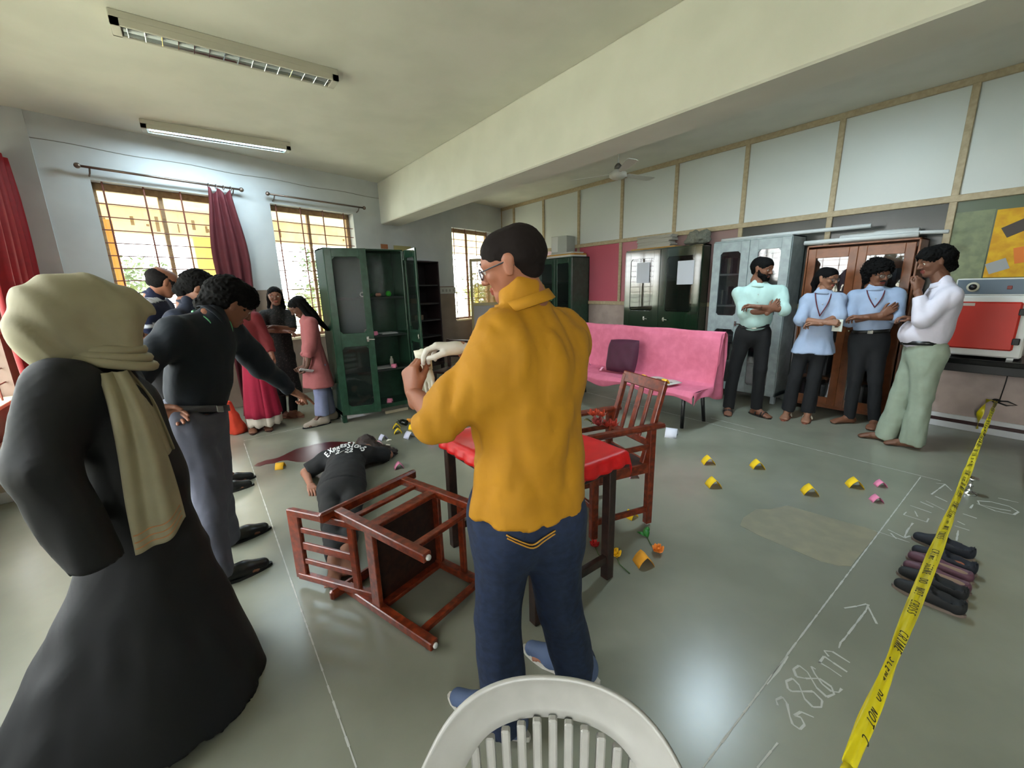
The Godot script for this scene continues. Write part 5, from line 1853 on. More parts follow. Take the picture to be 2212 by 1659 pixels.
func build_people() -> void:
	var j: Dictionary
	var P: Dictionary
	var o: Node3D
	var brown := Color(0.42, 0.26, 0.18)
	# -- man in yellow, back to the camera --
	j = joints(Vector2(1140, 1515), {"hd": [1108, 571], "nk": [1137, 668], "sl": [1084, 752, 0.10], "sr": [1214, 735, -0.15], "el": [950, 905, 0.12], "wl": [893, 850, -0.08], "er": [1100, 870, -0.26], "wr": [998, 752, -0.12], "pl": [1086, 1112, 0.03], "pr": [1186, 1104, -0.03], "kl": [1078, 1328, 0.05], "kr": [1207, 1312, -0.03], "al": [1092, 1572, "f"], "ar": [1246, 1458, "f"]})
	var mustard := cloth_mat(Color(0.70, 0.485, 0.012), Color(0.62, 0.42, 0.008), 101, 0.8)
	var denim := grained(Color(0.10, 0.16, 0.27), Color(0.065, 0.115, 0.205), 0.04, Vector3(3, 3, 3), 0.85, 102, false, 0.2)
	P = {"j": j, "face": img(-0.8, 0, -0.6), "hf": img(-0.93, -0.28, -0.25), "hu": img(-0.28, 0.95, 0.0), "fl": img(-0.88, 0, -0.45), "fr": img(-0.86, 0, -0.5), "skin": Color(0.60, 0.38, 0.28), "girth": 1.24, "scale": 1.0, "headsize": 0.88, "hair": "crop", "hair_color": Color(0.115, 0.092, 0.085), "glasses": Color(0.20, 0.22, 0.25),
		"hl": [0.75, img(0.5, 0.2, -0.8), img(-0.15, 0.9, -0.3)], "hl_thumb": img(0.6, 0.5, 0.3), "hr": [0.5, img(-0.3, -0.9, 0.1), img(-0.95, 0.12, 0.0)], "hr_thumb": img(-0.2, -0.5, 0.8), "glove": "hr",
		"shirt": {"mat": mustard, "sleeve": 0.22, "cl": 0.10, "below": 0.165, "flare": 0.025, "ease": 0.032, "fold": 0.022, "freq": 3.0, "stretch": Basis(Vector3(0, 0, 1), 0.5) * Basis.from_scale(Vector3(1.5, 0.8, 1.5)), "blend": 0.09, "cap": 0.95, "stand": 0.031}, "pants": {"mat": denim, "thigh": 0.092, "knee": 0.078, "hem": 0.080, "drop": -0.05, "fold": 0.014}, "shoe": plain(Color(0.30, 0.36, 0.48), 0.7), "sole_mat": plain(Color(0.78, 0.76, 0.72), 0.6), "sole": 0.022}
	o = person("man in a mustard shirt and jeans with glasses pulling on a white glove", plane_base, P)
	lanyard(o, P, plain(Color(0.40, 0.70, 0.52), 0.6), 0.13, 0.2)
	var gold := plain(Color(0.72, 0.52, 0.16), 0.6)
	for l in [[[1094, 1156], [1120, 1168], [1150, 1177], [1172, 1164], [1200, 1146]], [[1096, 1163], [1122, 1175], [1152, 1184], [1174, 1170], [1199, 1153]]]:
		var pts := []
		for q in l:
			var d := ray(q[0], q[1])
			pts.append((P.pants_blob as Blob).march(EYE - plane_base + d * 0.6, d, 1.5) - d * 0.002)
		var st := sf(true)
		tube(st, spline(pts, 4), 0.0028, 5)
		obj("pocket_stitching", st, gold, o)
	# -- man with crossed arms in a mint shirt --
	var black_cloth := cloth_mat(Color(0.045, 0.04, 0.048), Color(0.032, 0.03, 0.036), 103)
	var navy_cloth := cloth_mat(Color(0.045, 0.05, 0.065), Color(0.033, 0.037, 0.05), 104)
	j = joints(Vector2(1606, 893), {"hd": [1646, 581], "nk": [1637, 620], "sl": [1684, 630, -0.02], "sr": [1596, 634, 0.02], "el": [1694, 668, 0.10], "wl": [1634, 663, 0.20], "er": [1608, 676, 0.08], "wr": [1662, 672, 0.16], "pl": [1648, 720], "pr": [1606, 722], "kl": [1642, 798, 0.02], "kr": [1586, 798, 0.03], "al": [1634, 880], "ar": [1573, 880, 0.03]})
	P = {"j": j, "face": img(0.2, 0, 1), "hf": img(0.85, -0.22, 0.5), "hu": Vector3.UP, "fl": img(0.75, 0, 0.65), "fr": img(0.05, 0, 1), "skin": Color(0.45, 0.29, 0.215), "hair": "short", "beard": true, "girth": 0.98, "belly": 0.02,
		"hl": [0.5, img(-0.2, -0.8, 0.4), img(-0.9, 0.1, -0.3)], "hr": [0.3, img(-0.1, 0, -1), img(0.6, 0.75, -0.1)], "hr_thumb": Vector3.UP,
		"shirt": {"mat": cloth_mat(Color(0.66, 0.77, 0.745), Color(0.61, 0.72, 0.70), 105), "sleeve": 0.12, "below": 0.17, "tuck": true, "placket": true}, "pants": {"mat": black_cloth, "belt": plain(Color(0.03, 0.03, 0.03), 0.4), "rise": 0.50, "belt_out": 0.02}, "foot": "sandal", "shoe": plain(Color(0.08, 0.055, 0.05), 0.6), "straps": [0.06, 0.13, 0.16]}
	o = person("bearded man in a mint shirt with folded arms by the grey cupboard", plane_base, P)
	# -- woman with a lanyard in a light blue shirt --
	j = joints(Vector2(1722, 904), {"hd": [1786, 602], "nk": [1776, 635], "sl": [1812, 647, -0.02], "sr": [1744, 649, 0.02], "el": [1811, 684, 0.06], "wl": [1768, 700, 0.17], "er": [1730, 691, 0.08], "wr": [1788, 697, 0.19], "pl": [1773, 745], "pr": [1738, 745], "kl": [1758, 818, 0.02], "kr": [1717, 818, 0.02], "al": [1746, 886], "ar": [1702, 882]})
	P = {"j": j, "face": img(0.2, 0, 1), "hf": img(0.8, -0.15, 0.6), "hu": Vector3.UP, "fl": img(-0.1, 0, 1), "fr": img(-0.15, 0, 1), "skin": Color(0.53, 0.36, 0.27), "sex": "f", "scale": 0.92, "girth": 0.88, "hair": "bun", "glasses": Color(0.1, 0.09, 0.09),
		"hl": [0.5, img(0, -0.8, 0.4), img(-0.9, 0.0, -0.2)], "hr": [0.7, img(0, -0.6, -0.8), img(1.0, 0.05, 0.1)],
		"shirt": {"mat": cloth_mat(Color(0.60, 0.655, 0.75), Color(0.54, 0.60, 0.70), 106), "sleeve": 0.10, "below": 0.26, "flare": 0.06, "ease": 0.024, "placket": true, "hemdir": Vector3.DOWN}, "pants": {"mat": navy_cloth, "knee": 0.07, "hem": 0.075}, "foot": "sandal", "shoe": plain(Color(0.50, 0.27, 0.20), 0.6), "straps": [0.03], "thong": true, "strap_mat": plain(Color(0.80, 0.76, 0.68), 0.5)}
	o = person("woman in a light blue shirt with a maroon lanyard by the wooden bookcase", plane_base, P)
	var maroon := plain(Color(0.33, 0.06, 0.11), 0.6)
	lanyard(o, P, maroon, 0.115, 0.22)
	# -- curly-haired man --
	j = joints(Vector2(1858, 917), {"hd": [1896, 592], "nk": [1890, 628], "sl": [1938, 640, -0.02], "sr": [1846, 642, 0.02], "el": [1936, 684, 0.10], "wl": [1866, 686, 0.22], "er": [1834, 692, 0.09], "wr": [1906, 680, 0.17], "pl": [1898, 734], "pr": [1858, 735], "kl": [1890, 822, 0.02], "kr": [1846, 820, 0.02], "al": [1888, 915], "ar": [1834, 904]})
	P = {"j": j, "face": img(0.1, 0, 1), "hf": img(0.62, -0.22, 0.75), "hu": Vector3.UP, "fl": img(-0.15, 0, 1), "fr": img(-0.75, 0, 0.7), "skin": Color(0.44, 0.28, 0.20), "hair": "curly", "glasses": Color(0.1, 0.09, 0.09), "beard": false, "moustache": true,
		"hl": [0.5, img(0, -0.8, 0.4), img(-0.9, 0.0, -0.3)], "hr": [0.3, img(-0.1, 0, -1), img(0.7, 0.65, -0.1)], "hr_thumb": Vector3.UP,
		"shirt": {"mat": cloth_mat(Color(0.585, 0.65, 0.75), Color(0.53, 0.59, 0.69), 107), "sleeve": 0.10, "below": 0.18, "tuck": true, "placket": true}, "pants": {"mat": navy_cloth, "belt": plain(Color(0.03, 0.03, 0.03), 0.4), "rise": 0.55, "knee": 0.062, "hem": 0.054}, "foot": "bare"}
	o = person("curly-haired man in a light blue shirt with folded arms before the bookcase", plane_base, P)
	lanyard(o, P, maroon, 0.12, 0.16)
	# -- older man in a white shirt, hand to his chin --
	j = joints(Vector2(1935, 957), {"hd": [2020, 565], "nk": [2036, 618], "sl": [2052, 640, 0.14], "sr": [2026, 634, -0.14], "el": [1996, 690, 0.20], "wl": [1982, 626, 0.14], "er": [1990, 705, -0.06], "wr": [1975, 690, 0.08], "pl": [2006, 764, 0.07], "pr": [1986, 762, -0.08], "kl": [1990, 858, 0.05], "kr": [1950, 852, -0.06], "al": [1972, 945, 0.06], "ar": [1910, 945, -0.02]})
	P = {"j": j, "face": img(-1, 0, 0.25), "hf": img(-0.88, -0.25, 0.42), "hu": img(-0.1, 1, 0), "fl": img(-0.95, 0, 0.2), "fr": img(-0.98, 0, 0.15), "skin": Color(0.42, 0.27, 0.20), "hair": "wavy", "girth": 1.08, "belly": 0.09,
		"hl": [0.65, img(-0.5, 0.2, -0.6), img(0.05, 1.0, -0.2)], "hl_thumb": img(-0.4, 0.4, 0.6), "hr": [0.5, img(0, -1, 0.2), img(-0.8, 0.2, 0.3)],
		"shirt": {"mat": cloth_mat(Color(0.80, 0.78, 0.82), Color(0.74, 0.72, 0.765), 108), "sleeve": 0.82, "cl": 0.78, "below": 0.19, "tuck": true, "ease": 0.028, "fold": 0.012, "placket": true}, "pants": {"mat": cloth_mat(Color(0.56, 0.60, 0.53), Color(0.50, 0.54, 0.475), 109), "belt": plain(Color(0.03, 0.03, 0.035), 0.3), "rise": 0.45, "knee": 0.085, "hem": 0.088, "thigh": 0.098, "drop": -0.055, "belt_out": 0.05, "fold": 0.018}, "foot": "bare"}
	o = person("older man in a white shirt and pale green trousers holding his chin", plane_base, P)
	# -- smiling woman in a dark printed dress --
	j = joints(Vector2(626, 899), {"hd": [594, 640], "nk": [596, 668], "sl": [624, 680, -0.02], "sr": [570, 682], "el": [632, 712, 0.08], "wl": [592, 706, 0.18], "er": [566, 712, 0.08], "wr": [612, 716, 0.16], "pl": [624, 770], "pr": [594, 770], "kl": [632, 840, 0.02], "kr": [606, 838, 0.02], "al": [634, 894], "ar": [612, 898]})
	var print_mat := grained(Color(0.028, 0.03, 0.035), Color(0.16, 0.15, 0.145), 0.09, Vector3(3.5, 3.5, 3.5), 0.8, 110)
	print_mat.albedo_texture = ImageTexture.create_from_image(noise_dots())
	P = {"j": j, "face": img(0, 0, 1), "hf": img(0.0, -0.05, 1), "hu": Vector3.UP, "fl": img(0.5, 0, 0.8), "fr": img(0.7, 0, 0.7), "skin": Color(0.47, 0.31, 0.23), "sex": "f", "scale": 0.92, "girth": 0.9, "hair": "long", "cell": 0.015,
		"hl": [0.45, img(0, -0.8, 0.4), img(-0.9, 0, 0.1)], "hr": [0.3, img(0, -0.8, 0.3), img(0.9, -0.1, 0.1)],
		"shirt": {"mat": print_mat, "sleeve": -0.05, "below": 0.66, "flare": 0.04, "hemdir": Vector3.DOWN, "collar": false, "cell": 0.014, "flat": 0.85}, "pants": {"mat": black_cloth, "hem": 0.05, "knee": 0.055}, "foot": "sandal", "shoe": plain(Color(0.55, 0.36, 0.30), 0.6), "straps": [0.13]}
	o = person("smiling woman in a dark printed dress with folded arms near the second window", plane_base, P)
	# -- woman in pink looking at her phone --
	j = joints(Vector2(684, 916), {"hd": [645, 663], "nk": [662, 692], "sl": [672, 700, 0.14], "sr": [662, 696, -0.12], "el": [670, 752, 0.16], "wl": [664, 792, 0.16], "er": [664, 750, -0.04], "wr": [658, 790, 0.06], "pl": [686, 792, 0.07], "pr": [684, 790, -0.07], "kl": [692, 848, 0.06], "kr": [704, 846, -0.08], "al": [694, 890, 0.06], "ar": [712, 884, -0.08]})
	P = {"j": j, "face": img(-1, 0, 0.1), "hf": img(-0.85, -0.6, 0.15), "hu": img(-0.5, 0.85, 0), "fl": img(-0.95, 0, 0.25), "fr": img(-0.95, 0, 0.1), "skin": Color(0.36, 0.235, 0.17), "sex": "f", "scale": 0.9, "girth": 0.82, "hair": "long", "cell": 0.015, "eyes": false,
		"hl": [0.7, img(-0.3, 0.9, -0.2), img(-0.5, -0.7, 0)], "hr": [0.6, img(-0.3, 0.9, 0.2), img(-0.6, -0.6, 0.3)],
		"shirt": {"mat": cloth_mat(Color(0.62, 0.35, 0.35), Color(0.55, 0.29, 0.30), 111), "sleeve": 0.45, "below": 0.42, "flare": 0.085, "ease": 0.026, "hemdir": Vector3.DOWN, "collar": false, "cell": 0.014, "flat": 0.8}, "pants": {"mat": cloth_mat(Color(0.52, 0.54, 0.66), Color(0.46, 0.48, 0.60), 112), "knee": 0.078, "hem": 0.082, "drop": -0.04}, "shoe": plain(Color(0.60, 0.55, 0.50), 0.6)}
	o = person("woman in a pink tunic and pale trousers bent over her phone beside the cupboard", plane_base, P)
	# -- woman in red, leaning in behind the pointing man --
	j = joints(Vector2(546, 930), {"hd": [506, 648, 0.02], "nk": [524, 676], "sl": [552, 688, 0.02], "sr": [506, 696, -0.02], "el": [577, 738, 0.06], "wl": [588, 768, 0.12], "er": [512, 752], "wr": [540, 782, 0.1], "pl": [566, 786], "pr": [536, 786], "kl": [570, 850], "kr": [545, 850], "al": [572, 898], "ar": [546, 912]})
	P = {"j": j, "face": img(0.3, 0, 1), "hf": img(0.5, -0.3, 0.8), "hu": Vector3.UP, "fl": img(0.1, 0, 1), "fr": img(-0.1, 0, 1), "skin": Color(0.45, 0.29, 0.21), "sex": "f", "scale": 0.92, "girth": 0.88, "hair": "bun", "cell": 0.015,
		"shirt": {"mat": cloth_mat(Color(0.40, 0.07, 0.09), Color(0.33, 0.05, 0.07), 113), "sleeve": 0.75, "below": 0.2, "collar": true, "cell": 0.014}, "foot": "sandal", "shoe": plain(Color(0.22, 0.13, 0.10), 0.6), "straps": [0.13], "hr": [0.4, img(0, 0, 1)], "hl": [0.35, img(-1, 0, 0.2)]}
	o = person("woman in a dark red tunic and magenta skirt beside the pointing man", plane_base, P)
	skirt(o, P, 0.13, 0.21, 0.07, cloth_mat(Color(0.60, 0.05, 0.20), Color(0.52, 0.035, 0.16), 114), plain(Color(0.74, 0.70, 0.64), 0.8))
	# -- man in a navy shirt bending forward and pointing --
	j = joints(Vector2(490, 1226), {"hd": [498, 655, -0.05], "nk": [452, 690, 0.0], "sl": [372, 722, 0.14], "sr": [500, 718, -0.12], "el": [292, 812, 0.20], "wl": [332, 884, 0.10], "er": [566, 792, -0.22], "wr": [634, 846, -0.36], "pl": [398, 905, 0.05], "pr": [452, 902, -0.06], "kl": [448, 1066, 0.06], "kr": [468, 1058, -0.08], "al": [478, 1262, "f"], "ar": [492, 1176, "f"]})
	var teal_navy := cloth_mat(Color(0.045, 0.085, 0.125), Color(0.03, 0.06, 0.095), 115)
	P = {"j": j, "face": img(0.9, 0, -0.3), "hf": img(0.78, -0.6, -0.2), "hu": img(0.55, 0.8, 0), "fl": img(0.97, 0, -0.05), "fr": img(0.95, 0, -0.1), "skin": Color(0.50, 0.32, 0.23), "hair": "wavy", "girth": 1.05,
		"hl": [0.35, img(-0.3, -0.1, 1.0), img(0.85, -0.45, 0.1)], "hl_thumb": img(0, 1, 0), "hr": [0.5, img(-0.3, -0.8, 0.3), img(0.7, -0.65, -0.2), true],
		"shirt": {"mat": teal_navy, "sleeve": 0.9, "cl": 0.14, "below": 0.14, "tuck": true, "ease": 0.026, "fold": 0.012}, "pants": {"mat": cloth_mat(Color(0.34, 0.345, 0.39), Color(0.28, 0.285, 0.33), 116), "belt": plain(Color(0.25, 0.25, 0.27), 0.4), "rise": 0.30, "knee": 0.078, "hem": 0.074, "drop": -0.04, "fold": 0.02}, "shoe": plain(Color(0.03, 0.03, 0.035), 0.35)}
	o = person("man in a dark navy shirt bending forward and pointing at the lying figure", plane_base, P)
	lanyard(o, P, plain(Color(0.35, 0.66, 0.45), 0.6), 0.10, 0.2)
	# -- dark-haired man looking down behind him --
	j = joints(Vector2(470, 1062), {"hd": [432, 626], "nk": [404, 664], "sl": [376, 694, 0.12], "sr": [420, 690, -0.12], "el": [372, 770, 0.14], "wl": [420, 810, 0.12], "er": [440, 770, -0.12], "wr": [470, 800, -0.1], "pl": [404, 832, 0.07], "pr": [420, 832, -0.07], "kl": [440, 940, 0.06], "kr": [450, 940, -0.06], "al": [466, 1045, 0.06], "ar": [470, 1010, -0.1]})
	P = {"j": j, "face": img(1, 0, -0.1), "hf": img(0.75, -0.6, 0.15), "hu": img(0.55, 0.8, 0), "fl": img(1, 0, 0), "fr": img(1, 0, 0), "skin": Color(0.48, 0.31, 0.225), "hair": "wavy", "cell": 0.016, "hl": [0.4, img(0, -1, 0)], "hr": [0.4, img(0, -1, 0)],
		"shirt": {"mat": cloth_mat(Color(0.10, 0.13, 0.20), Color(0.08, 0.10, 0.16), 117), "sleeve": 0.15, "below": 0.18, "cell": 0.014}, "pants": {"mat": black_cloth}, "shoe": plain(Color(0.03, 0.03, 0.035), 0.4)}
	o = person("dark-haired man with lowered head behind the pointing man", plane_base, P)
	# -- balding man in a striped navy polo --
	j = joints(Vector2(392, 1012), {"hd": [352, 609], "nk": [330, 643], "sl": [318, 668, 0.14], "sr": [352, 664, -0.14], "el": [306, 730, 0.2], "wl": [318, 780, 0.2], "er": [372, 730, -0.12], "wr": [398, 770, -0.1], "pl": [350, 800, 0.08], "pr": [366, 800, -0.08], "kl": [376, 905, 0.08], "kr": [386, 900, -0.08], "al": [392, 998, 0.08], "ar": [400, 985, -0.08]})
	var navy := toned(Color(0.085, 0.12, 0.24))
	var pale := toned(Color(0.78, 0.80, 0.84))
	P = {"j": j, "face": img(0.9, 0, -0.4), "hf": img(0.85, -0.4, -0.3), "hu": img(0.3, 0.95, 0), "fl": img(1, 0, 0), "fr": img(1, 0, 0), "skin": Color(0.56, 0.36, 0.27), "hair": "fringe", "hair_color": Color(0.10, 0.09, 0.09), "girth": 1.08, "cell": 0.016,
		"shirt": {"mat": plain(Color(0.085, 0.12, 0.24), 0.85), "sleeve": -0.15, "below": 0.22, "paint": func(p: Vector3) -> Color:
			for y in [1.36, 1.17, 0.98]:
				if absf(p.y + 0.10 * (p.x + 3.0) - y + 0.02) < 0.016:
					return pale
			return navy}, "pants": {"mat": black_cloth}, "shoe": plain(Color(0.03, 0.03, 0.035), 0.4), "hl": [0.4, img(0, -1, 0)], "hr": [0.4, img(0, -1, 0)]}
	o = person("balding man in a navy polo shirt with white stripes before the curtained window", plane_base, P)
	hijab_woman()
	lying_person()

func noise_dots() -> Image:
	var im := Image.create(256, 256, false, Image.FORMAT_RGB8)
	im.fill(Color(0.028, 0.03, 0.035))
	var rng := RandomNumberGenerator.new()
	rng.seed = 77
	for k in 240:
		var x := rng.randi_range(0, 255)
		var y := rng.randi_range(0, 255)
		var r := rng.randi_range(1, 5)
		var c := Color(0.20, 0.19, 0.18).lerp(Color(0.34, 0.30, 0.28), rng.randf())
		for dx in range(-r, r + 1):
			for dy in range(-r, r + 1):
				if dx * dx + dy * dy <= r * r and (dx + dy + k) % 3 != 0:
					im.set_pixel((x + dx + 256) % 256, (y + dy + 256) % 256, c)
	return im

func skirt(o: Node3D, P: Dictionary, r0: float, r1: float, y1: float, m: Material, trim: Material) -> void:
	var c: Vector3 = P.out.hipc
	var top := c + Vector3(0, 0.06, 0)
	var st := sf(true)
	sheet(st, 40, 10, func(u: float, v: float) -> Vector3:
		var a := -TAU * u
		var r := lerpf(r0, r1, pow(v, 0.8)) * (1.0 + 0.09 * v * sin(u * TAU * 9.0))
		return Vector3(top.x + cos(a) * r, lerpf(top.y, y1 + 0.10, v), top.z + sin(a) * r * 0.85), 0.004)
	var s := obj("skirt", st, m, o)
	st = sf(true)
	sheet(st, 40, 3, func(u: float, v: float) -> Vector3:
		var a := -TAU * u
		var r := (r1 - 0.012) * (1.0 + 0.08 * sin(u * TAU * 9.0) + 0.02 * v * sin(u * TAU * 30.0))
		return Vector3(top.x + cos(a) * r, lerpf(y1 + 0.12, y1 + 0.012 * sin(u * TAU * 30.0), v), top.z + sin(a) * r * 0.85), 0.004)
	obj("lace_trim", st, trim, s)

func hijab_woman() -> void:
	var dirh := ray(190, 690)
	dirh = Vector3(dirh.x, 0, dirh.z).normalized()
	plane_base = dirh * 1.9
	var base := plane_base
	var r := img(1, 0, 0)
	var t := img(0, 0, 1)
	var o := thing("person", "woman in a long black gown and beige headscarf with striped ends", "person", base)
	var L := func(px: float, py: float, off := 0.0) -> Vector3: return jt(px, py, off) - base
	var skin := Color(0.36, 0.23, 0.17)
	var sk := toned(skin)
	var hd: Vector3 = L.call(212, 694)
	var hf := (r * 0.93 - t * 0.25 - Vector3.UP * 0.28).normalized()
	var hx := Vector3.UP.cross(hf).normalized()
	var ht := Transform3D(Basis(hx, hf.cross(hx), hf) * 0.98, hd)
	var nk: Vector3 = L.call(222, 782)
	var sn: Vector3 = L.call(132, 838, 0.12)
	var sfar: Vector3 = L.call(245, 822, -0.14)
	var en: Vector3 = L.call(92, 1010, 0.20)
	var wn: Vector3 = L.call(158, 1130, 0.22)
	var ef: Vector3 = L.call(300, 1000, -0.2)
	var wf: Vector3 = L.call(360, 1100, -0.1)
	var hip: Vector3 = L.call(315, 1110)
	var chest: Vector3 = L.call(225, 900)
	# skin
	var b := Blob.new(0.014)
	b.bone(nk, hd - Vector3.UP * 0.06, 0.055, 0.052, 0.03)
	b.bone(chest, hip, 0.11, 0.13, 0.05)
	b.bone(sn.lerp(sfar, 0.1), sn.lerp(sfar, 0.9), 0.05, 0.05, 0.05)
	for e in [[sn, en, wn], [sfar, ef, wf]]:
		b.bone(e[0], e[1], 0.045, 0.038, 0.03)
		b.bone(e[1], e[2], 0.038, 0.025, 0.02)
	for s in [-1, 1]:
		b.bone(hip + t * s * 0.08, Vector3(0, 0.48, 0) + t * s * 0.08, 0.075, 0.05, 0.03)
		b.bone(Vector3(0, 0.48, 0) + t * s * 0.08, Vector3(0, 0.08, 0) + t * s * 0.08, 0.05, 0.036, 0.03)
		b.bone(Vector3(0, 0.04, 0) + t * s * 0.08, Vector3(0, 0.03, 0) + t * s * 0.08 + r * 0.16, 0.035, 0.025, 0.03)
	var body := Shell.new()
	body.add(b.solve().mesh(), Transform3D.IDENTITY, sk)
	body.add(head_mesh("f"), ht, sk)
	var hd1 := (wn - en).normalized()
	var pz := (r + Vector3.DOWN * 0.1).normalized()
	pz = (pz - hd1 * pz.dot(hd1)).normalized()
	body.add(hand_mesh(0.8), Transform3D(Basis(hd1.cross(pz), hd1, pz) * 0.82, wn - hd1 * 0.01), sk)
	var hd2 := (wf - ef).normalized()
	var pz2 := (t - hd2 * t.dot(hd2)).normalized()
	body.add(hand_mesh(0.35), Transform3D(Basis(hd2.cross(pz2), hd2, pz2) * 0.9, wf), sk)
	put("body", body.done(), vertex_mat(0.55), o)
	var st: SurfaceTool
	for s in [-1, 1]:
		st = sf(true)
		ball(st, ht * Vector3(s * 0.0325, 0.003, 0.0815), Vector3.ONE * 0.011, 10, 8)
		var ey := obj("eye", st, plain(Color(0.80, 0.77, 0.73), 0.3), o)
		st = sf(true)
		ball(st, ht * Vector3(s * 0.033, 0.0, 0.0885), Vector3.ONE * 0.0055, 8, 6)
		obj("iris", st, plain(Color(0.06, 0.035, 0.025), 0.25), ey)
	# gown
	var g := Blob.new(0.014)
	g.bone(sn.lerp(sfar, 0.05), sn.lerp(sfar, 0.95), 0.075, 0.07, 0.06)
	g.bone(chest, hip.lerp(chest, 0.3), 0.145, 0.145, 0.08)
	g.bone(hip.lerp(chest, 0.3), Vector3(hip.x, 0.60, hip.z) * Vector3(0.5, 1, 0.5) + r * 0.0, 0.15, 0.155, 0.06)
	var hc := r * -0.10 + t * 0.02
	g.bone(Vector3(0, 0.66, 0) + r * 0.0, Vector3(0, 0.03, 0) + hc, 0.15, 0.40, 0.06, t, 0.86, 1)
	for e in [[sn, en, wn], [sfar, ef, wf]]:
		g.bone(e[0], e[1], 0.082, 0.080, 0.04)
		g.bone(e[1], e[1].lerp(e[2], 1.85), 0.078, 0.064, 0.03, Vector3.ZERO, 1.0, 1)
	put("gown", Shell.new().add(g.solve(rough_noise(5.0), 0.02, Basis.from_scale(Vector3(1, 0.3, 1))).mesh()).done(), cloth_mat(Color(0.020, 0.021, 0.027), Color(0.015, 0.016, 0.021), 121, 0.75), o)
	# headscarf
	var khaki := cloth_mat(Color(0.60, 0.57, 0.46), Color(0.55, 0.52, 0.41), 122, 0.75)
	var h := Blob.new(0.008)
	h.bone(Vector3(0, 0.045, -0.035), Vector3(0, 0.045, 0.03), 0.098, 0.088, 0.05)
	h.bone(Vector3(0, 0.01, -0.10), Vector3(0, -0.05, -0.11), 0.098, 0.088, 0.08)
	h.bone(Vector3(0, 0.055, 0.06), Vector3(0, 0.048, 0.098), 0.064, 0.046, 0.05)
	for s in [-1, 1]:
		h.bone(Vector3(s * 0.052, 0.0, 0.02), Vector3(s * 0.042, -0.075, 0.045), 0.056, 0.052, 0.06)
	h.bone(Vector3(0, -0.085, 0.03), Vector3(0, -0.115, -0.06), 0.066, 0.088, 0.06)
	h.carve(Vector3(0, 0.0, 0.14), Vector3(0, -0.07, 0.13), 0.054, 0.048, 0.012)
	h.carve(Vector3(0, -0.01, 0.2), Vector3(0, -0.07, 0.2), 0.08, 0.075, 0.012)
	var fold := FastNoiseLite.new()
	fold.seed = 12
	fold.frequency = 3.4
	fold.fractal_octaves = 2
	put("headscarf", Shell.new().add(h.solve(fold, 0.016, Basis(Vector3.RIGHT, 0.75) * Basis.from_scale(Vector3(0.5, 3.2, 0.5)) * Basis(Vector3.RIGHT, -0.75)).mesh(), ht).done(), khaki, o)
	# wrap round the neck
	st = sf(true)
	for k in 3:
		var ring := []
		for a in 20:
			var an := TAU * a / 20.0
			ring.append(nk + Vector3(0, 0.045 - k * 0.02, 0) + r * (cos(an) * (0.092 + k * 0.010) + 0.012) + t * sin(an) * (0.094 + k * 0.010) + Vector3.DOWN * 0.028 * cos(an) * (0.5 + k * 0.35))
		tube(st, ring, 0.016, 8, false, true)
	obj("neck_wrap", st, khaki, o)
	# hanging ends of the scarf
	var le := spline([L.call(214, 806, 0.13), L.call(236, 880, 0.205), L.call(256, 980, 0.215), L.call(272, 1090, 0.21), L.call(292, 1194, 0.205)], 6)
	var re := spline([L.call(272, 800, 0.11), L.call(318, 880, 0.17), L.call(352, 960, 0.19), L.call(380, 1040, 0.19), L.call(402, 1118, 0.185)], 6)
	var n1: int = le.size() - 1
	var tail := func(u: float, v: float) -> Vector3:
		var i := mini(int(v * n1), n1 - 1)
		var f := v * n1 - i
		var a: Vector3 = (le[i] as Vector3).lerp(le[i + 1], f)
		var c: Vector3 = (re[i] as Vector3).lerp(re[i + 1], f)
		var p := a.lerp(c, u)
		return p + t * (0.016 * sin(u * 10.0 + v * 1.5) + 0.02 * sin(u * PI)) + Vector3.DOWN * 0.02 * v * v * sin(u * PI)
	st = sf(true)
	sheet(st, 26, 40, tail, 0.004)
	var end := obj("scarf_end", st, khaki, o)
	for q in [0.885, 0.92, 0.955]:
		st = sf(true)
		var pts := []
		for k in 25:
			pts.append(tail.call(0.02 + k / 25.0 * 0.96, q) + t * 0.004)
		tube(st, pts, 0.0028, 5)
		obj("stitched_stripe", st, plain(Color(0.72, 0.50, 0.32), 0.6), end)
	var l2 := spline([L.call(258, 806, 0.05), L.call(300, 868, 0.10), L.call(330, 925, 0.10), L.call(356, 985, 0.09)], 6)
	var r2 := spline([L.call(282, 800, 0.03), L.call(328, 856, 0.06), L.call(352, 905, 0.06), L.call(378, 968, 0.06)], 6)
	var n2: int = l2.size() - 1
	st = sf(true)
	sheet(st, 12, n2, func(u: float, v: float) -> Vector3:
		var i := roundi(v * n2)
		return (l2[i] as Vector3).lerp(r2[i], u) + t * 0.01 * sin(u * 7.0), 0.004)
	obj("scarf_end", st, khaki, o)

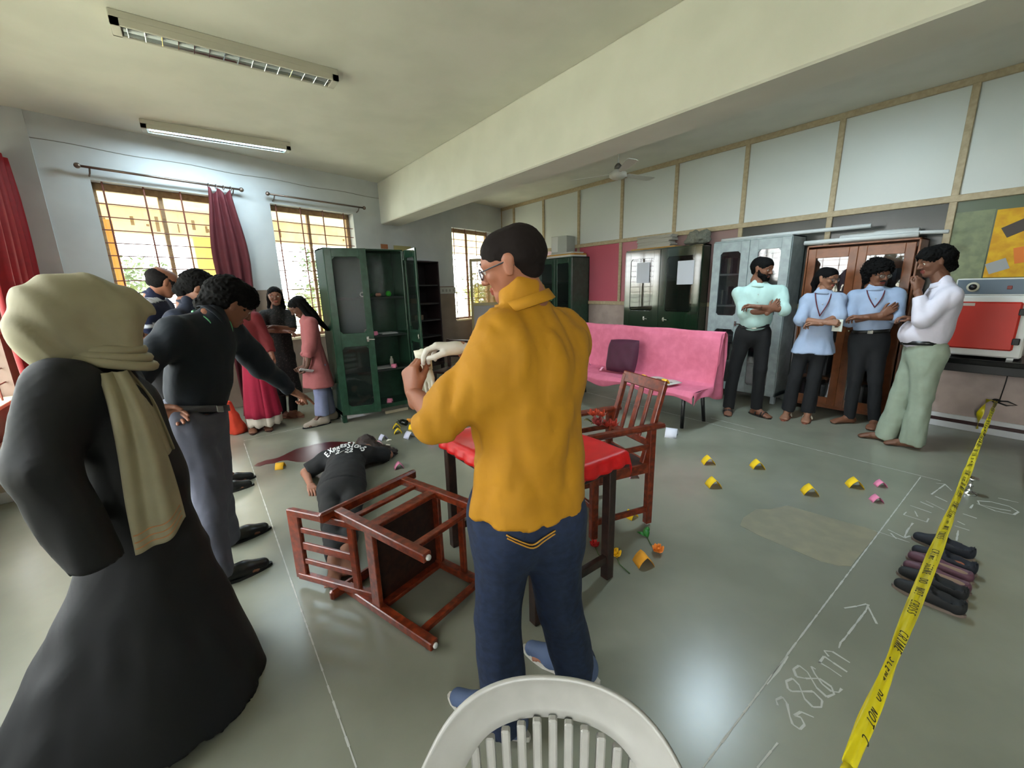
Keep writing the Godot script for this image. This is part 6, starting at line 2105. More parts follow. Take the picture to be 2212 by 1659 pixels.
func lying_person() -> void:
	var hips := on_y(738, 1052, 0.115)
	var shc := on_y(750, 987, 0.125)
	var head := on_y(792, 966, 0.10)
	var base := Vector3(hips.x, 0, hips.z)
	plane_base = base
	var u := (shc - hips)
	u.y = 0
	u = u.normalized()
	var s := Vector3.UP.cross(u)   # towards the figure's left when face down
	var o := thing("person", "person in a black lettered T-shirt lying face down with long brown hair spread", "person", base)
	var sk := toned(Color(0.55, 0.37, 0.28))
	var H := Vector3(0, 0.115, 0)
	var S := shc - base
	var nk := S + u * 0.08
	var hd := head - base
	hd.y = 0.10
	var elb := [S + s * 0.33 + u * -0.05 + Vector3(0, -0.07, 0), S - s * 0.34 + u * 0.10 + Vector3(0, -0.07, 0)]
	var wri := [S + s * 0.26 + u * -0.28 + Vector3(0, -0.085, 0), on_y(786, 955, 0.04) - base]
	var feet := [on_y(722, 1212, 0.06) - base, on_y(748, 1192, 0.06) - base]
	var b := Blob.new(0.013)
	b.bone(nk, hd, 0.05, 0.05, 0.03)
	b.bone(S, H, 0.12, 0.12, 0.05, Vector3.UP, 0.7)
	var arms := [S + s * 0.16, S - s * 0.16]
	var legs := []
	for k in 2:
		b.bone(arms[k], elb[k], 0.042, 0.036, 0.03)
		b.bone(elb[k], wri[k], 0.036, 0.024, 0.02)
		var hp := H + s * (0.085 if k == 0 else -0.085) + Vector3(0, -0.02, 0)
		var kn: Vector3 = hp.lerp(feet[k], 0.52)
		kn.y = 0.065
		legs.append([hp, kn, feet[k]])
		b.bone(hp, kn, 0.07, 0.05, 0.03)
		b.bone(kn, feet[k], 0.05, 0.034, 0.02)
		var toe: Vector3 = feet[k] - u * 0.10 + Vector3(0, -0.03, 0)
		b.bone(feet[k] + Vector3(0, 0.0, 0), toe, 0.034, 0.026, 0.02)
		for q in 5:
			b.bone(toe + s * (q - 2) * 0.013, toe + s * (q - 2) * 0.016 - u * 0.055 + Vector3(0, -0.008, 0), 0.016, 0.011, 0.006)
	var body := Shell.new()
	body.add(b.solve().mesh(), Transform3D.IDENTITY, sk)
	var hf := (Vector3.DOWN * 0.75 + s * 0.6).normalized()
	var hx := u.cross(hf).normalized()
	var ht := Transform3D(Basis(hx, hf.cross(hx), hf) * 0.95, hd)
	body.add(head_mesh("f"), ht, sk)
	for k in 2:
		var d: Vector3 = (wri[k] - elb[k]).normalized()
		var pz := (Vector3.DOWN - d * Vector3.DOWN.dot(d)).normalized()
		body.add(hand_mesh(0.3), Transform3D(Basis(d.cross(pz), d, pz) * 0.9, wri[k] + Vector3(0, 0.0, 0)), sk)
	put("body", body.done(), vertex_mat(0.55), o)
	var t := Blob.new(0.012)
	t.bone(arms[0], arms[1], 0.08, 0.08, 0.05)
	t.bone(S, H.lerp(S, 0.12), 0.15, 0.155, 0.06, Vector3.UP, 0.68)
	t.bone(H.lerp(S, 0.3), H - u * 0.04, 0.15, 0.165, 0.05, Vector3.UP, 0.66, 1)
	for k in 2:
		t.bone(arms[k], (arms[k] as Vector3).lerp(elb[k], 0.9), 0.068, 0.070, 0.03, Vector3.ZERO, 1.0, 1)
	var black := cloth_mat(Color(0.030, 0.032, 0.040), Color(0.022, 0.024, 0.03), 131, 0.8)
	put("t_shirt", Shell.new().add(t.solve(rough_noise(7.0), 0.008).mesh()).done(), black, o)
	var p := Blob.new(0.013)
	p.bone(H, H - u * 0.06, 0.155, 0.15, 0.05, Vector3.UP, 0.68)
	for k in 2:
		p.bone(legs[k][0] + Vector3(0, 0.01, 0), legs[k][1], 0.09, 0.062, 0.03)
		p.bone(legs[k][1], (legs[k][1] as Vector3).lerp(legs[k][2], 0.92), 0.062, 0.05, 0.02, Vector3.ZERO, 1.0, 1)
	put("trousers", Shell.new().add(p.solve(rough_noise(7.0), 0.008).mesh()).done(), plain(Color(0.022, 0.022, 0.028), 0.8), o)
	# hair: cap and long locks thrown to the right of the head
	var hb := Blob.new(0.009)
	hb.bone(hd + Vector3(0, 0.015, 0), hd + u * 0.03 + Vector3(0, 0.02, 0), 0.092, 0.09, 0.03)
	for q in 7:
		var a := q / 6.0
		var e1 := hd - s * (0.08 + 0.05 * a) - u * (-0.06 + 0.16 * a) + Vector3(0, -0.035, 0)
		var e2 := hd - s * (0.20 + 0.06 * sin(a * 4.0)) - u * (-0.10 + 0.30 * a) + Vector3(0, -0.075, 0)
		hb.bone(hd + Vector3(0, 0.02, 0) - u * 0.03 * a, e1, 0.055, 0.045, 0.02)
		hb.bone(e1, e2, 0.045, 0.018, 0.02)
	hb.bone(hd + u * 0.0, hd + s * 0.07 - u * 0.03 + Vector3(0, -0.03, 0), 0.07, 0.05, 0.03)
	put("hair", Shell.new().add(hb.solve(rough_noise(26.0), 0.012).mesh()).done(), grained(Color(0.20, 0.12, 0.09), Color(0.10, 0.06, 0.05), 0.1, Vector3(4, 4, 4), 0.6, 132), o)
	# lettering across the shoulders
	var font := SystemFont.new()
	font.font_names = PackedStringArray(["Droid Sans"])
	font.font_weight = 700
	var ink := plain(Color(0.78, 0.78, 0.78), 0.7)
	var word := "EXPRESSIONS"
	for k in word.length():
		var a := (k - 5.0) / 5.0
		letter(o, t, font, word[k], 0.046, ink, S, u, s, a * 0.145, -0.03 - 0.035 * a * a, a * 0.32)
	for k in 4:
		letter(o, t, font, "2022"[k], 0.052, ink, S, u, s, (k - 1.5) * 0.034, -0.125, 0.0)

func letter(o: Node3D, cloth: Blob, font: Font, c: String, size: float, ink: Material, S: Vector3, u: Vector3, s: Vector3, x: float, y: float, turn: float) -> void:
	# x runs to the reader's right, y towards the neck; each letter lies on the cloth below it
	var tm := TextMesh.new()
	tm.text = c
	tm.font = font
	tm.font_size = 32
	tm.pixel_size = size / 24.0
	tm.depth = 0.003
	var right := -s
	var spot := func(dx: float, dy: float) -> Vector3:
		return cloth.march(Vector3(S.x, 0.6, S.z) + right * (x + dx) + u * (y + dy), Vector3.DOWN, 0.6)
	var rx: Vector3 = (spot.call(0.02, 0.0) - spot.call(-0.02, 0.0)).normalized()
	var up2: Vector3 = (spot.call(0.0, 0.02) - spot.call(0.0, -0.02)).normalized()
	var nrm := rx.cross(up2).normalized()
	var bb := Basis(rx, nrm.cross(rx), nrm) * Basis(Vector3.BACK, -turn) * Basis.from_scale(Vector3(0.9, 1.7, 1))
	put("letter", tm, ink, o, Transform3D(bb, spot.call(0.0, 0.0) + nrm * 0.004))

# ---------- small things ----------
func tent(p: Vector3, c: Color, label: String, group: String, s := 1.0, turn := 0.0, digits := "") -> Node3D:
	var away := Vector3(p.x, 0, p.z).normalized().rotated(Vector3.UP, turn)
	var o := thing("evidence_marker", label, "paper marker", p, 0.0, group)
	o.basis = Basis(away.cross(Vector3.UP), Vector3.UP, -away)
	var m := plain(c, 0.8)
	var h := 0.055 * s
	var w := 0.042 * s
	var L := 0.036 * s
	for k in [-1, 1]:
		var st := sf(true)
		sheet(st, 2, 4, func(u: float, v: float) -> Vector3:
			var bow := 0.004 * s * sin(v * PI)
			return Vector3(k * w * v + k * bow, h * (1.0 - v) + bow + 0.0006, (u - 0.5) * 2.0 * L * k), 0.0008)
		obj("leaf", st, m, o)
	if digits != "":
		var tm := TextMesh.new()
		var font := SystemFont.new()
		font.font_names = PackedStringArray(["Droid Sans"])
		tm.font = font
		tm.text = digits
		tm.font_size = 32
		tm.pixel_size = 0.034 * s / 32.0
		tm.depth = 0.001
		var lean := atan2(w, h)
		var out_n := Vector3(-cos(lean), sin(lean), 0)
		var upv := Vector3(sin(lean), cos(lean), 0)
		var rt := upv.cross(out_n)
		put("number", tm, plain(Color(0.15, 0.15, 0.2), 0.8), o, Transform3D(Basis(rt, upv, out_n), Vector3(-w * 0.5, h * 0.5, 0) + out_n * 0.005))
	return o

func stroke(st: SurfaceTool, pts: Array, width: float, rng: RandomNumberGenerator, gap := 0.0) -> void:   # chalk drawn on the floor
	for i in pts.size() - 1:
		var a: Vector3 = pts[i]
		var b: Vector3 = pts[i + 1]
		var n := maxi(1, int(a.distance_to(b) / 0.04))
		for k in n:
			if rng.randf() < gap:
				continue
			var p := a.lerp(b, float(k) / n)
			var q := a.lerp(b, (k + 1.0) / n)
			var s := (q - p).cross(Vector3.UP).normalized() * width * 0.5
			var w0 := rng.randf_range(0.35, 1.1)
			var w1 := rng.randf_range(0.35, 1.1)
			var y := Vector3(0, 0.0012, 0)
			quad(st, p - s * w0 + y, q - s * w1 + y, q + s * w1 + y, p + s * w0 + y)
			quad(st, p + s * w0, p - s * w0, p - s * w0 + y, p + s * w0 + y)

func floor_path(a: Array) -> Array:
	var out := []
	for p in a:
		out.append(on_y(p[0], p[1]))
	return out

func paper_stack(st: SurfaceTool, c: Vector3, s: Vector3, n: int, rng: RandomNumberGenerator) -> void:
	for k in n:
		box(st, Transform3D(Basis(Vector3.UP, rng.randf_range(-0.08, 0.08)), c + Vector3(rng.randf_range(-0.015, 0.015), s.y * (k + 0.5) / n, rng.randf_range(-0.01, 0.01))), Vector3(s.x * rng.randf_range(0.9, 1.0), s.y / n * 0.96, s.z * rng.randf_range(0.9, 1.0)))

func flower(o: Node3D, c: Vector3, r: float, m: Material, n := 9) -> void:
	for k in n:
		var a := k * 2.4
		var q := 0.35 + 0.65 * float(k) / n
		var st := sf(true)
		var d := Vector3(cos(a), 0, sin(a))
		var side := Vector3(-sin(a), 0, cos(a))
		sheet(st, 4, 4, func(u: float, v: float) -> Vector3:
			var w := sin(PI * (0.12 + 0.8 * v)) * (u - 0.5) * 1.1
			return c + (d * (v * q * 0.9 + 0.06) + side * w * q + Vector3.UP * (0.85 * v * (1.25 - q) + 0.35 * v * v - 0.3 * w * w + 0.05)) * r, 0.0015)
		obj("petal", st, m, o)

func leafy(st: SurfaceTool, p: Vector3, d: Vector3, L: float, w: float) -> void:
	var s := d.cross(Vector3.UP).normalized() * w
	sheet(st, 2, 5, func(u: float, v: float) -> Vector3:
		return p + d * L * v + s * (u - 0.5) * 2.0 * sin(PI * v) + Vector3.UP * (0.012 * sin(PI * v) - 0.01 * absf(u - 0.5)), 0.001)

func shoe(label: String, heel: Vector3, d: Vector3, m: Material, inner: Material, flat: bool, L := 0.24) -> void:
	var o := thing("shoe", label, "shoe", heel, 0.0, "shoes taken off by the tape")
	d = Vector3(d.x, 0, d.z).normalized()
	var s := Vector3.UP.cross(d)
	var b := Blob.new(0.007)
	var h := 0.032
	b.bone(Vector3(0, h, 0) + d * 0.035, Vector3(0, h, 0) + d * L * 0.6, 0.036, 0.038, 0.02)
	b.bone(Vector3(0, h, 0) + d * L * 0.6, Vector3(0, h - 0.004, 0) + d * (L - 0.03), 0.038, 0.028, 0.02)
	if not flat:
		b.bone(Vector3(0, h + 0.03, 0) + d * 0.035, Vector3(0, h + 0.02, 0) + d * L * 0.55, 0.034, 0.03, 0.02)
	b.carve(Vector3(0, h + 0.04, 0) + d * 0.045, Vector3(0, h + 0.04, 0) + d * L * (0.62 if flat else 0.36), 0.036, 0.03, 0.005)
	put("upper", Shell.new().add(b.solve().mesh()).done(), m, o)
	var poly := PackedVector2Array()
	for k in 20:
		var a := TAU * k / 20.0
		poly.append(Vector2(cos(a) * 0.041, sin(a) * (L * 0.5 + 0.004)))
	var st := sf()
	prism(st, Transform3D(Basis(s, d, s.cross(d)), d * L * 0.5), poly, -0.014, 0.014)
	var so := obj("sole", st, plain(Color(0.42, 0.36, 0.32), 0.7), o)
	so.position.y = 0.0005
	st = sf()
	prism(st, Transform3D(Basis(s, d, s.cross(d)).scaled_local(Vector3(0.62, 0.62, 1) if flat else Vector3(0.55, 0.42, 1)), d * L * 0.40 + Vector3(0, 0.040, 0)), poly, -0.003, 0.003)
	obj("insole", st, inner, o)

func build_small_things() -> void:
	var rng := RandomNumberGenerator.new()
	rng.seed = 2024
	var st: SurfaceTool
	var o: Node3D
	# ---- evidence markers ----
	var yellow := Color(0.96, 0.79, 0.06)
	var pinkc := Color(0.90, 0.52, 0.66)
	var whitec := Color(0.80, 0.80, 0.88)
	for p in [[1530, 1001], [1636, 1010], [1541, 1050], [1749, 1066], [1846, 1051]]:
		tent(on_y(p[0], p[1]), yellow, "yellow folded paper marker standing on the open floor before the sofa", "yellow markers on the open floor", 1.15, 0.35 + 0.05 * (p[0] % 3))
	for p in [[1902, 1050], [1893, 1083]]:
		tent(on_y(p[0], p[1]), pinkc, "small pink folded paper marker near the chalk corner", "pink markers near the chalk corner", 0.8, 0.5)
	tent(on_y(1364, 1117), yellow, "yellow folded paper marker beside the upright armchair's leg", "", 0.85, 0.9)
	tent(on_y(1390, 1217), Color(0.93, 0.64, 0.16), "orange-yellow folded marker among the dropped roses", "", 1.12, 0.5)
	tent(on_y(606, 1011), Color(0.88, 0.66, 0.14), "yellow marker at the edge of the red pool", "", 0.95, 1.2)
	for p in [[857, 925], [860, 936]]:
		tent(on_y(p[0], p[1]), Color(0.88, 0.76, 0.12), "yellow marker beside the dark broken glass under the cupboard", "yellow markers by the broken glass", 1.0, 0.0)
	tent(on_y(884, 911), Color(0.90, 0.60, 0.22), "small orange marker behind the dark broken glass", "", 0.7, 1.2)
	tent(on_y(891, 926), yellow, "narrow yellow marker close beside the broken glass", "", 0.9, 1.1)
	tent(on_y(828, 949), whitec, "small white marker beside the scattered white scraps", "", 0.95, 0.5)
	tent(on_y(885, 945), whitec, "white marker standing between the yellow and pink ones under the cupboard", "", 1.2, 0.6)
	tent(on_y(921, 932), whitec, "white marker half hidden by the man's yellow sleeve", "", 1.2, 1.0)
	tent(on_y(820, 966), Color(0.88, 0.62, 0.66), "pale pink marker by the lying figure's hair", "", 1.1, 0.25)
	tent(on_y(936, 956), Color(0.93, 0.50, 0.72), "bright pink marker below the man's yellow sleeve", "", 1.15, 1.2)
	tent(on_y(862, 1011), Color(0.85, 0.50, 0.62), "pink marker above the fallen armchair", "", 0.95, 0.1)
	tent(on_y(1450, 942), Color(0.80, 0.80, 0.84), "white card marked 16 standing by the sofa leg", "", 1.55, 1.45, "16")
	# ---- chalk on the floor ----
	var chalk := plain(Color(0.70, 0.70, 0.67), 0.95)
	for l in [[[[527, 957], [617, 1221], [770, 1659]], 0.30, "long chalk line beside the lying figure"], [[[527, 952], [721, 908], [900, 872]], 0.1, "chalk line along the feet of the onlookers by the window"], [[[1230, 838], [1418, 886], [2033, 1039]], 0.08, "long chalk line in front of the cupboards"], [[[1989, 1030], [1736, 1367], [1518, 1659]], 0.12, "chalk line running past the dusty patch"], [[[1885, 1145], [1965, 1172]], 0.05, "short chalk line meeting the row of shoes"], [[[1535, 903], [1630, 927]], 0.05, "short chalk stroke at the sandalled feet"], [[[1636, 1659], [1680, 1605]], 0.05, "broad chalk dash near the plastic chair"], [[[1657, 1478], [1702, 1418]], 0.0, "broad white chalk dash on the long line"]]:
		st = sf()
		stroke(st, floor_path(l[0]), 0.0078 if l[1] > 0.01 else 0.014, rng, 0.0)
		tag(obj("chalk_line", st, chalk), l[2], "chalk line")
	o = thing("chalk_writing", "chalk writing 288cm with an arrow on the floor", "chalk writing")
	for l in [[[1680, 1524], [1676, 1512], [1690, 1506], [1700, 1520], [1706, 1548], [1712, 1565], [1728, 1576], [1738, 1566], [1730, 1550], [1716, 1546], [1730, 1538], [1758, 1550]],
		[[1702, 1488], [1698, 1472], [1712, 1466], [1726, 1480], [1738, 1510], [1756, 1528], [1774, 1528], [1776, 1514], [1756, 1494], [1728, 1494], [1710, 1494], [1702, 1488]],
		[[1720, 1462], [1714, 1446], [1726, 1438], [1744, 1452], [1764, 1486], [1786, 1506], [1802, 1500], [1796, 1484], [1770, 1466], [1740, 1466], [1720, 1462]],
		[[1762, 1446], [1752, 1440], [1760, 1456], [1776, 1478], [1796, 1494], [1812, 1496], [1818, 1488]],
		[[1768, 1430], [1792, 1444], [1818, 1462]], [[1770, 1432], [1780, 1418], [1800, 1432], [1830, 1452]], [[1790, 1418], [1780, 1406], [1798, 1408], [1836, 1432]],
		[[1812, 1400], [1816, 1388], [1824, 1380], [1870, 1320], [1876, 1306]], [[1824, 1314], [1850, 1310], [1872, 1305], [1894, 1348]]]:
		st = sf()
		stroke(st, floor_path(l), 0.0095, rng, 0.0)
		obj("stroke", st, chalk, o)
	o = thing("chalk_writing", "chalk word Entry between two arrows near the chalk corner", "chalk writing")
	for l in [[[1918, 1144], [1954, 1162], [1966, 1158]], [[1954, 1160], [1960, 1146], [1972, 1130]], [[1924, 1152], [1936, 1164]], [[1952, 1112], [2002, 1128], [2006, 1120]], [[1952, 1112], [1958, 1106]], [[1976, 1104], [1982, 1116]], [[1966, 1092], [2012, 1108]], [[1988, 1084], [2016, 1096]], [[2000, 1082], [2040, 1102]], [[2012, 1068], [2042, 1046], [2022, 1044]], [[2042, 1047], [2056, 1060]], [[2020, 1072], [2046, 1084]]]:
		st = sf()
		stroke(st, floor_path(l), 0.010, rng, 0.0)
		obj("stroke", st, chalk, o)
	o = thing("chalk_writing", "faint chalk scribble of loops beyond the yellow tape", "chalk writing")
	for l in [[[2066, 1168], [2070, 1146]], [[2062, 1136], [2094, 1146]], [[2068, 1126], [2084, 1134]], [[2080, 1110], [2110, 1120]], [[2096, 1098], [2102, 1090]], [[2110, 1088], [2150, 1104], [2190, 1112], [2200, 1106], [2180, 1094], [2140, 1084], [2112, 1082], [2116, 1090], [2160, 1100], [2184, 1104]], [[2156, 1076], [2200, 1086]]]:
		st = sf()
		stroke(st, floor_path(l), 0.011, rng, 0.0)
		obj("stroke", st, chalk, o)
	# ---- red pool ----
	var pp := PackedVector2Array()
	for q in [[548, 1007], [556, 1001], [576, 994], [598, 990], [612, 984], [640, 970], [680, 960], [715, 954], [760, 955], [780, 968], [760, 985], [715, 995], [670, 998], [640, 998], [620, 994], [604, 996], [592, 1001], [574, 1003], [560, 1008]]:
		var p := on_y(q[0], q[1])
		pp.append(Vector2(p.x, -p.z))
	st = sf()
	prism(st, Transform3D(Basis(Vector3.RIGHT, -PI / 2), Vector3.ZERO), pp, 0.0, 0.0015)
	tag(obj("red_pool", st, plain(Color(0.27, 0.035, 0.035), 0.32)), "dark red pool spreading from the lying figure on the floor", "stain")
	# ---- broken glass and scraps ----
	o = thing("broken_bottle", "dark green broken bottle lying between the markers under the cupboard", "bottle", on_y(874, 917))
	st = sf(true)
	lathe(st, Transform3D(Basis(Vector3.BACK, PI / 2) * Basis(Vector3.RIGHT, 0.3), Vector3(0.06, 0.034, 0)), [Vector2(0.0, 0.0), Vector2(0.033, 0.002), Vector2(0.033, 0.07), Vector2(0.026, 0.10), Vector2(0.022, 0.105), Vector2(0.0, 0.085)], 14)
	obj("base_piece", st, plain(Color(0.025, 0.05, 0.03), 0.1), o)
	for k in 4:
		st = sf()
		prism(st, Transform3D(Basis(Vector3(1, 0.2, 0.3).normalized(), 0.9 + k) * Basis(Vector3.RIGHT, -PI / 2 + 0.2), Vector3(-0.05 - 0.03 * k, 0.014, 0.03 * (k % 2))), PackedVector2Array([Vector2(0, 0), Vector2(0.05, 0.008), Vector2(0.028, 0.035)]), 0.0, 0.003)
		obj("shard", st, plain(Color(0.05, 0.09, 0.06), 0.08), o)
	for p in [[841, 951], [838, 962]]:
		st = sf()
		var c := on_y(p[0], p[1])
		box(st, Transform3D(Basis(Vector3.UP, 0.6), c + Vector3(0, 0.005, 0)), Vector3(0.05, 0.01, 0.022), 0.004)
		box(st, Transform3D(Basis(Vector3.UP, 1.4), c + Vector3(0.02, 0.006, 0.025)), Vector3(0.03, 0.011, 0.018), 0.004)
		tag(obj("paper_scrap", st, plain(Color(0.80, 0.78, 0.72), 0.8)), "small white scrap on the floor by the lying figure's head", "scrap", "white scraps on the floor")
	# ---- roses dropped by the table ----
	for f in [[1329, 1203, Color(0.95, 0.75, 0.05), "yellow rose lying on the floor by the table leg", 0.042], [1421, 1194, Color(0.95, 0.55, 0.18), "orange rose lying close beside the orange-yellow marker", 0.042], [1284, 1182, Color(0.78, 0.10, 0.08), "small red rose head on the floor behind the table leg", 0.035]]:
		var c := on_y(f[0], f[1])
		o = thing("rose", f[3], "flower", c)
		flower(o, Vector3(0, 0.006, 0), f[4], plain(f[2], 0.6), 13)
		st = sf(true)
		var d := Vector3(0.55, 0, 0.25) if f[0] < 1350 else Vector3(-0.6, 0, -0.35)
		tube(st, [Vector3(0, 0.012, 0), d * 0.12 + Vector3(0, 0.006, 0.01), d * 0.26 + Vector3(0, 0.004, -0.01)], 0.0028, 5)
		obj("stem", st, plain(Color(0.22, 0.34, 0.12), 0.6), o)
		if f[0] == 1421:
			st = sf(true)
			leafy(st, d * 0.2 + Vector3(0, 0.008, 0), Vector3(-0.6, 0.3, -0.5).normalized(), 0.07, 0.02)
			leafy(st, d * 0.22 + Vector3(0, 0.008, 0), Vector3(-0.8, 0.2, 0.3).normalized(), 0.06, 0.02)
			leafy(st, d * 0.25 + Vector3(0, 0.008, 0), Vector3(-0.2, 0.5, -0.8).normalized(), 0.06, 0.018)
			obj("leaf", st, plain(Color(0.12, 0.42, 0.12), 0.5), o)
	# ---- dried flowers on the table ----
	var dp := on_y(1303, 918, 0.735)
	o = thing("dried_bouquet", "bunch of dried orange-red flowers on the red cloth", "flowers", Vector3(dp.x, 0.722, dp.z))
	for k in 6:
		flower(o, Vector3(0.05 * cos(k * 1.9) * (0.6 + 0.2 * k), 0.012 + 0.018 * (k % 3), 0.045 * sin(k * 1.9) * (0.6 + 0.2 * k)), 0.042, plain([Color(0.62, 0.16, 0.09), Color(0.50, 0.13, 0.12), Color(0.70, 0.24, 0.12)][k % 3], 0.7), 7)
	st = sf(true)
	for k in 7:
		leafy(st, Vector3(-0.03 - 0.012 * k, 0.012, 0.02 * sin(k)), Vector3(cos(k * 1.3), 0.35, sin(k * 1.3)).normalized(), 0.06, 0.012)
	obj("leaves", st, plain(Color(0.32, 0.30, 0.14), 0.7), o)
	# ---- notes and magazine on the sofa ----
	for p in [[1270, 789], [1302, 800]]:
		tent(on_y(p[0], p[1], 0.452), Color(0.90, 0.62, 0.72), "pink paper marker on the sofa seat beside the plum cushion", "pink markers on the sofa", 0.8, 0.4)
	var mg := on_y(1424, 824, 0.455)
	o = thing("magazine", "open magazine with pictures on the sofa seat", "magazine", mg, -0.15)
	st = sf(true)
	sheet(st, 12, 3, func(u: float, v: float) -> Vector3:
		return Vector3((u - 0.5) * 0.40, 0.004 + 0.012 * absf(sin(u * TAU)), (0.5 - v) * -0.26), 0.003)
	obj("pages", st, plain(Color(0.74, 0.74, 0.70), 0.6), o)
	st = sf()
	prism(st, Transform3D(Basis(Vector3.RIGHT, -PI / 2), Vector3(0.02, 0.0165, 0)), PackedVector2Array([Vector2(-0.13, -0.06), Vector2(-0.02, -0.085), Vector2(0.09, -0.04), Vector2(0.15, 0.02), Vector2(0.02, 0.07), Vector2(-0.10, 0.05)]), 0.0, 0.001)
	obj("picture", st, grained(Color(0.30, 0.24, 0.20), Color(0.50, 0.44, 0.38), 0.06, Vector3(5, 5, 5), 0.6, 141), o)
	tent(on_y(1391, 819, 0.468), Color(0.95, 0.72, 0.25), "yellow-orange note standing on the magazine's edge nearer the plum cushion", "", 0.95, 0.6)
	tent(on_y(1436, 829, 0.468), Color(0.95, 0.72, 0.20), "yellow-orange note standing on the magazine's edge away from the cushion", "", 0.95, 0.8)
	for p in [[1371, 985, 0.42, "pink note on the seat of the upright armchair"], [1369, 1030, 0.0, "pink note on the floor under the upright armchair"]]:
		tent(on_y(p[0], p[1], p[2] if p[2] > 0 else 0.0) if p[2] == 0.0 else Vector3(-1.66, 0.428, -1.90), Color(0.85, 0.55, 0.66), p[3], "", 0.9, 0.3)
	tape_line(rng)
	# ---- shoes taken off ----
	var navy := cloth_mat(Color(0.05, 0.065, 0.11), Color(0.035, 0.045, 0.08), 151, 0.7)
	var mauve := plain(Color(0.33, 0.19, 0.235), 0.6)
	var blk := plain(Color(0.055, 0.055, 0.06), 0.7)
	var tan := plain(Color(0.55, 0.44, 0.36), 0.7)
	var dirp := on_y(1935, 1235) - on_y(2090, 1300)
	for e in [[2108, 1246, navy, plain(Color(0.62, 0.34, 0.22), 0.7), false, "navy shoe of the pair nearest the chalk word"], [2104, 1212, navy, plain(Color(0.10, 0.10, 0.14), 0.7), false, "navy shoe of the pair nearest the chalk word"], [2102, 1262, mauve, tan, true, "mauve flat shoe between the navy and the black pair"], [2096, 1286, mauve, tan, true, "mauve flat shoe between the navy and the black pair"], [2088, 1302, blk, blk, false, "black shoe at the end of the row under the tape"], [2084, 1334, blk, blk, false, "black shoe at the end of the row under the tape"]]:
		shoe(e[5], on_y(e[0], e[1]), dirp, e[2], e[3], e[4], 0.255)
	# ---- small shiny stand behind the tape ----
	o = thing("steel_lamp_stand", "small shiny steel lamp stand on the floor behind the tape", "ornament", on_y(2092, 1066))
	st = sf(true)
	lathe(st, Transform3D.IDENTITY, [Vector2(0, 0), Vector2(0.045, 0.0), Vector2(0.04, 0.012), Vector2(0.014, 0.022), Vector2(0.010, 0.05), Vector2(0.018, 0.06), Vector2(0.010, 0.07), Vector2(0.009, 0.10), Vector2(0.034, 0.112), Vector2(0.036, 0.122), Vector2(0.0, 0.116)], 18)
	obj("stand", st, plain(Color(0.80, 0.80, 0.78), 0.12, 1.0), o)
	# ---- the glove being pulled ----
	plane_base = on_y(1140, 1515)
	var ga := jt(918, 792, -0.20)
	var gb := jt(936, 890, -0.20)
	var dir := (gb - ga).normalized()
	var pz := img(-0.4, 0, 0.9)
	pz = (pz - dir * pz.dot(dir)).normalized()
	o = thing("rubber_glove", "limp white rubber glove dangling between the man's hands", "glove", ga)
	var hb := Basis(dir.cross(pz) * 0.8, dir * 0.8, pz * 0.5)
	put("glove", Shell.new().add(hand_mesh(0.08), Transform3D(hb, dir * -0.02)).done(), plain(Color(0.82, 0.80, 0.72), 0.6), o)
	st = sf(true)
	sheet(st, 20, 4, func(u: float, v: float) -> Vector3:
		var a := -TAU * u
		return dir * (-0.06 + v * 0.07) + dir.cross(pz) * cos(a) * lerpf(0.036, 0.030, v) + pz * sin(a) * lerpf(0.014, 0.014, v), 0.001)
	obj("cuff", st, plain(Color(0.82, 0.80, 0.72), 0.6), o)
	plane_base = on_y(684, 916)
	var ph := jt(662, 800, 0.2)
	st = sf()
	box(st, Transform3D(Basis(img(1, 0, 0.4), -0.5), Vector3.ZERO), Vector3(0.07, 0.012, 0.14), 0.004)
	var pw := obj("mobile_phone", st, plain(Color(0.70, 0.70, 0.70), 0.3))
	pw.position = ph
	tag(pw, "pale mobile phone in the hands of the woman in pink", "phone")
	plane_base = on_y(1722, 904)
	st = sf()
	box(st, Transform3D(Basis(img(0, 1, 0), 0.0), Vector3.ZERO), Vector3(0.085, 0.12, 0.008), 0.003)
	pw = obj("white_card", st, plain(Color(0.74, 0.76, 0.72), 0.5))
	pw.position = jt(1809, 703, 0.17)
	tag(pw, "white card held at the elbow of the woman with the lanyard", "card")
	# ---- things on and in the cupboards ----
	cupboard_things(rng)
	wall_things(rng)

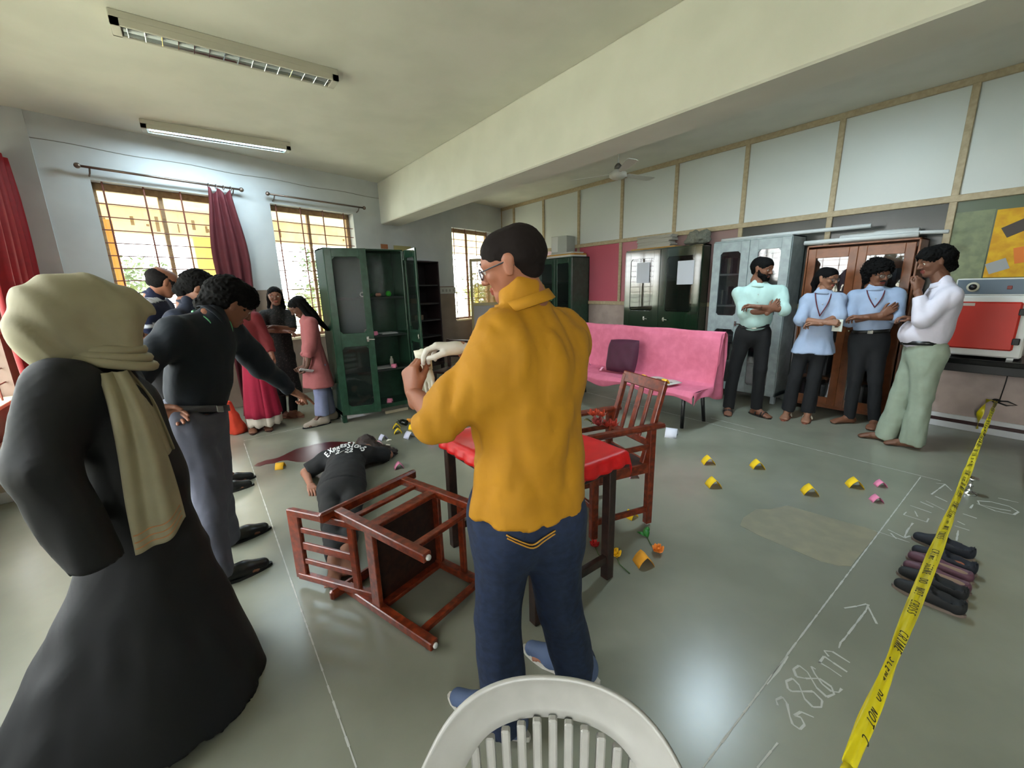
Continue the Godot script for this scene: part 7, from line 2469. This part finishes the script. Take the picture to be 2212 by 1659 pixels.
func tape_line(rng: RandomNumberGenerator) -> void:
	var a := on_z(2152, 866, -5.985)
	var b := EYE + ray(1832, 1659) * 1.1
	var d := b - a
	var end := b
	var o := thing("warning_tape", "yellow lettered tape stretched twisted above the row of shoes", "tape", a)
	var n := 260
	var len := end.distance_to(a)
	var u := (end - a).normalized()
	var sd := u.cross(Vector3.UP).normalized()
	var up := sd.cross(u).normalized()
	var nz := FastNoiseLite.new()
	nz.seed = 4
	nz.frequency = 0.9
	var ang := func(t: float) -> float:
		return 0.25 + 0.35 * nz.get_noise_1d(t * 6.0) * 2.0 + 0.45 * sin(t * 21.0)
	var wid := func(t: float) -> float:
		return 0.034 * (0.72 + 0.28 * absf(sin(t * 13.0 + 0.5))) * lerpf(0.75, 1.0, t)
	var at := func(t: float, v: float) -> Vector3:
		var c := u * len * t + Vector3.DOWN * 0.0 * sin(PI * t)
		var g: float = ang.call(t)
		var w := sd * cos(g) + up * sin(g)
		var nn := up * cos(g) - sd * sin(g)
		return c + w * (v - 0.5) * wid.call(t) + nn * (0.003 * sin(v * 9.0 + t * 60.0) + 0.002 * sin(v * 17.0 - t * 90.0))
	var st := sf(true)
	sheet(st, n, 8, at, 0.0006)
	obj("ribbon", st, plain(Color(0.85, 0.78, 0.06), 0.4), o)
	var font := SystemFont.new()
	font.font_names = PackedStringArray(["Droid Sans"])
	var words := "CRIME SCENE DO NOT CROSS   "
	var ink := plain(Color(0.10, 0.09, 0.05), 0.7)
	var t := 0.03
	var k := 0
	while t < 0.985:
		var c := words[k % words.length()]
		k += 1
		if c != " ":
			var tm := TextMesh.new()
			tm.text = c
			tm.font = font
			tm.font_size = 32
			tm.pixel_size = 0.017 / 24.0
			tm.depth = 0.0008
			var p: Vector3 = at.call(t, 0.5)
			var q: Vector3 = (at.call(t + 0.002, 0.5) - at.call(t - 0.002, 0.5)).normalized()
			var w: Vector3 = (at.call(t, 0.9) - at.call(t, 0.1)).normalized()
			var nn := q.cross(w).normalized()
			if nn.dot(EYE - a - p) < 0.0:
				nn = -nn
			w = nn.cross(q).normalized()
			put("letter", tm, ink, o, Transform3D(Basis(q, w, nn), p + nn * 0.0045))
		t += 0.0034 if c != " " else 0.006
	# the near end is knotted round the arm of the plastic chair
	st = sf(true)
	var knot := spline([b - a, b - a + d * 0.02, Vector3(-0.10, 0.69, -0.58) - a, Vector3(-0.115, 0.635, -0.46) - a, Vector3(-0.13, 0.60, -0.44) - a, Vector3(-0.10, 0.58, -0.43) - a], 5)
	tube(st, knot, 0.009, 8)
	obj("knotted_end", st, plain(Color(0.85, 0.78, 0.06), 0.4), o)
	# loose knot at the hook
	st = sf(true)
	sheet(st, 5, 24, func(uu: float, v: float) -> Vector3:
		return Vector3(-0.03 - 0.05 * sin(v * 2.0) + (uu - 0.5) * 0.05 * cos(v * 5.0), -0.30 * v * v + 0.02 * sin(v * 9.0), 0.03 + 0.05 * sin(v * 3.0) + (uu - 0.5) * 0.05 * sin(v * 5.0 + 0.5)), 0.0008)
	obj("loose_end", st, plain(Color(0.85, 0.78, 0.06), 0.4), o)
	var h := thing("cable_hook", "black hook with a loop of cable on the wall holding the tape end", "hook", Vector3(a.x, a.y, -6.0))
	st = sf(true)
	ball(st, Vector3(0.0, 0.0, 0.02), Vector3(0.03, 0.022, 0.022))
	tube(st, [Vector3(0, 0.0, 0.02), Vector3(0.07, 0.012, 0.03), Vector3(0.13, -0.015, 0.025), Vector3(0.07, -0.03, 0.03), Vector3(0.0, -0.005, 0.03)], 0.007, 6)
	tube(st, [Vector3(0.02, 0.01, 0.01), Vector3(0.03, 0.2, 0.004), Vector3(0.03, 0.31, 0.004)], 0.004, 5)
	obj("hook", st, plain(Color(0.05, 0.045, 0.05), 0.5), h)

func shelf_books(o_pos: Vector3, axis: Vector3, w: float, cols: Array, rng: RandomNumberGenerator, label: String, group: String) -> void:
	var x := 0.0
	var depth := Vector3.UP.cross(axis)
	while x < w:
		var t := rng.randf_range(0.022, 0.05)
		var h := rng.randf_range(0.17, 0.24)
		var st := sf()
		var tilt := 0.0
		box(st, Transform3D(Basis(axis, Vector3.UP, depth * -1.0) * Basis(Vector3.BACK, tilt), Vector3(0, h / 2 + 0.001, 0)), Vector3(t * 0.94, h, 0.15), 0.003)
		var b := obj("book", st, plain(cols[rng.randi() % cols.size()], 0.6))
		b.position = o_pos + axis * (x + t / 2)
		tag(b, label, "book", group)
		x += t + (0.0 if rng.randf() < 0.85 else 0.06)

func cupboard_things(rng: RandomNumberGenerator) -> void:
	var st: SurfaceTool
	var o: Node3D
	# open green cupboard: things on its shelves
	var X := -5.06
	var sp := func(px: float, py: float) -> Vector3: return on_plane(px, py, Vector3(X, 0, 0), Vector3.RIGHT)
	var p: Vector3
	st = sf(true)
	p = Vector3(X, 1.443, (sp.call(780, 613) as Vector3).z)
	var ring := []
	for k in 16:
		ring.append(Vector3(0, 0.03 + 0.024 * sin(TAU * k / 16.0), 0.024 * cos(TAU * k / 16.0)))
	tube(st, ring, 0.0075, 6, false, true)
	var w := obj("tape_roll", st, plain(Color(0.80, 0.79, 0.75), 0.5))
	w.position = p
	tag(w, "white ring of tape on the top shelf of the open cupboard", "tape roll")
	for e in [[801, 613, Color(0.04, 0.22, 0.10), 0.022, "small dark green lid on the top shelf of the open cupboard"], [837, 611, Color(0.16, 0.55, 0.14), 0.034, "bright green ball on the top shelf of the open cupboard"]]:
		p = Vector3(X, 1.443, (sp.call(e[0], e[1]) as Vector3).z)
		st = sf(true)
		lathe(st, Transform3D(Basis(), Vector3.ZERO), [Vector2(0, 0), Vector2(e[3] * 0.6, 0.0), Vector2(e[3], e[3] * 0.7), Vector2(e[3], e[3] * 1.2), Vector2(e[3] * 0.55, e[3] * 1.8), Vector2(0, e[3] * 1.9)], 14)
		w = obj("green_ball", st, plain(e[2], 0.35))
		w.position = p
		tag(w, e[4], "lid")
	p = Vector3(X, 1.443, (sp.call(815, 613) as Vector3).z)
	st = sf()
	box(st, Transform3D(Basis(), Vector3(0, 0.022, 0)), Vector3(0.03, 0.042, 0.07), 0.012)
	w = obj("soap_bar", st, plain(Color(0.62, 0.44, 0.38), 0.6))
	w.position = p
	tag(w, "pinkish bar between the green lids on the cupboard shelf", "bar")
	for e in [[807, 692, 0.993], [850, 777, 0.573], [842, 862, 0.142]]:
		p = Vector3(-4.99, e[2], (on_plane(e[0], e[1], Vector3(-4.99, 0, 0), Vector3.RIGHT) as Vector3).z)
		tent(p, Color(0.88, 0.50, 0.62), {0.993: "pink note on the third shelf of the open cupboard", 0.573: "pink note on the second shelf of the open cupboard", 0.142: "pink note on the lowest shelf of the open cupboard"}[e[2]], "", 0.85, 1.3)
	for e in [[836, 0.993, "loose papers on the third shelf of the open cupboard"], [820, 0.573, "crumpled papers on the second shelf of the open cupboard"]]:
		p = Vector3(X, e[1], (sp.call(e[0], 700) as Vector3).z)
		st = sf()
		paper_stack(st, Vector3.ZERO, Vector3(0.16, 0.014, 0.20), 4, rng)
		w = obj("paper_stack", st, plain(Color(0.66, 0.66, 0.66), 0.8))
		w.position = p
		tag(w, e[2], "papers")
	p = Vector3(X + 0.02, 0.573, (sp.call(843, 760) as Vector3).z)
	st = sf(true)
	lathe(st, Transform3D.IDENTITY, [Vector2(0, 0), Vector2(0.022, 0), Vector2(0.022, 0.10), Vector2(0.012, 0.115), Vector2(0.012, 0.135), Vector2(0, 0.135)], 14)
	w = obj("spray_bottle", st, plain(Color(0.62, 0.60, 0.54), 0.4))
	w.position = p
	tag(w, "pale bottle on the second shelf of the open cupboard", "bottle")
	p = Vector3(X, 0.993, (sp.call(787, 688) as Vector3).z)
	st = sf(true)
	lathe(st, Transform3D.IDENTITY, [Vector2(0, 0), Vector2(0.018, 0), Vector2(0.018, 0.05), Vector2(0.01, 0.055), Vector2(0.016, 0.07), Vector2(0, 0.075)], 12)
	w = obj("small_jar", st, plain(Color(0.60, 0.58, 0.52), 0.4))
	w.position = p
	tag(w, "little jar on the third shelf of the open cupboard", "jar")
	st = sf()
	span(st, Vector3(-5.0, 0.0, -2.02), Vector3(-4.97, 0.035, -1.72), 0.004)
	tag(obj("cream_strip", st, plain(Color(0.66, 0.62, 0.52), 0.6)), "cream strip of board under the open cupboard", "board")
	# carton, trays and papers on the dark green cupboard
	o = thing("carton", "white and grey carton on the dark green cupboard behind the man in yellow", "box", Vector3(-6.02, 2.11, -5.78), 0.25)
	st = sf()
	span(st, Vector3(-0.17, 0, -0.15), Vector3(0.17, 0.30, 0.15), 0.004)
	obj("box", st, plain(Color(0.66, 0.67, 0.64), 0.7), o)
	st = sf()
	span(st, Vector3(-0.165, 0.02, 0.15), Vector3(-0.02, 0.29, 0.152))
	obj("label_sheet", st, plain(Color(0.82, 0.82, 0.80), 0.7), o)
	o = thing("paper_stack", "sheaf of white and ochre folders on the dark green cupboard", "papers", Vector3(-5.95, 2.02, -5.77))
	st = sf()
	paper_stack(st, Vector3(0, 0, 0), Vector3(0.78, 0.035, 0.40), 3, rng)
	obj("white_sheets", st, plain(Color(0.82, 0.82, 0.80), 0.7), o)
	st = sf()
	paper_stack(st, Vector3(0, 0.036, 0), Vector3(0.74, 0.026, 0.36), 2, rng)
	obj("ochre_folder", st, plain(Color(0.72, 0.52, 0.16), 0.7), o)
	st = sf()
	paper_stack(st, Vector3(0.05, 0.063, 0), Vector3(0.6, 0.026, 0.30), 2, rng)
	obj("top_sheets", st, plain(Color(0.74, 0.74, 0.72), 0.7), o)
	# paper piles on the glossy green cupboard
	o = thing("paper_stack", "long pile of old papers on the glossy green cupboard", "papers", Vector3(-4.05, 2.03, -5.87))
	st = sf()
	paper_stack(st, Vector3.ZERO, Vector3(0.62, 0.19, 0.17), 9, rng)
	obj("sheets", st, plain(Color(0.62, 0.60, 0.56), 0.85), o)
	st = sf()
	span(st, Vector3(-0.40, 0.0, -0.08), Vector3(0.38, 0.018, 0.09))
	obj("ochre_board", st, plain(Color(0.66, 0.48, 0.22), 0.8), o)
	o = thing("paper_bundle", "grey crumpled bundle at the end of the paper pile on the glossy green cupboard", "bundle", Vector3(-3.40, 2.04, -5.87))
	var b := Blob.new(0.015)
	for k in 7:
		var c := Vector3(rng.randf_range(-0.12, 0.14), rng.randf_range(0.05, 0.14), rng.randf_range(-0.04, 0.04))
		b.bone(c, c + Vector3(0.03, 0.01, 0.01), 0.06, 0.05, 0.02)
	b.bone(Vector3(-0.12, 0.05, 0), Vector3(0.16, 0.05, 0), 0.05, 0.05, 0.02)
	put("bundle", Shell.new().add(b.solve(rough_noise(14.0), 0.02).mesh()).done(), grained(Color(0.48, 0.48, 0.43), Color(0.36, 0.36, 0.32), 0.08, Vector3(3, 3, 3), 0.9, 161), o)
	# papers taped to the glossy doors
	for e in [[1376, 568, 1401, 611], [1464, 564, 1496, 614]]:
		var q0 := on_z(e[0], e[1], -5.735)
		var q1 := on_z(e[2], e[3], -5.735)
		st = sf()
		span(st, Vector3(q0.x, q1.y, -5.745), Vector3(q1.x, q0.y, -5.7425))
		tag(obj("notice_sheet", st, plain(Color(0.76, 0.77, 0.80), 0.8)), "white printed sheet taped to the %s glass door of the glossy green cupboard" % ("left" if e[0] < 1400 else "right"), "paper")
	# chart rolls on the bookcase
	var wm := plain(Color(0.78, 0.79, 0.79), 0.7)
	var k2 := 0
	for e in [[1738, 526, 1985, 506, -5.69, 0.025], [1560, 516, 1880, 499, -5.76, 0.022], [1818, 506, 1990, 476, -5.87, 0.055], [1902, 507, 2050, 500, -5.76, 0.018]]:
		var q0 := on_z(e[0], e[1], e[4])
		var q1 := on_z(e[2], e[3], e[4])
		if k2 == 1:
			q0.y = 2.043
			q1.y = 2.043
		if k2 == 2:
			q0.y = 1.881 + e[5]
			q1.y = q0.y
		st = sf(true)
		tube(st, [q0, q0.lerp(q1, 0.5) + Vector3(0, 0.004, 0), q1], [e[5], e[5] * 0.97, e[5]], 12)
		var labels := ["long thin white chart roll along the front edge of the bookcase top", "long white pipe-like roll lying across the grey cupboard top", "thick cream chart roll with dark ends on the bookcase", "thin white roll reaching past the bookcase end"]
		tag(obj("chart_roll", st, wm), labels[k2], "paper roll")
		k2 += 1
	# books behind the glass
	for y in [0.462, 0.832, 1.212, 1.612]:
		shelf_books(Vector3(-2.94, y, -5.82), Vector3.RIGHT, 0.82, [Color(0.45, 0.42, 0.36), Color(0.25, 0.12, 0.14), Color(0.30, 0.33, 0.34), Color(0.55, 0.54, 0.50), Color(0.14, 0.16, 0.2)], rng, "book standing behind the glass of the grey cupboard", "books in the grey cupboard")
	for y in [0.112, 0.412, 0.732, 1.052, 1.372]:
		shelf_books(Vector3(-1.89, y, -5.84), Vector3.RIGHT, 0.85, [Color(0.30, 0.20, 0.16), Color(0.24, 0.24, 0.26), Color(0.5, 0.5, 0.52), Color(0.40, 0.30, 0.34), Color(0.15, 0.13, 0.13)], rng, "book standing behind the glass of the wooden bookcase", "books in the wooden bookcase")
	var corner := on_y(947, 565, 2.0)
	var lc := wall_xf().affine_inverse() * corner
	for y in [0.36, 0.96, 1.26]:
		st = sf()
		span(st, Vector3(-0.10, 0, -0.08), Vector3(0.10, 0.09, 0.08), 0.004)
		var bx := obj("file_box", st, plain(Color(0.42, 0.36, 0.28), 0.7))
		bx.transform = wall_xf() * Transform3D(Basis(), Vector3(lc.x + 0.25 + 0.2 * y, y + 0.003, lc.z + 0.2))
		tag(bx, "small tan file box on a shelf of the dark brown cupboard", "box", "file boxes in the dark brown cupboard")
	st = sf()
	paper_stack(st, Vector3.ZERO, Vector3(0.4, 0.05, 0.3), 3, rng)
	var ps := obj("paper_stack", st, plain(Color(0.76, 0.77, 0.78), 0.8))
	ps.transform = wall_xf() * Transform3D(Basis(), Vector3(lc.x + 0.35, 2.0, lc.z + 0.2))
	tag(ps, "white papers on top of the dark brown cupboard", "papers")

func wall_things(rng: RandomNumberGenerator) -> void:
	var st: SurfaceTool
	var o: Node3D
	# yellow chart with photographs
	var c0 := on_z(2155, 455, -5.99)
	o = thing("wall_chart", "bright yellow wall chart with pasted photographs above the incubator", "chart", Vector3(c0.x, 1.49, -5.995))
	st = sf()
	span(st, Vector3(0, 0, 0), Vector3(0.8, 0.60, 0.003))
	obj("sheet", st, grained(Color(0.85, 0.66, 0.10), Color(0.78, 0.56, 0.08), 0.02, Vector3(1.5, 1.5, 1.5), 0.7, 171), o)
	for e in [[0.14, 0.43, 0.16, 0.10, 0.5, Color(0.22, 0.17, 0.14)], [0.075, 0.10, 0.13, 0.10, 0.4, Color(0.60, 0.60, 0.60)], [0.24, 0.20, 0.16, 0.14, 0.2, Color(0.85, 0.45, 0.10)]]:
		st = sf()
		box(st, Transform3D(Basis(Vector3.BACK, e[4]), Vector3(e[0], e[1], 0.004)), Vector3(e[2], e[3], 0.002))
		obj("photograph", st, plain(e[5], 0.5), o)
	# pale poster left of it
	var p0 := on_z(2042, 470, -5.99)
	st = sf()
	span(st, Vector3(-0.84, 1.25, -5.999), Vector3(c0.x - 0.01, 2.10, -5.994))
	tag(obj("green_board", st, grained(Color(0.47, 0.50, 0.36), Color(0.40, 0.43, 0.31), 0.03, Vector3(1.2, 1.2, 1.2), 0.45, 172)), "dull green notice board on the partition beside the yellow chart", "board")
	# yellow crumpled cloth on the counter
	o = thing("yellow_cloth", "crumpled yellow cloth on the black counter beside the incubator", "cloth", Vector3(-0.05, 0.80, -5.62))
	var b := Blob.new(0.012)
	for k in 6:
		var c := Vector3(rng.randf_range(-0.1, 0.14), 0.03, rng.randf_range(-0.05, 0.06))
		b.bone(c, c + Vector3(0.06, 0.0, 0.03), 0.035, 0.03, 0.03)
	put("heap", Shell.new().add(b.solve(rough_noise(16.0), 0.012).mesh()).done(), plain(Color(0.68, 0.60, 0.08), 0.8), o)
	# switchboard on the window wall
	var q := on_wall(966, 628)
	o = thing("switchboard", "white electrical switchboard on the brown part of the window wall", "switchboard")
	o.transform = wall_xf()
	st = sf()
	span(st, Vector3(q.x - 0.22, q.y - 0.06, -0.03), Vector3(q.x + 0.22, q.y + 0.07, 0.0), 0.006)
	obj("plate", st, plain(Color(0.72, 0.71, 0.68), 0.4), o)
	for k in 4:
		st = sf()
		span(st, Vector3(q.x - 0.17 + k * 0.1, q.y - 0.02, -0.042), Vector3(q.x - 0.13 + k * 0.1, q.y + 0.03, -0.029), 0.004)
		obj("switch", st, plain(Color(0.60, 0.58, 0.55), 0.4), o)
	# posters on the wall above the cupboards
	for e in [[822, 527, 838, 538, Color(0.62, 0.40, 0.26), "small orange-brown sticker on the window wall above the open cupboard"], [850, 530, 888, 544, Color(0.66, 0.62, 0.42), "pale yellow paper strip on the window wall behind the cupboard door"]]:
		var a := on_wall(e[0], e[1])
		var c := on_wall(e[2], e[3])
		st = sf()
		span(st, Vector3(minf(a.x, c.x), c.y, -0.004), Vector3(maxf(a.x, c.x), a.y, 0.0))
		var s := obj("wall_sticker", st, plain(e[4], 0.7))
		s.transform = wall_xf()
		tag(s, e[5], "sticker")
	# cream glazed shutter standing open before the corner window
	o = thing("glazed_shutter", "cream shutter with an amber glass pane standing open before the corner window", "shutter")
	o.transform = wall_xf()
	var sx := on_wall(1016, 560, 0.35)
	var far := Vector3(0.45, 0, -0.02)
	var near := Vector3(sx.x, 0, -0.35)
	var dv := (near - far).normalized()
	var cream := plain(Color(0.74, 0.66, 0.48), 0.5)
	var L := 0.85
	near = Vector3(sx.x, 0, -0.35)
	dv = Vector3(-0.55, 0, -0.83)
	for y in [0.03, 1.18, 2.06]:
		st = sf()
		bar(st, near + Vector3(0, y, 0), near + dv * L + Vector3(0, y, 0), 0.03, 0.06, 0.003)
		obj("rail", st, cream, o)
	for k in 2:
		st = sf()
		bar(st, near + dv * L * k + Vector3(0, 0, 0), near + dv * L * k + Vector3(0, 2.09, 0), 0.05, 0.034, 0.003)
		obj("stile", st, cream, o)
	st = sf()
	bar(st, near + dv * 0.02 + Vector3(0, 1.62, 0), near + dv * (L - 0.02) + Vector3(0, 1.62, 0), 0.005, 0.86, 0.0)
	obj("pane", st, glass(Color(0.85, 0.68, 0.36), 0.45, 0.2), o)
	st = sf()
	bar(st, near + dv * 0.02 + Vector3(0, 0.6, 0), near + dv * (L - 0.02) + Vector3(0, 0.6, 0), 0.012, 1.12, 0.0)
	obj("lower_panel", st, plain(Color(0.70, 0.66, 0.64), 0.5), o)
	# orange cloth bag by the pointing man's legs
	var bp := on_y(505, 935)
	o = thing("cloth_bag", "orange cloth bag on the floor behind the pointing man", "bag", bp)
	b = Blob.new(0.013)
	b.bone(Vector3(-0.03, 0.03, 0.03), Vector3(0.0, 0.34, 0.0), 0.085, 0.03, 0.03)
	b.bone(Vector3(0.03, 0.03, -0.05), Vector3(0.0, 0.34, 0.0), 0.085, 0.03, 0.03)
	b.carve(Vector3(-1, -1.0, 0), Vector3(1, -1.0, 0), 1.0, 1.0, 0.002)
	put("bag", Shell.new().add(b.solve(rough_noise(9.0), 0.012).mesh()).done(), cloth_mat(Color(0.72, 0.20, 0.08), Color(0.62, 0.16, 0.06), 173), o)
	# purple bottle on the end-wall sill
	var vb := on_z(12, 866, 1.42)
	st = sf(true)
	lathe(st, Transform3D.IDENTITY, [Vector2(0, 0), Vector2(0.028, 0), Vector2(0.03, 0.02), Vector2(0.03, 0.13), Vector2(0.012, 0.17), Vector2(0.012, 0.21), Vector2(0, 0.21)], 14)
	var w := obj("purple_bottle", st, plain(Color(0.45, 0.38, 0.72), 0.3))
	w.position = Vector3(-5.35, 0.612, 1.52)
	tag(w, "pale purple bottle on the sill by the red curtain", "bottle")
